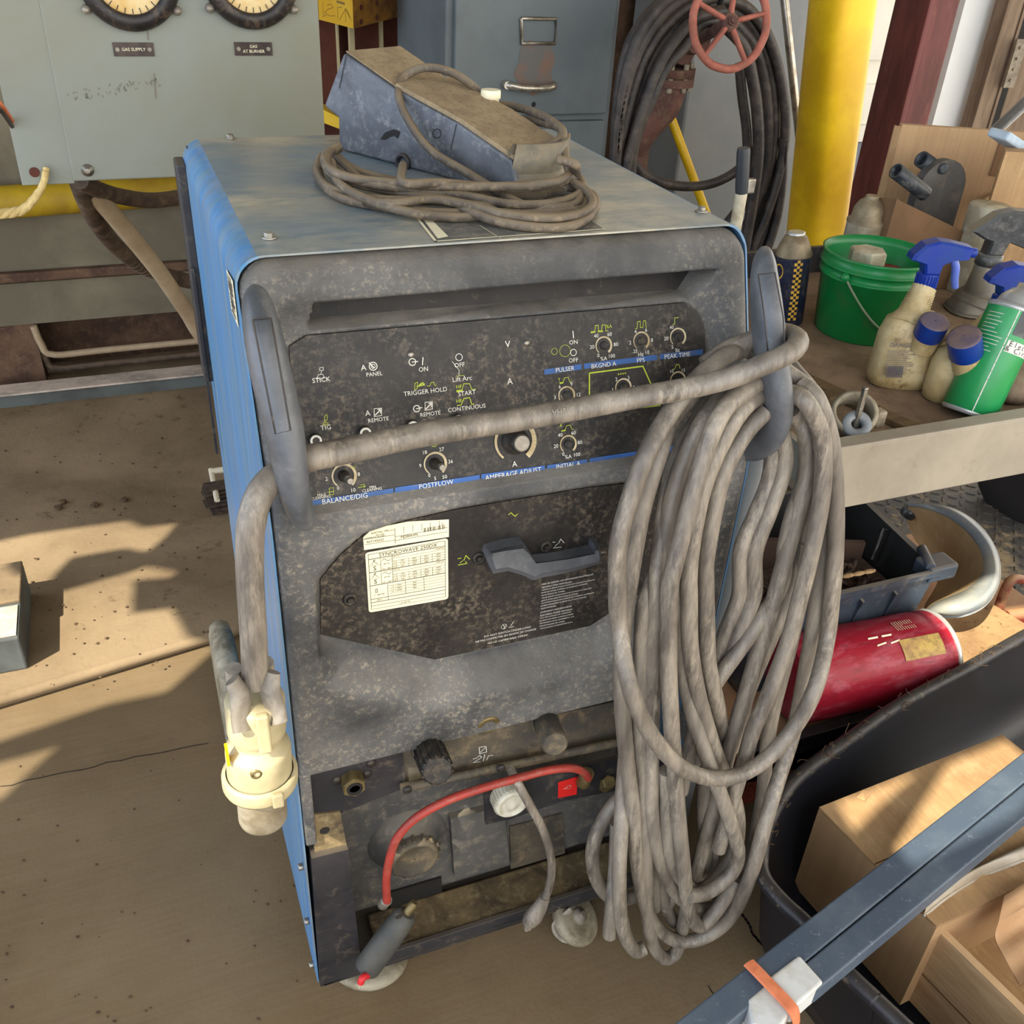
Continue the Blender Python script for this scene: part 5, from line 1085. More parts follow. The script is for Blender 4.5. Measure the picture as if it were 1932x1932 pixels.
# inner dark strands
loop(z7([(1150, 1130), (1120, 1350), (1040, 1550), (960, 1750)])+z8([(800, 60), (730, 250), (690, 420), (640, 620), (600, 850)]), .035)
loop(z7([(1190, 1060), (1210, 1250), (1130, 1500), (1040, 1750)])+z8([(870, 60), (790, 250), (740, 400)]), .026)
loop(z7([(1360, 1200), (1390, 1400), (1335, 1620)])+z8([(1060, 20), (970, 220), (850, 500), (810, 650), (760, 800)]), .03)
loop(z8([(1120, -200), (1090, 60), (1050, 270), (1010, 420), (960, 620), (930, 820), (915, 1000), (890, 1150), (850, 1320), (780, 1450), (690, 1540)]), .025)
loop(z8([(635, 940, .01), (630, 1100, .01), (640, 1250, .01), (638, 1390, .01)]), .015)
loop(z8([(700, 1250), (650, 1360), (590, 1430), (500, 1480), (440, 1560)]), .03)
loop(z8([(430, 100, .05), (450, 300, .045), (470, 500, .03), (480, 800), (440, 1100), (420, 1400), (470, 1600), (540, 1640)]), .03)
loop(z8([(440, 1000), (420, 1250), (400, 1420), (390, 1560)]), .03)
# strand across the panel
cross = [(585, 864, -.035), (640, 853, -.032), (700, 840, -.03), (780, 823, -.03), (860, 809, -.03), (980, 791, -.032), (1100, 769, -.035), (1200, 750, -.045), (1300, 732, -.055), (1380, 712, -.07), (1440, 688, -.082), (1485, 668, -.085), (1505, 650, -.07), (1500, 636, -.045), (1470, 628, -.022), (1420, 642, -.008), (1370, 662, -.005), (1330, 690, -.005)]
mb = MB(); P = [aty(x, y, yy) for x, y, yy in cross]; P = [aty(545, 884, -.012), aty(562, 874, -.02)]+P
mb.tube(P, [.0135, .0128, .0118, .0112, .0112], 14, 6); mb.build('cable_span', m_cable, pc, 'span crossing the control panel')
mb = MB(); s_ = 'P-123-MSHA'
for k, ch in enumerate(s_):
    t = k/(len(s_)-1); x = lerp(1131, 1046, t); y = lerp(765, 779, t); p = aty(x, y-1, -.034)
    n_ = (CAM-p).normalized(); a = aty(x+10, y-1.3, -.034)-p; u = -a.normalized(); v = n_.cross(u).normalized(); mb.text(ch, p+n_*.0125, u, v, .0085)
mb.build('cable_marking', m_clamp, pc, 'faint upside down letters on the cable')
# lead down to the plug
mb = MB(); P = [aty(x, y, yy) for x, y, yy in [(560, 880, -.015), (530, 893, -.025), (505, 912, -.035), (485, 945, -.045), (474, 990, -.05), (471, 1040, -.052), (472, 1100, -.055), (477, 1180, -.058), (480, 1240, -.06), (482, 1290, -.06)]]
mb.tube(P, .0135, 14, 6); mb.build('plug_lead', m_cable, pc, 'lead curving down to the plug')
ptop = aty(480, 1312, -.06); pbot = aty(497, 1550, -.06); pax = (pbot-ptop).normalized(); PL = (pbot-ptop).length; sc = (ptop-CAM).dot(FW)/FL
def hh(y): return (aty(486, y, -.06)-ptop).dot(pax)
plug = MB(); r1 = 56*sc
plug.lathe(ptop, pax, [(r1*.5, 0), (r1*.97, .003), (r1, .006), (r1, .045), (r1*.97, .05), (r1*.82, .058), (r1*.82, .064), (r1*1.08, .07), (r1*1.13, .076), (r1*1.13, .113), (r1*1.10, .122), (r1*1.02, .125), (r1*.9, .125)], 40)
pg = plug.build('plug_body', m_plug, pc, 'cream cast plug body')
mb = MB(); o_ = ptop+pax*.108; mb.lathe(o_, pax, [(r1*1.18, 0), (r1*1.30, .001), (r1*1.33, .004), (r1*1.33, .016), (r1*1.28, .02), (r1*1.16, .02), (r1*1.14, .016)], 40, cap=False); mb.box(o_+V((.012, -r1*1.32, -.01)), (.012, .006, .02), bev=.002); mb.build('plug_collar', m_plug, pg, 'cream locking ring')
mb = MB(); mb.lathe(ptop+pax*.12, pax, [(r1*.88, 0), (r1*.88, .062), (r1*.84, .066), (r1*.76, .068), (r1*.7, .066)], 36); mb.build('plug_sleeve', m_plugmetal, pg, 'worn metal contact sleeve')
mb = MB()
for s_ in (-1, 1):
    c = ptop+V((s_*.014, -.012, .012)); mb.tube([c+V((s_*.006, .004, .022)), c+V((s_*.001, -.002, .004)), c+V((s_*.004, -.012, -.018)), c+V((s_*.005, -.02, -.028))], [.008, .011, .010, .009], 8, 4, flat=(.7, 1.2))
    c = ptop+V((s_*.016, .016, .012)); mb.tube([c+V((0, 0, .016)), c+V((0, .004, -.012))], .009, 8, 2)
mb.build('cord_clamp', m_clamp, pg, 'grey two piece cord clamp')
mb = MB(); mb.box(ptop+V((0.002, -r1*1.0, -.026)), (.013, .008, .052), bev=.002); mb.build('clamp_rib', m_plug, pg)
c = aty(484, 1462, -.06-r1*1.13); mb = MB(); mb.lathe(c+V((0, .004, 0)), NL, [(.0065, 0), (.006, .004), (.004, .0045), (.003, .002)], 16); mb.build('plug_screw', m_brass, pg)
c = aty(425, 1425, -.075); mb = MB(); mb.box(c+V((.002, 0, 0)), (.003, .012, .022)); mb.build('yellow_tag', m_yellow, pg)

# ================================================================ HAND ROD and CORD at the machine's foot
eh = thing('electrode_holder', 'grey rubber cable connector with a brass tip leaning on the bottom corner of the machine', 'connector', atz(690, 1840, 0))
a = aty(692, 1826, -.03); b = aty(768, 1722, -.022); L_ = (b-a).length; ax = (b-a).normalized()
a2 = a-ax*.0
mb = MB(); mb.lathe(a2, ax, [(.008, -.002), (.0185, 0), (.0195, .004), (.0195, L_*.5), (.0185, L_*.75), (.0165, L_*.96), (.012, L_)], 24); mb.build('grip_sleeve', M('grey_rubber_sleeve', (64, 64, 60), (78, 76, 70), s=20, rough=.6), eh)
mb = MB(); mb.lathe(a2+ax*L_, ax, [(.0068, -.01), (.0068, .016), (.005, .02)], 14); mb.build('brass_tip', m_brass, eh)
c = aty(752, 1727, -.042); mb = MB(); mb.lathe(c, NL, [(.006, 0), (.005, .002)], 14); mb.build('set_screw', m_knob, eh)
mb = MB(); d_ = V((0, 0, -1)); e = a2+ax*.004; q_ = aty(682, 1845, -.05); mb.tube([e+V((0, -.012, -.003)), q_+V((.002, 0, 0)), q_+V((-.002, -.002, -.008))], .005, 8, 3); mb.build('red_tail', m_grommet, eh, 'bit of red tape at the lower end')
ec = thing('hanging_cord', 'thin grey electrical cord with a moulded plug dangling in front of the machine base', 'electrical cord', atz(1010, 1745, 0))
mb = MB(); P = [(962, 1448, .0), (978, 1480, -.03), (1000, 1520, -.035), (1022, 1560, -.035), (1036, 1600, -.035), (1041, 1640, -.035), (1034, 1680, -.035), (1022, 1705, -.035)]
mb.tube([aty(x, y, yy) for x, y, yy in P], .0062, 12, 6); mb.build('cord', m_cable, ec)
mb = MB(); mb.tube([aty(x, y, -.035) for x, y in [(1028, 1692), (1018, 1712), (1006, 1730), (998, 1742)]], [.009, .0125, .016, .012], 12, 5, flat=(1, .8)); mb.box(aty(996, 1742, -.035), (.012, .01, .03), bev=.003); mb.build('moulded_plug', m_cable, ec)
# light grey conduit right behind the machine edge, seen through the coil
mb = MB(); mb.cyl(aty(1425, 835, .06), V((.64, .09, .0)), .022, 20); tag(mb.build('grey_pipe', m_greysheet), 'smooth grey pipe standing at the right side of the machine behind the cable coil', 'pipe')

# ================================================================ RIGHT: CART WITH WORKSHOP ITEMS
ZT = .72; ZL = .745
ct = thing('steel_cart', 'grey steel cart with a raised lip, carrying bottles and boxes on the right', 'cart', (1.6, .5, 0))
fy = atz(1740, 815, ZL).y; x0c = .80; x1c = 2.5; yb_ = .93; zlo = aty(1600, 948, fy).z
mb = MB(); mb.box(((x0c+x1c)/2, fy-.006, (ZL+zlo)/2), (x1c-x0c, .012, ZL-zlo), bev=.002); mb.box(((x0c+x1c)/2, fy+.004, ZL), (x1c-x0c, .03, .006), bev=.002); mb.build('front_apron', m_cart, ct)
mb = MB(); mb.box(((x0c+x1c)/2, (fy+yb_)/2, ZT-.01), (x1c-x0c, yb_-fy, .02)); mb.build('cart_top', m_carttop, ct)
mb = MB(); mb.box(((x0c+x1c)/2, yb_, ZT+.0), (x1c-x0c, .012, .12), bev=.002); mb.build('back_lip', m_black, ct)
mb = MB(); mb.box((x0c, (fy+yb_)/2, ZT), (.012, yb_-fy, .06)); mb.build('side_lip', m_cart, ct)
for x, y in ((x0c+.03, yb_-.03), (x1c-.05, fy+.04), (x1c-.05, yb_-.03)):
    mb = MB(); mb.box((x, y, ZT/2+.04), (.035, .035, ZT-.08)); mb.build('cart_leg', m_cart, ct)
a = atz(1465, 690, ZT+.006); b = atz(1735, 815, ZT+.006); d_ = (b-a); mb = MB(); ang = math.atan2(d_.y, d_.x); mb.box((a+b)/2, (d_.length, .03, .012), Matrix.Rotation(ang, 3, 'Z'), bev=.002); tag(mb.build('wood_strip', m_woodstrip), 'dirty wooden strip lying across the cart top', 'wood strip')
# tyre of the cart under the apron
mb = MB(); c = atz(1935, 900, .12); mb.lathe(c-V((.04, 0, 0)), (1, .1, 0), [(.06, 0), (.12, .0), (.135, .015), (.135, .06), (.12, .075), (.06, .075)], 32); mb.build('cart_wheel', m_tyre, ct)
def scale(p): return (p-CAM).dot(FW)/FL
# checkered aerosol can
cn = thing('aerosol_can', 'navy aerosol can with yellow checkered stripe beside the green bucket', 'aerosol can', atz(1481, 607, ZT))
a = atz(1481, 607, ZT); tp = aty(1503, 436, a.y+.01); ax = (tp-a).normalized(); H = (tp-a).length; r = 33*scale((a+tp)/2)
mb = MB(); mb.lathe(a, ax, [(r*.9, 0), (r, .003), (r, H*.74), (r*1.03, H*.75)], 32); mb.build('can_body', m_navy, cn)
mb = MB(); mb.lathe(a+ax*H*.75, ax, [(r*1.03, 0), (r*1.04, .004), (r*.95, .01), (r*.82, H*.12), (r*.62, H*.2), (r*.5, H*.21), (r*.48, H*.235), (r*.3, H*.235)], 32); mb.build('can_dome', m_candome, cn)
mb = MB(); mb.lathe(a+ax*H*.97, ax, [(r*.5, 0), (r*.5, .004), (r*.42, .005)], 24); mb.build('can_valve', m_canmetal, cn)
A_x = ax.cross(V((0, 0, 1)).cross(ax) if False else V((-.4, -1, 0))).normalized(); B_x = ax.cross(A_x)
vd = (CAM-a); vd = (vd-ax*vd.dot(ax)).normalized(); vs_ = ax.cross(vd)
mb = MB()
def onc(base_, r_, th, h): return base_+ax*h+(vd*math.cos(th)+vs_*math.sin(th))*r_
for j in range(22):
    for i in range(3):
        if (i+j) % 2: continue
        t0_ = .12+i*.16; h0 = H*.08+j*H*.03
        mb.add([onc(a, r*1.01, t0_, h0), onc(a, r*1.01, t0_+.16, h0), onc(a, r*1.01, t0_+.16, h0+H*.03), onc(a, r*1.01, t0_, h0+H*.03)], [[0, 1, 2, 3]])
mb.build('checker_stripe', m_ycheck, cn, 'yellow checkered stripe')
mb = MB(); P = [onc(a, r*1.012, -.75+.28*math.cos(t*PI/6), H*.6+.014*math.sin(t*PI/6)) for t in range(13)]
for p_, q_ in zip(P, P[1:]): n_ = vd*math.cos(-.75)+vs_*math.sin(-.75); mb.stroke([p_, q_], .0025, n_)
mb.build('can_emblem', m_ycheck, cn, 'round yellow emblem')
# bucket
bk = thing('green_bucket', 'green plastic bucket holding cans, standing on the cart', 'bucket', atz(1625, 635, ZT))
bc = atz(1622, 622, ZT); sb = scale(bc); rb = 92*sb*.92; 
tpz = aty(1648, 474, bc.y).z; Hb = tpz-ZT; rt = rb*1.16
mb = MB(); mb.lathe(bc, (0, 0, 1), [(rb*.96, 0), (rb, .004), (lerp(rb, rt, .72), Hb*.72), (lerp(rb, rt, .72)*1.045, Hb*.725), (lerp(rb, rt, .75)*1.045, Hb*.745), (lerp(rb, rt, .76)*1.0, Hb*.75), (lerp(rb, rt, .84), Hb*.84), (lerp(rb, rt, .85)*1.045, Hb*.845), (lerp(rb, rt, .87)*1.045, Hb*.865), (lerp(rb, rt, .88), Hb*.87), (rt, Hb*.97), (rt*1.02, Hb), (rt*.975, Hb), (rt*.95, Hb*.9), (rb*.94, .006), (.001, .006)], 48, cap=False); mb.build('bucket_shell', m_bucket, bk)
mb = MB()
la = bc+V((-.93, -.3, 0)).normalized()*rt*1.03+V((0, 0, Hb*.80)); lb_ = bc+V((.9, -.42, 0)).normalized()*rt*1.03+V((0, 0, Hb*.80)); mid_ = bc+V((.0, -1, 0))*rt*1.22+V((0, 0, Hb*.18))
P = []
for k in range(17):
    a_ = math.radians(200+140*k/16); h_ = Hb*(.80-.62*math.sin(PI*k/16)**1.0); P.append(bc+V((math.cos(a_), math.sin(a_), 0))*(lerp(rb, rt, h_/Hb)*1.06)+V((0, 0, h_)))
mb.tube(P, .0022, 8, 3); mb.build('bail_handle', m_wire, bk)
for e in (P[0], P[-1]): mb = MB(); mb.ball(e, .009); mb.build('handle_lug', m_bucket, bk)
# cans inside and behind the bucket
def jar(c, r_, h_, mb_, mt, nm, lb, ct_, ax=(0, 0, 1), sides=30):
    t = thing(nm, lb, ct_, c); m = MB(); m.lathe(c, ax, [(r_*.95, 0), (r_, .004), (r_, h_*.7)], 30); m.build('body', mb_, t)
    m = MB(); m.lathe(V(c)+V(ax).normalized()*h_*.7, ax, [(r_*1.0, 0), (r_, h_*.28), (r_*.9, h_*.3), (.001, h_*.3)], sides, smooth=sides > 10, cap=False); m.build('lid', mt, t); return t
jar(bc+V((-.028, .0, .008)), .036, Hb*.98, m_navy, m_canwhite, 'spray_can', 'can with a grey white hexagonal cap and dark label inside the green bucket', 'can', sides=6)
jar(bc+V((.0, -.055, .008)), .028, Hb*.74, m_navy, m_canwhite, 'spray_can', 'small can with grey cap in front inside the green bucket', 'can')
jar(bc+V((.05, .02, .008)), .03, Hb*.68, m_navy, m_redcan, 'spray_can', 'can with a dark red lid at the right inside the green bucket', 'can')
cn = thing('aerosol_can', 'grimy white aerosol can with dusty dome behind the green bucket', 'aerosol can', (bc.x+.13, bc.y+.24, ZT))
c = V((0, bc.y+.26, ZT)); tp = aty(1645, 376, c.y); c.x = tp.x; r = 36*scale(tp); H = tp.z-ZT
mb = MB(); mb.lathe(c, (0, 0, 1), [(r, 0), (r, H*.72), (r*1.03, H*.725)], 30); mb.build('can_body', m_canwhite, cn)
mb = MB(); mb.lathe(c+V((0, 0, H*.725)), (0, 0, 1), [(r*1.03, 0), (r*1.03, .005), (r*.85, .01), (r*.8, .03), (r*.6, .045), (r*.35, .052), (r*.33, .058)], 30); mb.build('can_dome', m_candome, cn)
mb = MB(); mb.cyl((c.x, c.y, tp.z-.028), (c.x, c.y, tp.z), .0055, 12); mb.build('nozzle', m_canwhite, cn)
# spray bottles
def fr_(base, h):                       # frame whose x axis runs across the view
    x = V((RT.x, RT.y, 0)).normalized(); return x, V((-x.y, x.x, 0))
def vlathe(m, base, ax, prof_, sx, sy, xa, seg=28):
    ax = V(ax).normalized(); xa = (xa-ax*xa.dot(ax)).normalized(); ya = ax.cross(xa); rings = []
    for r_, h_ in prof_:
        R_ = []
        for k in range(seg):
            a = 2*PI*k/seg; ca, sa = math.cos(a), math.sin(a)
            R_.append(base+ax*h_+xa*math.copysign(abs(ca)**.75, ca)*r_*sx+ya*math.copysign(abs(sa)**.75, sa)*r_*sy)
        rings.append(R_)
    m.loft(rings, True)
XA, YA = fr_(0, 0)
def trigger(pt, cth, c0, c1, ph, mmain, mtrig, flip=1, parent=None, S=1.):
    # pt: neck top; head modelled along XA
    m = MB(); m.lathe(pt, V((0, 0, 1)), [(.014*S, 0), (.0155*S, .002*S), (.0155*S, .022*S), (.012*S, .024*S)], 24)
    for k in range(20):
        a = 2*PI*k/20; m.box(pt+V((math.cos(a), math.sin(a), 0))*.0155*S+V((0, 0, .011*S)), (.002*S, .002*S, .02*S))
    m.build('collar', mmain, parent)
    m = MB(); o = pt+V((0, 0, .022*S))
    prof2 = [(-.010, .0), (.012, .0), (.014, .016), (.028, .024), (.05, .026), (.052, .044), (.02, .050), (.0, .052), (-.02, .046), (-.034, .030), (-.036, .022), (-.014, .016)]
    ring1 = [o+XA*x*flip*S+V((0, 0, z*S))-YA*.011*S for x, z in prof2]; ring2 = [p+YA*.022*S for p in ring1]
    cen = sum(ring1, V())/len(ring1)
    r0 = [p.lerp(cen, .14)-YA*.003*S for p in ring1]; r3 = [p.lerp(cen+YA*.022*S, .14)+YA*.003*S for p in ring2]
    m.loft([r0, ring1, ring2, r3], False); m.cyl(o+XA*.048*flip*S+V((0, 0, .035*S)), o+XA*.062*flip*S+V((0, 0, .034*S)), .0075*S, 16); m.build('spray_head', mmain, parent)
    m = MB(); m.tube([o+XA*.028*flip*S+V((0, 0, .028*S)), o+XA*.038*flip*S+V((0, 0, .012*S)), o+XA*.042*flip*S+V((0, 0, -.006*S)), o+XA*.047*flip*S+V((0, 0, -.020*S))], [.006*S, .006*S, .0055*S, .005*S], 10, 5, flat=(1, 1.3)); m.build('trigger', mtrig, parent)
def bottle(pb, pw, ph, neck, capp, lbl, print_, group):
    t = thing('spray_bottle', lbl, 'spray bottle', pb, group); s_ = scale(pb)
    m = MB(); ax = V((0, 0, 1))
    vlathe(m, pb, ax, [(pw*.8, 0), (pw*.95, .004), (pw, .02), (pw*.98, ph*.55), (pw*.85, ph*.72), (pw*.5, ph*.8)], 1, .62, XA); m.build('bottle_body', m_bottle, t)
    # neck rises at the left rear of the body
    m = MB(); n0 = pb+V((0, 0, ph*.66))-XA*pw*.25; nt = neck; m.tube([n0, n0.lerp(nt, .35), n0.lerp(nt, .8), nt], [pw*.62, pw*.40, pw*.33, pw*.34], 20, 5)
    for k in range(7): p = n0.lerp(nt, .42+.07*k); m.tube([p-V((0, 0, .0015)), p+V((0, 0, .0015))], pw*.415-pw*.009*k, 20, 1)
    m.build('neck', m_bottle, t)
    ca, cb_, cr_ = capp
    m = MB(); m.lathe(ca-(cb_-ca)*.8, cb_-ca, [(cr_*.9, 0), (cr_*.9, (cb_-ca).length*.85)], 20); m.build('fill_neck', m_bottle, t)
    m = MB(); Lc = (cb_-ca).length; m.lathe(ca, cb_-ca, [(cr_*.95, 0), (cr_, .002), (cr_, Lc)], 28); m.build('fill_cap', m_blueplast, t, 'dark blue screw cap')
    m = MB(); m.lathe(cb_, cb_-ca, [(cr_, -.001), (cr_*.97, .0015), (cr_*.8, .0025), (.001, .0028)], 28, cap=False); m.build('cap_top', m_captop, t, 'dusty brown cap top')
    trigger(nt, 0, 0, 0, 0, m_blueplast, m_lightblue, 1, t, 1.12)
    return t
pb = atz(1705, 728, ZT); pb = V((pb.x, pb.y+.012, ZT)); s_ = scale(pb); yn = pb.y+.02
bt = bottle(pb, 64*s_, aty(1700, 590, pb.y).z-ZT+.03, aty(1744, 542, yn), (aty(1750, 634, pb.y-.040), aty(1764, 607, pb.y-.050), 26*s_), 'grimy cream spray bottle with blue trigger and DANGER label, in front of the bucket', True, 'dirty spray bottles with blue triggers')
m = MB(); fn = -YA; ln = pb-YA*(64*s_*.62+.0018)
def onb(x, y): d = ray(x, y); return CAM+d*((ln-CAM).dot(YA)/d.dot(YA))
up_ax = V((0, 0, 1)); xb_ = XA
for s2, x, y, h in [('DANGER', 1703, 652, 8.5), ('safe-cide', 1698, 636, 6)]: pass
m = MB(); m.text('DANGER', onb(1703, 652), xb_, up_ax, 11.5*s_)
random.seed(9)
for k in range(13):
    y = 662+k*3.6; x_ = 1676-k*.9; x2 = x_+random.uniform(38, 52)
    while x_ < x2: w_ = random.uniform(2, 6); m.stroke([onb(x_, y), onb(x_+w_, y+.6)], .0009, fn); x_ += w_+1.5
for k in range(17): x_ = 1675+k*1.8; m.stroke([onb(x_, 692), onb(x_-2.5, 712)], [.0006, .0013, .0009][k % 3], fn)
m.build('label_print', M('faded_navy_print', (88, 86, 96), bump=0), bt)
pb = atz(1805, 762, ZT); pb = V((pb.x, pb.y+.02, ZT)); s_ = scale(pb)
bottle(pb, 52*s_, aty(1800, 650, pb.y).z-ZT+.02, aty(1886, 583, pb.y+.06), (aty(1823, 668, pb.y-.032), aty(1819, 636, pb.y-.036), 29*s_), 'grimy mottled spray bottle with blue trigger between its twin and the green can', False, 'dirty spray bottles with blue triggers')
# grey bottle with black trigger
pg_ = V((0, .62, ZT)); c = aty(1838, 600, .62); pg_.x = c.x; gb = thing('spray_bottle', 'smoky grey spray bottle with a dusty black trigger head behind the blue trigger bottles', 'spray bottle', pg_)
s_ = scale(c); sh_ = aty(1838, 590, .62).z-ZT; nt = aty(1862, 500, .62)
m = MB(); vlathe(m, pg_, (0, 0, 1), [(55*s_, 0), (58*s_, .01), (58*s_, sh_), (55*s_, sh_+.01), (44*s_, sh_+.04)], 1, .8, XA)
m.tube([pg_+V((0, 0, sh_+.02)), pg_+V((.005, 0, sh_+.05)), nt-V((0, 0, .012)), nt+V((0, 0, .002))], [50*s_, 40*s_, 22*s_, 18*s_], 24, 6); m.build('bottle_body', m_greybot, gb)
m = MB(); m.lathe(nt, (0, 0, 1), [(20*s_, 0), (23*s_, .002), (23*s_, 20*s_), (18*s_, 22*s_)], 24); m.build('collar', m_blktrig, gb)
o = nt+V((0, 0, 20*s_)); m = MB(); pr = [(-14, 0), (14, 0), (20, 26), (58, 14), (70, 26), (62, 44), (44, 62), (75, 66), (75, 80), (14, 82), (-14, 74), (-52, 42), (-28, 30), (-12, 26)]
r1_ = [o+XA*x*s_+V((0, 0, z*s_))-YA*.014 for x, z in pr]; r2_ = [p+YA*.028 for p in r1_]; cen = sum(r1_, V())/len(r1_)
m.loft([[p.lerp(cen, .12)-YA*.004 for p in r1_], r1_, r2_, [p.lerp(cen+YA*.028, .12)+YA*.004 for p in r2_]], False); m.build('spray_head', m_blktrig, gb)
# green can leaning to the right
a = aty(1832, 800, .215); b = aty(1921, 612, .245); ax = (b-a).normalized(); H = (b-a).length; r = 50*scale((a+b)/2)
cn = thing('aerosol_can', 'bright green aerosol can leaning at the right front of the cart', 'aerosol can', V((a.x, a.y, ZT)))
a = a+V((0, r*.3, r*.35)) if a.z < ZT+r*.3 else a
m = MB(); m.lathe(a, ax, [(r*.9, 0), (r, .004), (r, H)], 40); m.build('can_body', m_greencan, cn)
m = MB(); m.lathe(a+ax*H, ax, [(r, 0), (r*1.03, .002), (r*1.03, .007), (r*.92, .009), (r*.85, .006), (r*.8, .010), (r*.72, .022), (r*.45, .036), (r*.35, .037), (r*.33, .046), (r*.15, .048)], 40); m.build('can_dome', m_canmetal, cn)
m = MB(); m.lathe(a-ax*.001, -ax, [(r, -.004), (r*1.01, 0), (r*.95, .003)], 36); m.build('can_bottom_rim', m_canmetal, cn)
vd = (CAM-a); vd = (vd-ax*vd.dot(ax)).normalized(); vs_ = ax.cross(vd); vs_ = vs_ if vs_.dot(RT) > 0 else -vs_
def og(th, h, k=1.006): return a+ax*h+(vd*math.cos(th)+vs_*math.sin(th))*r*k
def gn(th): return vd*math.cos(th)+vs_*math.sin(th)
m = MB(); th0 = .12
m.stroke([og(th0, h*H/12) for h in range(0, 13)], .0016, gn(th0))
random.seed(4)
for k in range(11):
    h = H*(.93-.035*k); t0_ = -.95; t1_ = t0_+random.uniform(.5, .95)
    P = [og(lerp(t0_, t1_, i/6), h) for i in range(7)]
    for p_, q_ in zip(P, P[1:]): m.stroke([p_, q_], .0011, gn((t0_+t1_)/2))
m.build('can_print', m_white, cn, 'white lines of print')
m = MB()
g1 = [[og(t, h*H, 1.01) for t in [.22+.1*i for i in range(14)]] for h in (.78, 1.0)]
m.loft(g1, True, False, False); m.build('dark_label_band', m_blktrig, cn, 'dark label panel')
m = MB(); g1 = [[og(t, h*H, 1.013) for t in [.2+.1*i for i in range(12)]] for h in (.62, .73)]
m.loft(g1, True, False, False); wl = m.build('white_label_panel', m_white, cn, 'white rounded label')
m = MB()
def ctext(s2, th_, h, sz):
    for k, ch in enumerate(s2):
        th = th_+k*sz*.62/r; e = vs_*math.cos(th)-vd*math.sin(th); m.text(ch, og(th, h, 1.02), e, ax, sz)
ctext('Electr', .34, H*.70, .0125); ctext('& Circu', .28, H*.65, .0125); m.build('label_lettering', m_ink, wl)
# clamp on the cart top
cl = thing('pipe_clamp', 'dusty cast clamp ring with a bolt on the cart top behind the cable coil', 'clamp', atz(1605, 800, ZT))
c = atz(1607, 786, ZT+.03); s_ = scale(c); m = MB(); fx = (CAM-c).normalized(); axc = V((fx.x*.5, fx.y*.7, .55)).normalized()
m.lathe(c-axc*.02, axc, [(38*s_, 0), (43*s_, .004), (44*s_, .04), (40*s_, .046), (34*s_, .046), (33*s_, .0)], 32, cap=False); m.box(c+XA*.042, (.018, .02, .03), bev=.004); m.build('clamp_ring', m_castring, cl)
c2_ = c+axc*.01+V((-.004, -.015, -.014)); m = MB(); m.lathe(c2_, axc, [(12*s_, 0), (26*s_, 0), (27*s_, .004), (27*s_, .014), (25*s_, .017), (11*s_, .017), (10*s_, .0)], 28, cap=False); m.build('washer', m_greysheet, cl, 'grey ring washer'); m = MB(); m.lathe(c2_-axc*.0, axc, [(11*s_, 0), (11*s_, .004)], 20); m.build('washer_bore', m_dark, cl)
m = MB(); m.box(c2_+V((-.002, -.002, .035)), (.008, .008, .07), bev=.002); m.build('bolt', m_steel, cl)
m = MB(); m.box(atz(1565, 752, ZT+.01), (.03, .03, .02), bev=.004); tag(m.build('wood_chip', m_woodstrip), 'small brown chip of wood beside the pipe clamp', 'wood chip')
# cardboard box lower (flap) and the iron plate
YC = .80
m = MB(); th_ = V((.02, .16, 0)); m.prism([aty(x, y, YC) for x, y in [(1692, 376), (1857, 456), (1845, 540), (1770, 620), (1682, 580)]], V((.004, .006, 0))); 
P = [aty(x, y, YC) for x, y in [(1692, 376), (1857, 456)]]
bxo = m
q0 = aty(1692, 376, YC); q1 = aty(1857, 456, YC-.06)
m = MB(); m.prism([V((q0.x-.005, q0.y, ZT+.001)), V((q1.x, q1.y, ZT+.001)), q1, q0], V((.05, .14, 0)).normalized()*.006)
m.prism([V((q0.x-.005, q0.y, ZT+.001)), V((q0.x-.005, q0.y+.10, ZT+.001)), q0+V((.0, .10, -.02)), q0], V((.006, 0, 0))); tag(m.build('cardboard_box', m_carddark), 'open brown cardboard box on the cart behind the green bucket', 'cardboard box')
ip = thing('welding_fixture', 'round topped dark iron plate with two pipe stubs standing in the brown cardboard box', 'fixture', V((aty(1775, 420, .86).x, .86, ZT)))
YI = .865
P = []
cc = aty(1776, 358, YI); si = scale(cc)
for k in range(13):
    a_ = PI*k/12; P.append(cc+V((math.cos(a_)*56*si, 0, math.sin(a_)*54*si)))
P = [V((cc.x+56*si, YI, ZT+.002))]+P+[V((cc.x-56*si, YI, ZT+.002))]
m = MB(); m.prism(P, V((0, .022, 0))); m.build('plate', m_ironplate, ip); c = aty(1779, 318, YI-.001); m = MB(); m.lathe(c, NL, [(10*si, 0), (10*si, .004), (6*si, .005)], 20); m.build('rivet', m_tubeblk, ip)
for (x0_, y0_, x1_, y1_, r_, mm, yy) in [(1690, 322, 1745, 365, 14, m_blktrig, YI-.01), (1738, 300, 1775, 325, 15, m_tubeblk, YI+.035)]:
    a = aty(x0_, y0_, yy); b = aty(x1_, y1_, yy); axx = (a-b).normalized(); m = MB(); m.lathe(b, axx, [(r_*si, 0), (r_*si, (a-b).length), (r_*si*.78, (a-b).length), (r_*si*.74, (a-b).length-.02)], 22); m.build('pipe_stub', mm, ip)
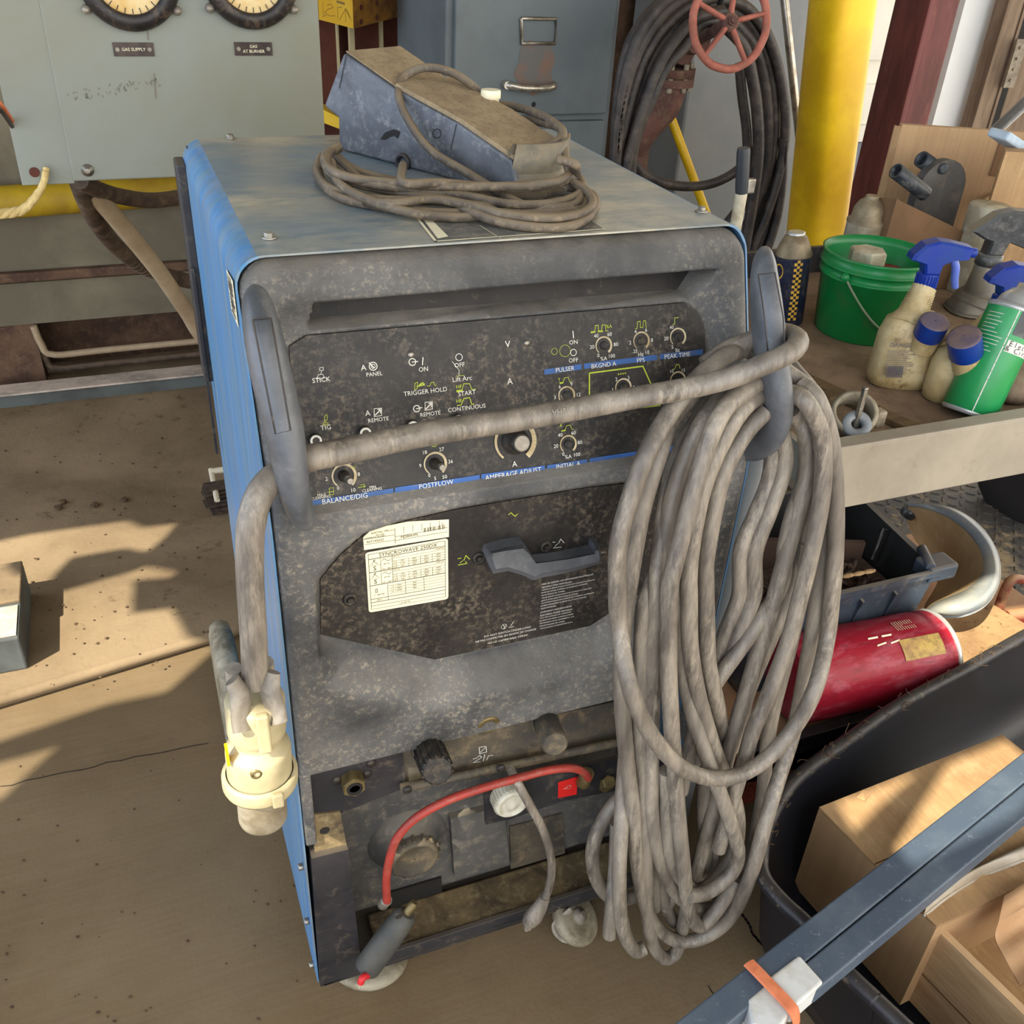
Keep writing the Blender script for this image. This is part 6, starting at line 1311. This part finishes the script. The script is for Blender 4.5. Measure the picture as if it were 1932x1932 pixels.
# tall cardboard
YK = 1.02
m = MB(); p0_ = aty(1702, 236, YK); p1_ = aty(1700, 380, YK); zc = p0_.z
cb_ = thing('cardboard_box', 'tall tan cardboard box at the back of the cart beside the maroon column', 'cardboard box', (p0_.x+.25, YK+.1, ZT))
uu = (atz(1932, 251, zc)-p0_); uu.z = 0; uu.normalize(); vv_ = V((-uu.y, uu.x, 0)); B0 = V((p0_.x, p0_.y, ZT+.001)); m.prism([B0, B0+uu*.42, B0+uu*.42+vv_*.02, B0+vv_*.02], V((0, 0, zc-ZT))); m.build('box_shell', m_card, cb_); m = MB(); m.prism([B0-uu*.014+vv_*.012, B0, B0-vv_*.001, B0-uu*.014+vv_*.006], V((0, 0, zc-ZT-.004))); m.build('edge_fold', m_cardx, cb_)
m = MB(); c = onpl2(1905, 300, B0, -vv_, .002); m.box(c, (.07, .004, .08), Matrix.Rotation(math.atan2(uu.y, uu.x), 3, 'Z'), bev=.0015); m.build('hand_hole', m_carddark, cb_)
YT = .78; m = MB(); q = [aty(x, y, YT) for x, y in [(1898, 285), (1990, 285), (1990, 400), (1880, 400)]]; zz = q[0].z
u3 = RT.copy(); u3.z = 0; u3.normalize(); v3 = V((-u3.y, u3.x, 0)); B3 = V((q[0].x, q[0].y, ZT+.001)); m.prism([B3, B3+u3*.16, B3+u3*.16+v3*.05, B3+v3*.05+u3*.02], V((0, 0, zz-ZT-.002))); tag(m.build('cardboard_carton', m_cardx), 'small torn cardboard carton at the right edge in front of the tall box', 'carton')
m = MB(); c = aty(1925, 280, YT); m.box(c+V((.01, .05, .008)), (.07, .06, .02), Matrix.Rotation(.4, 3, 'Y'), bev=.006); tag(m.build('blue_rag', M('pale_blue_cloth', (186, 200, 208), (166, 182, 194), s=20, rough=.9)), 'pale blue rag on top of the torn carton', 'rag')
jar(V((aty(1860, 420, .74).x, .74, ZT)), 38*scale(aty(1860, 420, .74)), aty(1860, 386, .74).z-ZT, m_canwhite, m_canwhite, 'filter_canister', 'dusty pale round canister behind the black trigger bottle', 'canister')
m = MB(); m.tube([aty(1850, 385, .9), aty(1895, 352, .92)], .006, 8, 1); m.tube([aty(1860, 392, .9), aty(1898, 372, .92)], .005, 8, 1); tag(m.build('reed_sticks', m_wood), 'thin pale sticks lying behind the iron plate', 'sticks')
m = MB(); ra_ = aty(1880, 245, 1.3); rb0 = aty(1960, 170, 1.3); m.cyl(ra_+(ra_-rb0)*(ra_.z/(rb0.z-ra_.z)), rb0, 11*scale(ra_), 16); bb = m.build('black_rod', m_blktrig); tag(bb, 'black rod sticking up behind the tall cardboard box', 'rod')
m = MB(); c = atz(1925, 740, ZT+.03); m.ball(c+V((.02, .03, 0)), (.06, .05, .032), 16); tag(m.build('dusty_cloth_bundle', m_brown), 'dusty brown bundle beside the green can', 'bundle')

# ================================================================ LOWER RIGHT
# rust red low tray with bin, can, face shield
XT0, XT1, YT0, YT1, ZTR = .80, 1.72, .125, .66, .12
tr = thing('tool_tray', 'low rust red steel tray under the cart holding a bin and a red can', 'tray', ((XT0+XT1)/2, (YT0+YT1)/2, 0))
m = MB(); m.box(((XT0+XT1)/2, (YT0+YT1)/2, .055), (XT1-XT0, YT1-YT0, .11), bev=.004); m.build('tray_base', m_orange, tr)
m = MB(); m.box(((XT0+1.30)/2, YT0+.006, .105), (1.30-XT0, .012, .09), bev=.003); m.box(((XT0+1.30)/2, YT0+.004, .152), (1.30-XT0, .022, .006), bev=.002); m.build('front_wall', m_tubrim, tr, 'dark front wall with dusty top edge')
m = MB(); a = atz(1930, 1140, .13); m.tube([a+V((-.06, .01, -.02)), a+V((-.03, .03, .05)), a+V((.04, .04, .03))], .011, 10, 5); m.build('tray_handle', m_orange, tr)
m = MB(); a = atz(1898, 1165, .12); m.cyl(a, a+V((.12, -.02, .0)), .018, 14); m.build('tray_roll', m_orange, tr)
# bin
bn = thing('plastic_bin', 'dark blue grey plastic bin of scrap under the cart, on the red tray', 'bin', (1.1, .43, .11))
Zr = .35; fl_ = atz(1515, 1112, Zr); frt = atz(1740, 1080, Zr); br_ = atz(1655, 950, Zr+.0); fl_ = V((.86, frt.y+.0, Zr)); cr_ = atz(1778, 1050, Zr)
FLc = V((.86, .262, Zr)); FRc = V((1.285, .262, Zr)); BRc = V((1.325, .60, Zr)); BLc = V((.86, .60, Zr)); cB = (FLc+BRc)/2
def inset(p, k, z): return V((cB.x+(p.x-cB.x)*k, cB.y+(p.y-cB.y)*k, z))
RR = [FLc, FRc, BRc, BLc]
m = MB(); outr = [RR, [inset(p, .86, .112) for p in RR]]; inr = [[inset(p, .965, Zr) for p in RR], [inset(p, .84, .12) for p in RR]]
m.loft([[inset(p, .86, .112) for p in RR], [inset(p, .985, Zr-.012) for p in RR], [inset(p, 1.03, Zr-.012) for p in RR], [inset(p, 1.03, Zr) for p in RR], [inset(p, .965, Zr) for p in RR]], False, False)
m.add([inset(p, .86, .112) for p in RR], [[0, 1, 2, 3]])
for x in (.95, 1.03, 1.11, 1.19): m.box((x, .284, .24), (.006, .02, .16), Matrix.Rotation(.22, 3, 'X'))
m.build('bin_shell', m_bin, bn)
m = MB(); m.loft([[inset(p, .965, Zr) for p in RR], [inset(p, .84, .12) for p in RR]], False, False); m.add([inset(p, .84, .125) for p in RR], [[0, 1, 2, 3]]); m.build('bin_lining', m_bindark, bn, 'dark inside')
m = MB(); m.box((1.30, .285, Zr-.012), (.07, .05, .035), bev=.006); m.cyl((1.27, .27, Zr+.004), (1.30, .33, Zr+.004), .01, 12); m.build('bin_latch', m_bin, bn)
m = MB(); p0_ = aty(1590, 980, .45); m.box((1.10, .46, .26), (.28, .012, .14), Matrix.Rotation(-.35, 3, 'Z')); tag(m.build('brown_carton_piece', m_binstuff), 'brown carton standing inside the dark bin', 'carton')
m = MB(); P = [aty(x, y, .42) for x, y in [(1645, 1055), (1668, 998), (1700, 1010), (1680, 1060)]]; m.tube(P, .003, 6, 1); tag(m.build('wire_bracket', m_steel), 'thin bent metal strip inside the dark bin', 'bracket')
chs = MB(); random.seed(8)
for k in range(46):
    c = V((random.uniform(.93, 1.22), random.uniform(.31, .42), .265+random.uniform(-.01, .03))); chs.ring(c, (random.uniform(-1, 1), random.uniform(-1, 1), random.uniform(-1, 1)), .013, .004, 12, 6)
chs.box((1.08, .38, .19), (.38, .18, .14)); tag(chs.build('scrap_chain', m_chain), 'tangle of rusty chain filling the front of the dark bin', 'chain', kind='stuff')
m = MB(); random.seed(2)
a = atz(1515, 1085, .36); 
for k in range(3): m.ball(atz(1600+20*k, 1086-4*k, Zr+.001), (.016, .006, .004), 8)
tag(m.build('dried_mud', m_board), 'dried mud clinging to the front rim of the dark bin', 'dirt', kind='stuff')
# red can on its side
rc_ = thing('red_gas_can', 'dented red metal can lying on its side in front of the bin', 'can', (1.1, .2, .11))
a = aty(1530, 1290, .215); b = aty(1752, 1248, .195); ax = (b-a).normalized(); r = 82*scale((a+b)/2); H = (b-a).length
cz_ = .115+r; a.z = cz_-.0; b.z = cz_+.004; a = a-ax*.06; ax = (b-a).normalized(); H = (b-a).length
m = MB(); pr = [(r*.9, 0), (r*.97, .006), (r, .012)]
for k in range(1, 12):
    h = .012+(H-.03)*k/12; pr.append((r*(1.0 if k % 4 else .985), h))
pr += [(r*.96, H-.03), (r*.99, H-.024), (r*.96, H-.018), (r*.99, H-.012), (r*.93, H-.006)]
m.lathe(a, ax, pr, 44); m.build('can_body', m_redcan, rc_)
m = MB(); m.lathe(a+ax*(H-.006), ax, [(r*.93, 0), (r*1.0, .001), (r*1.0, .005), (r*.92, .006), (r*.86, .002)], 44); m.build('can_rim', m_canmetal, rc_, 'dull metal end rim')
vd = (CAM-a); vd = (vd-ax*vd.dot(ax)).normalized(); vs_ = ax.cross(vd); vs_ = vs_ if vs_.z > 0 else -vs_
def orr(th, h): return a+ax*h+(vd*math.cos(th)+vs_*math.sin(th))*r*1.008
m = MB(); m.loft([[orr(-.1+.08*i, h) for i in range(7)] for h in (H*.62, H*.68, H*.76, H*.84, H*.89)], True, False, False); m.build('can_label', m_canlabel, rc_, 'worn yellow caution label')
m = MB(); 
for h in (H*.45, H*.54): m.stroke([orr(.55, h), orr(.55, h+.018)], .0035, vd); m.stroke([orr(.35, h+.01), orr(.38, h+.028)], .003, vd)
for k in range(9): m.stroke([orr(.62, H*.66+k*.005), orr(.9, H*.66+k*.005)], .0012, vs_)
m.build('can_lettering', m_label, rc_, 'faded white lettering')
# face shield
fs = thing('face_shield', 'grinding face shield with a grey crown and dusty visor lying beside the bin', 'face shield', atz(1830, 1120, .12))
outer_ = [(1712, 948), (1745, 950), (1790, 956), (1830, 975), (1862, 1005), (1884, 1045), (1889, 1085), (1880, 1115), (1858, 1142), (1825, 1158), (1790, 1162), (1745, 1156)]
inner_ = [(1714, 953), (1735, 955), (1765, 963), (1795, 977), (1826, 1002), (1848, 1032), (1856, 1062), (1848, 1088), (1825, 1110), (1795, 1124), (1765, 1136), (1746, 1152)]
n = len(outer_)
m = MB(); hz = lambda t: .25+.05*math.sin(PI*t)
R0_ = [atz(x, y, hz(i/(n-1))-.03) for i, (x, y) in enumerate(outer_)]; R1_ = [atz(lerp(x, u, .35), lerp(y, v, .35), hz(i/(n-1))+.012) for i, ((x, y), (u, v)) in enumerate(zip(outer_, inner_))]; R2_ = [atz(x, y, hz(i/(n-1))) for i, (x, y) in enumerate(inner_)]
R0_, R1_, R2_ = cat(R0_, 4), cat(R1_, 4), cat(R2_, 4); R3_ = [p+V((0, 0, -.004)) for p in R2_]; R4_ = [p+V((0, 0, -.006)) for p in R0_]
m.loft([R0_, R1_, R2_, R3_, R4_], True, False, False); m.build('shield_crown', m_crown, fs, 'curved grey crown')
m = MB(); low = [atz(x, y, .13) for x, y in [(1715, 990), (1720, 1005), (1728, 1020), (1738, 1032), (1748, 1045), (1760, 1058), (1768, 1072), (1770, 1085), (1768, 1100), (1762, 1112), (1755, 1124), (1745, 1140)]]
low = cat(low, 4); top2 = [p+V((0, 0, -.003)) for p in R2_]; md_ = [lerp(a_, b_, .5)+V((0, 0, -.01)) for a_, b_ in zip(top2, low)]
m.loft([top2, md_, low], True, False, False); m.loft([[p-V((0, 0, .002)) for p in q] for q in (top2, md_, low)], True, False, False); m.build('visor', m_visor, fs, 'dust coated visor')
for x, y in [(1716, 966), (1745, 1166)]:
    c = atz(x, y, .22); m = MB(); m.lathe(c, (.3, -.2, 1), [(.018, -.012), (.020, 0), (.017, .012), (.008, .014)], 18); m.build('shield_knob', m_blktrig, fs)
# dirt covered board
m = MB(); P = [atz(x, y, .135) for x, y in [(1745, 1200), (1835, 1128), (1960, 1205), (1850, 1330)]]; m.prism(P, V((0, 0, .014))); tag(m.build('dirt_covered_board', m_board), 'flat board covered in dirt beside the red can', 'board')
# floor mat
mt = thing('rubber_mat', 'dark diamond tread rubber mat on the floor at the right', 'mat', (2.3, .9, 0))
m = MB(); m.box((2.25, .72, .004), (1.3, 1.15, .007), bev=.002); m.build('mat_base', m_mat, mt)
m = MB()
for i in range(36):
    for j in range(32):
        x = 1.66+i*.034; y = .18+j*.034; m.box((x, y, .0085), (.024, .007, .003), Matrix.Rotation(PI/4 if (i+j) % 2 else -PI/4, 3, 'Z'))
o = m.build('tread_pattern', m_mat, mt); o['kind'] = 'stuff'

# black tub with boxes
ZTB = .25
tb = thing('black_tub', 'large black plastic tub with a dusty rim at the lower right', 'tub', (1.0, -.25, 0))
rim = [(1700, 1932), (1650, 1885), (1590, 1828), (1555, 1785), (1520, 1742), (1475, 1700), (1440, 1655), (1436, 1610), (1450, 1550), (1500, 1472), (1600, 1396), (1700, 1328), (1830, 1258), (1932, 1200)]
Rm = [atz(x, y, ZTB) for x, y in rim]; Rm = [Rm[0]+(Rm[0]-Rm[2]).normalized()*.35]+Rm+[Rm[-1]+(Rm[-1]-Rm[-3]).normalized()*.3]
m = MB(); m.tube(Rm, .0115, 12, 6); m.build('tub_rim', m_tubrim, tb, 'dusty rolled rim')
Rc = cat(Rm, 6); cen = V((1.15, -.35, 0))
def ins(p, k, z): return V((lerp(p.x, cen.x, k), lerp(p.y, cen.y, k), z))
m = MB(); m.loft([Rc, [ins(p, .02, .22) for p in Rc], [ins(p, .06, .10) for p in Rc], [ins(p, .10, .045) for p in Rc], [ins(p, .16, .022) for p in Rc], [ins(p, .9, .018) for p in Rc]], True, False, False)
m.loft([[p+(p-cen).normalized()*.004+V((0, 0, -.004)) for p in Rc], [ins(p, .015, .21) for p in Rc], [ins(p, .05, .09) for p in Rc], [ins(p, .10, .02) for p in Rc], [ins(p, .9, .004) for p in Rc]], True, False, False); m.build('tub_wall', m_tub, tb)
random.seed(31); m = MB()
for k in range(70):
    i = random.randint(8*6, len(Rc)-8); p = Rc[i]+V((random.uniform(-.008, .008), random.uniform(-.008, .006), .011))
    P = [p]
    for j in range(3): P.append(P[-1]+V((random.uniform(-.012, .012), random.uniform(-.008, .008), random.uniform(-.004, .004))))
    m.tube(P, .0006, 5, 2)
tag(m.build('straw_debris', m_debris), 'dry straw and lint caught along the tub rim', 'debris', kind='stuff')
# cardboard box 1 in the tub
ZB1 = .225
A = atz(1545, 1525, ZB1); B = atz(1890, 1388, ZB1); D = atz(1655, 1637, ZB1); dx = (B-A); dy = (D-A)*1.9; C_ = A+dx+dy; D = A+dy
b1 = thing('cardboard_box', 'closed corrugated cardboard box in the black tub under the two square tubes', 'cardboard box', V(((A.x+C_.x)/2, (A.y+C_.y)/2, .03)))
m = MB(); q = [A, B, C_, D]; m.prism([V((p.x, p.y, .032)) for p in q], V((0, 0, ZB1-.034))); m.build('box_shell', m_card, b1)
m = MB(); e1_ = (D-A).normalized(); m.prism([A, B, lerp(B, C_, .5), lerp(A, D, .5)], V((0, 0, .003))); m.prism([lerp(A, D, .51), lerp(B, C_, .51), C_, D], V((0, 0, .003))); m.build('top_flaps', m_cardx, b1)
m = MB(); m.add([atz(x, y, ZB1+.0045+h_) for x, y, h_ in [(1615, 1505, 0), (1628, 1490, .01), (1645, 1494, 0), (1632, 1512, .004)]], [[0, 1, 2, 3]]); m.build('torn_flap', m_cardx, b1)
# open crate 2
ZB2 = .20
A = atz(1748, 1735, ZB2); B = atz(1932, 1660, ZB2); D = atz(1932, 1915, ZB2)
ux = (B-A).normalized(); uy = (D-A).normalized(); wx = .32; wy = .34
b2 = thing('wooden_crate', 'open pale wooden crate lined with cardboard in the lower right corner', 'crate', V((A.x, A.y, .03)))
m = MB(); tk = .012
P0 = A; P1 = A+uy*wy; P2 = P1+ux*wx; P3 = A+ux*wx
for (p, q_, inn) in [(P0, P1, ux), (P1, P2, -uy), (P3, P2, -ux), (P0, P3, uy)]:
    lo_ = [V((p.x, p.y, .032)), V((q_.x, q_.y, .032)), q_, p]; mm = MB(); mm.prism(lo_, inn*tk); mm.build('crate_side', m_wood, b2)
m = MB(); m.prism([V((p.x, p.y, .1)) for p in (P0, P1, P2, P3)], V((0, 0, .004))); m.build('crate_lining', m_cardx, b2)
# papers
m = MB(); P = [(1742, 1728), (1790, 1690), (1850, 1655), (1932, 1622), (1980, 1600)]; Q = [(1750, 1700), (1800, 1660), (1860, 1630), (1932, 1596), (1980, 1575)]
ra = cat([atz(x, y, .225+.012*(i % 2)) for i, (x, y) in enumerate(P)], 5); rb_ = cat([atz(x, y, .25) for x, y in Q], 5); m.loft([ra, [lerp(a_, b_, .5)+V((0, 0, .01)) for a_, b_ in zip(ra, rb_)], rb_, [p+V((0, .01, -.02)) for p in rb_]], True, False, False); m.tube(ra, .003, 6, 1)
tag(m.build('plastic_film', m_plastfilm), 'crumpled dusty film between the tubes and the crate', 'film')
m = MB(); ra = cat([atz(x, y, z) for x, y, z in [(1895, 1690, .25), (1885, 1735, .24), (1878, 1770, .215), (1900, 1815, .205), (1925, 1860, .205)]], 5); rb_ = [p+V((.12, .01, .012*math.sin(i))) for i, p in enumerate(ra)]; m.loft([ra, [lerp(a_, b_, .4)+V((0, 0, .012)) for a_, b_ in zip(ra, rb_)], rb_], True, False, False); m.loft([[p-V((0, 0, .002)) for p in ra], [p-V((0, 0, .002)) for p in rb_]], True, False, False)
tag(m.build('kraft_paper', m_paper), 'crumpled brown kraft paper over the open crate', 'paper')
# two square tubes
ZQ = .305
def sqt(pts, nm, lab, h=.032, wall=.003):
    a, b, c, d = [atz(x, y, ZQ) for x, y in pts]   # far-left, far-right, near-right, near-left (top face)
    m = MB(); top_ = [a, b, c, d]; e = (b-a).normalized(); b = b+e*.25; c = c+e*.25; e2_ = e*(.22 if pts[0][0] < 1300 else 0); a = a-e2_; d = d-e2_; top_ = [a, b, c, d]
    m.prism([p-V((0, 0, h)) for p in top_], V((0, 0, h))); o = m.build(nm, m_tube); md = o.modifiers.new('bevel', 'BEVEL'); md.width = .003; md.segments = 3
    tag(o, lab, 'square tube', 'pair of square steel tubes'); return o
sqt([(1262, 1938), (1932, 1418), (1932, 1474), (1395, 1918)], 'square_tube', 'blue grey square tube nearer the machine, of the taped pair')
sqt([(1452, 1872), (1932, 1479), (1932, 1547), (1545, 1866)], 'square_tube', 'blue grey square tube nearer the bottom right corner, of the taped pair')
# tape wrap and strap
def wrap(px, nm, m_, lab, ct_, lift, h):
    P = [atz(x, y, ZQ+lift) for x, y in px]; m = MB(); n_ = len(P)
    m.prism([p-V((0, 0, h+lift)) for p in P], V((0, 0, h+lift+.0))); o = m.build(nm, m_); md = o.modifiers.new('bevel', 'BEVEL'); md.width = .004; md.segments = 3
    return tag(o, lab, ct_)
wrap([(1452, 1842), (1508, 1800), (1555, 1852), (1500, 1900)], 'tape_wrap', m_tape, 'white tape wrapped around the end of the nearer square tube', 'tape', .003, .036)
wrap([(1410, 1885), (1450, 1852), (1496, 1900), (1470, 1945), (1420, 1935)], 'tape_end', m_tape, 'crumpled tape bunched over the tube end by the orange strap', 'tape', .0015, .045)
m = MB(); P = [atz(x, y, z) for x, y, z in [(1412, 1816, ZQ+.004), (1428, 1832, ZQ+.006), (1450, 1855, ZQ+.007), (1478, 1884, ZQ+.007), (1496, 1905, ZQ+.006), (1502, 1920, ZQ-.005), (1503, 1935, ZQ-.03)]]; m.tube(P, .0085, 8, 5, flat=(.22, 1), ref=(0, 0, 1)); tag(m.build('orange_strap', m_strap), 'orange fabric strap around the taped tube ends', 'strap')
# ================================================================ LIGHT
wd = bpy.data.worlds.new('world'); scn.world = wd; wd.use_nodes = True
n = wd.node_tree.nodes; l = wd.node_tree.links; bg = n['Background']
tc = n.new('ShaderNodeTexCoord'); sp = n.new('ShaderNodeSeparateXYZ'); l.new(tc.outputs['Generated'], sp.inputs[0])
cr = n.new('ShaderNodeValToRGB'); mr = n.new('ShaderNodeMapRange'); mr.inputs[1].default_value = -1; mr.inputs[2].default_value = 1
l.new(sp.outputs[0], mr.inputs[0]); l.new(mr.outputs[0], cr.inputs[0])
cr.color_ramp.elements[0].color = (.74, .87, 1.08, 1); cr.color_ramp.elements[1].color = (1.05, .98, .86, 1)
e = cr.color_ramp.elements.new(.5); e.color = (.95, .93, .9, 1)
l.new(cr.outputs[0], bg.inputs[0]); bg.inputs[1].default_value = 2.6
sd = bpy.data.lights.new('sun', 'SUN'); sd.energy = 8; sd.angle = .006; sd.color = (1, .93, .78)
so = bpy.data.objects.new('sun', sd); col.objects.link(so)
so.rotation_euler = V(SUN).to_track_quat('Z', 'Y').to_euler()
vs = scn.view_settings; vs.view_transform = 'Standard'; vs.look = 'None'; vs.gamma = 1; vs.use_curve_mapping = False; vs.exposure = EXPO
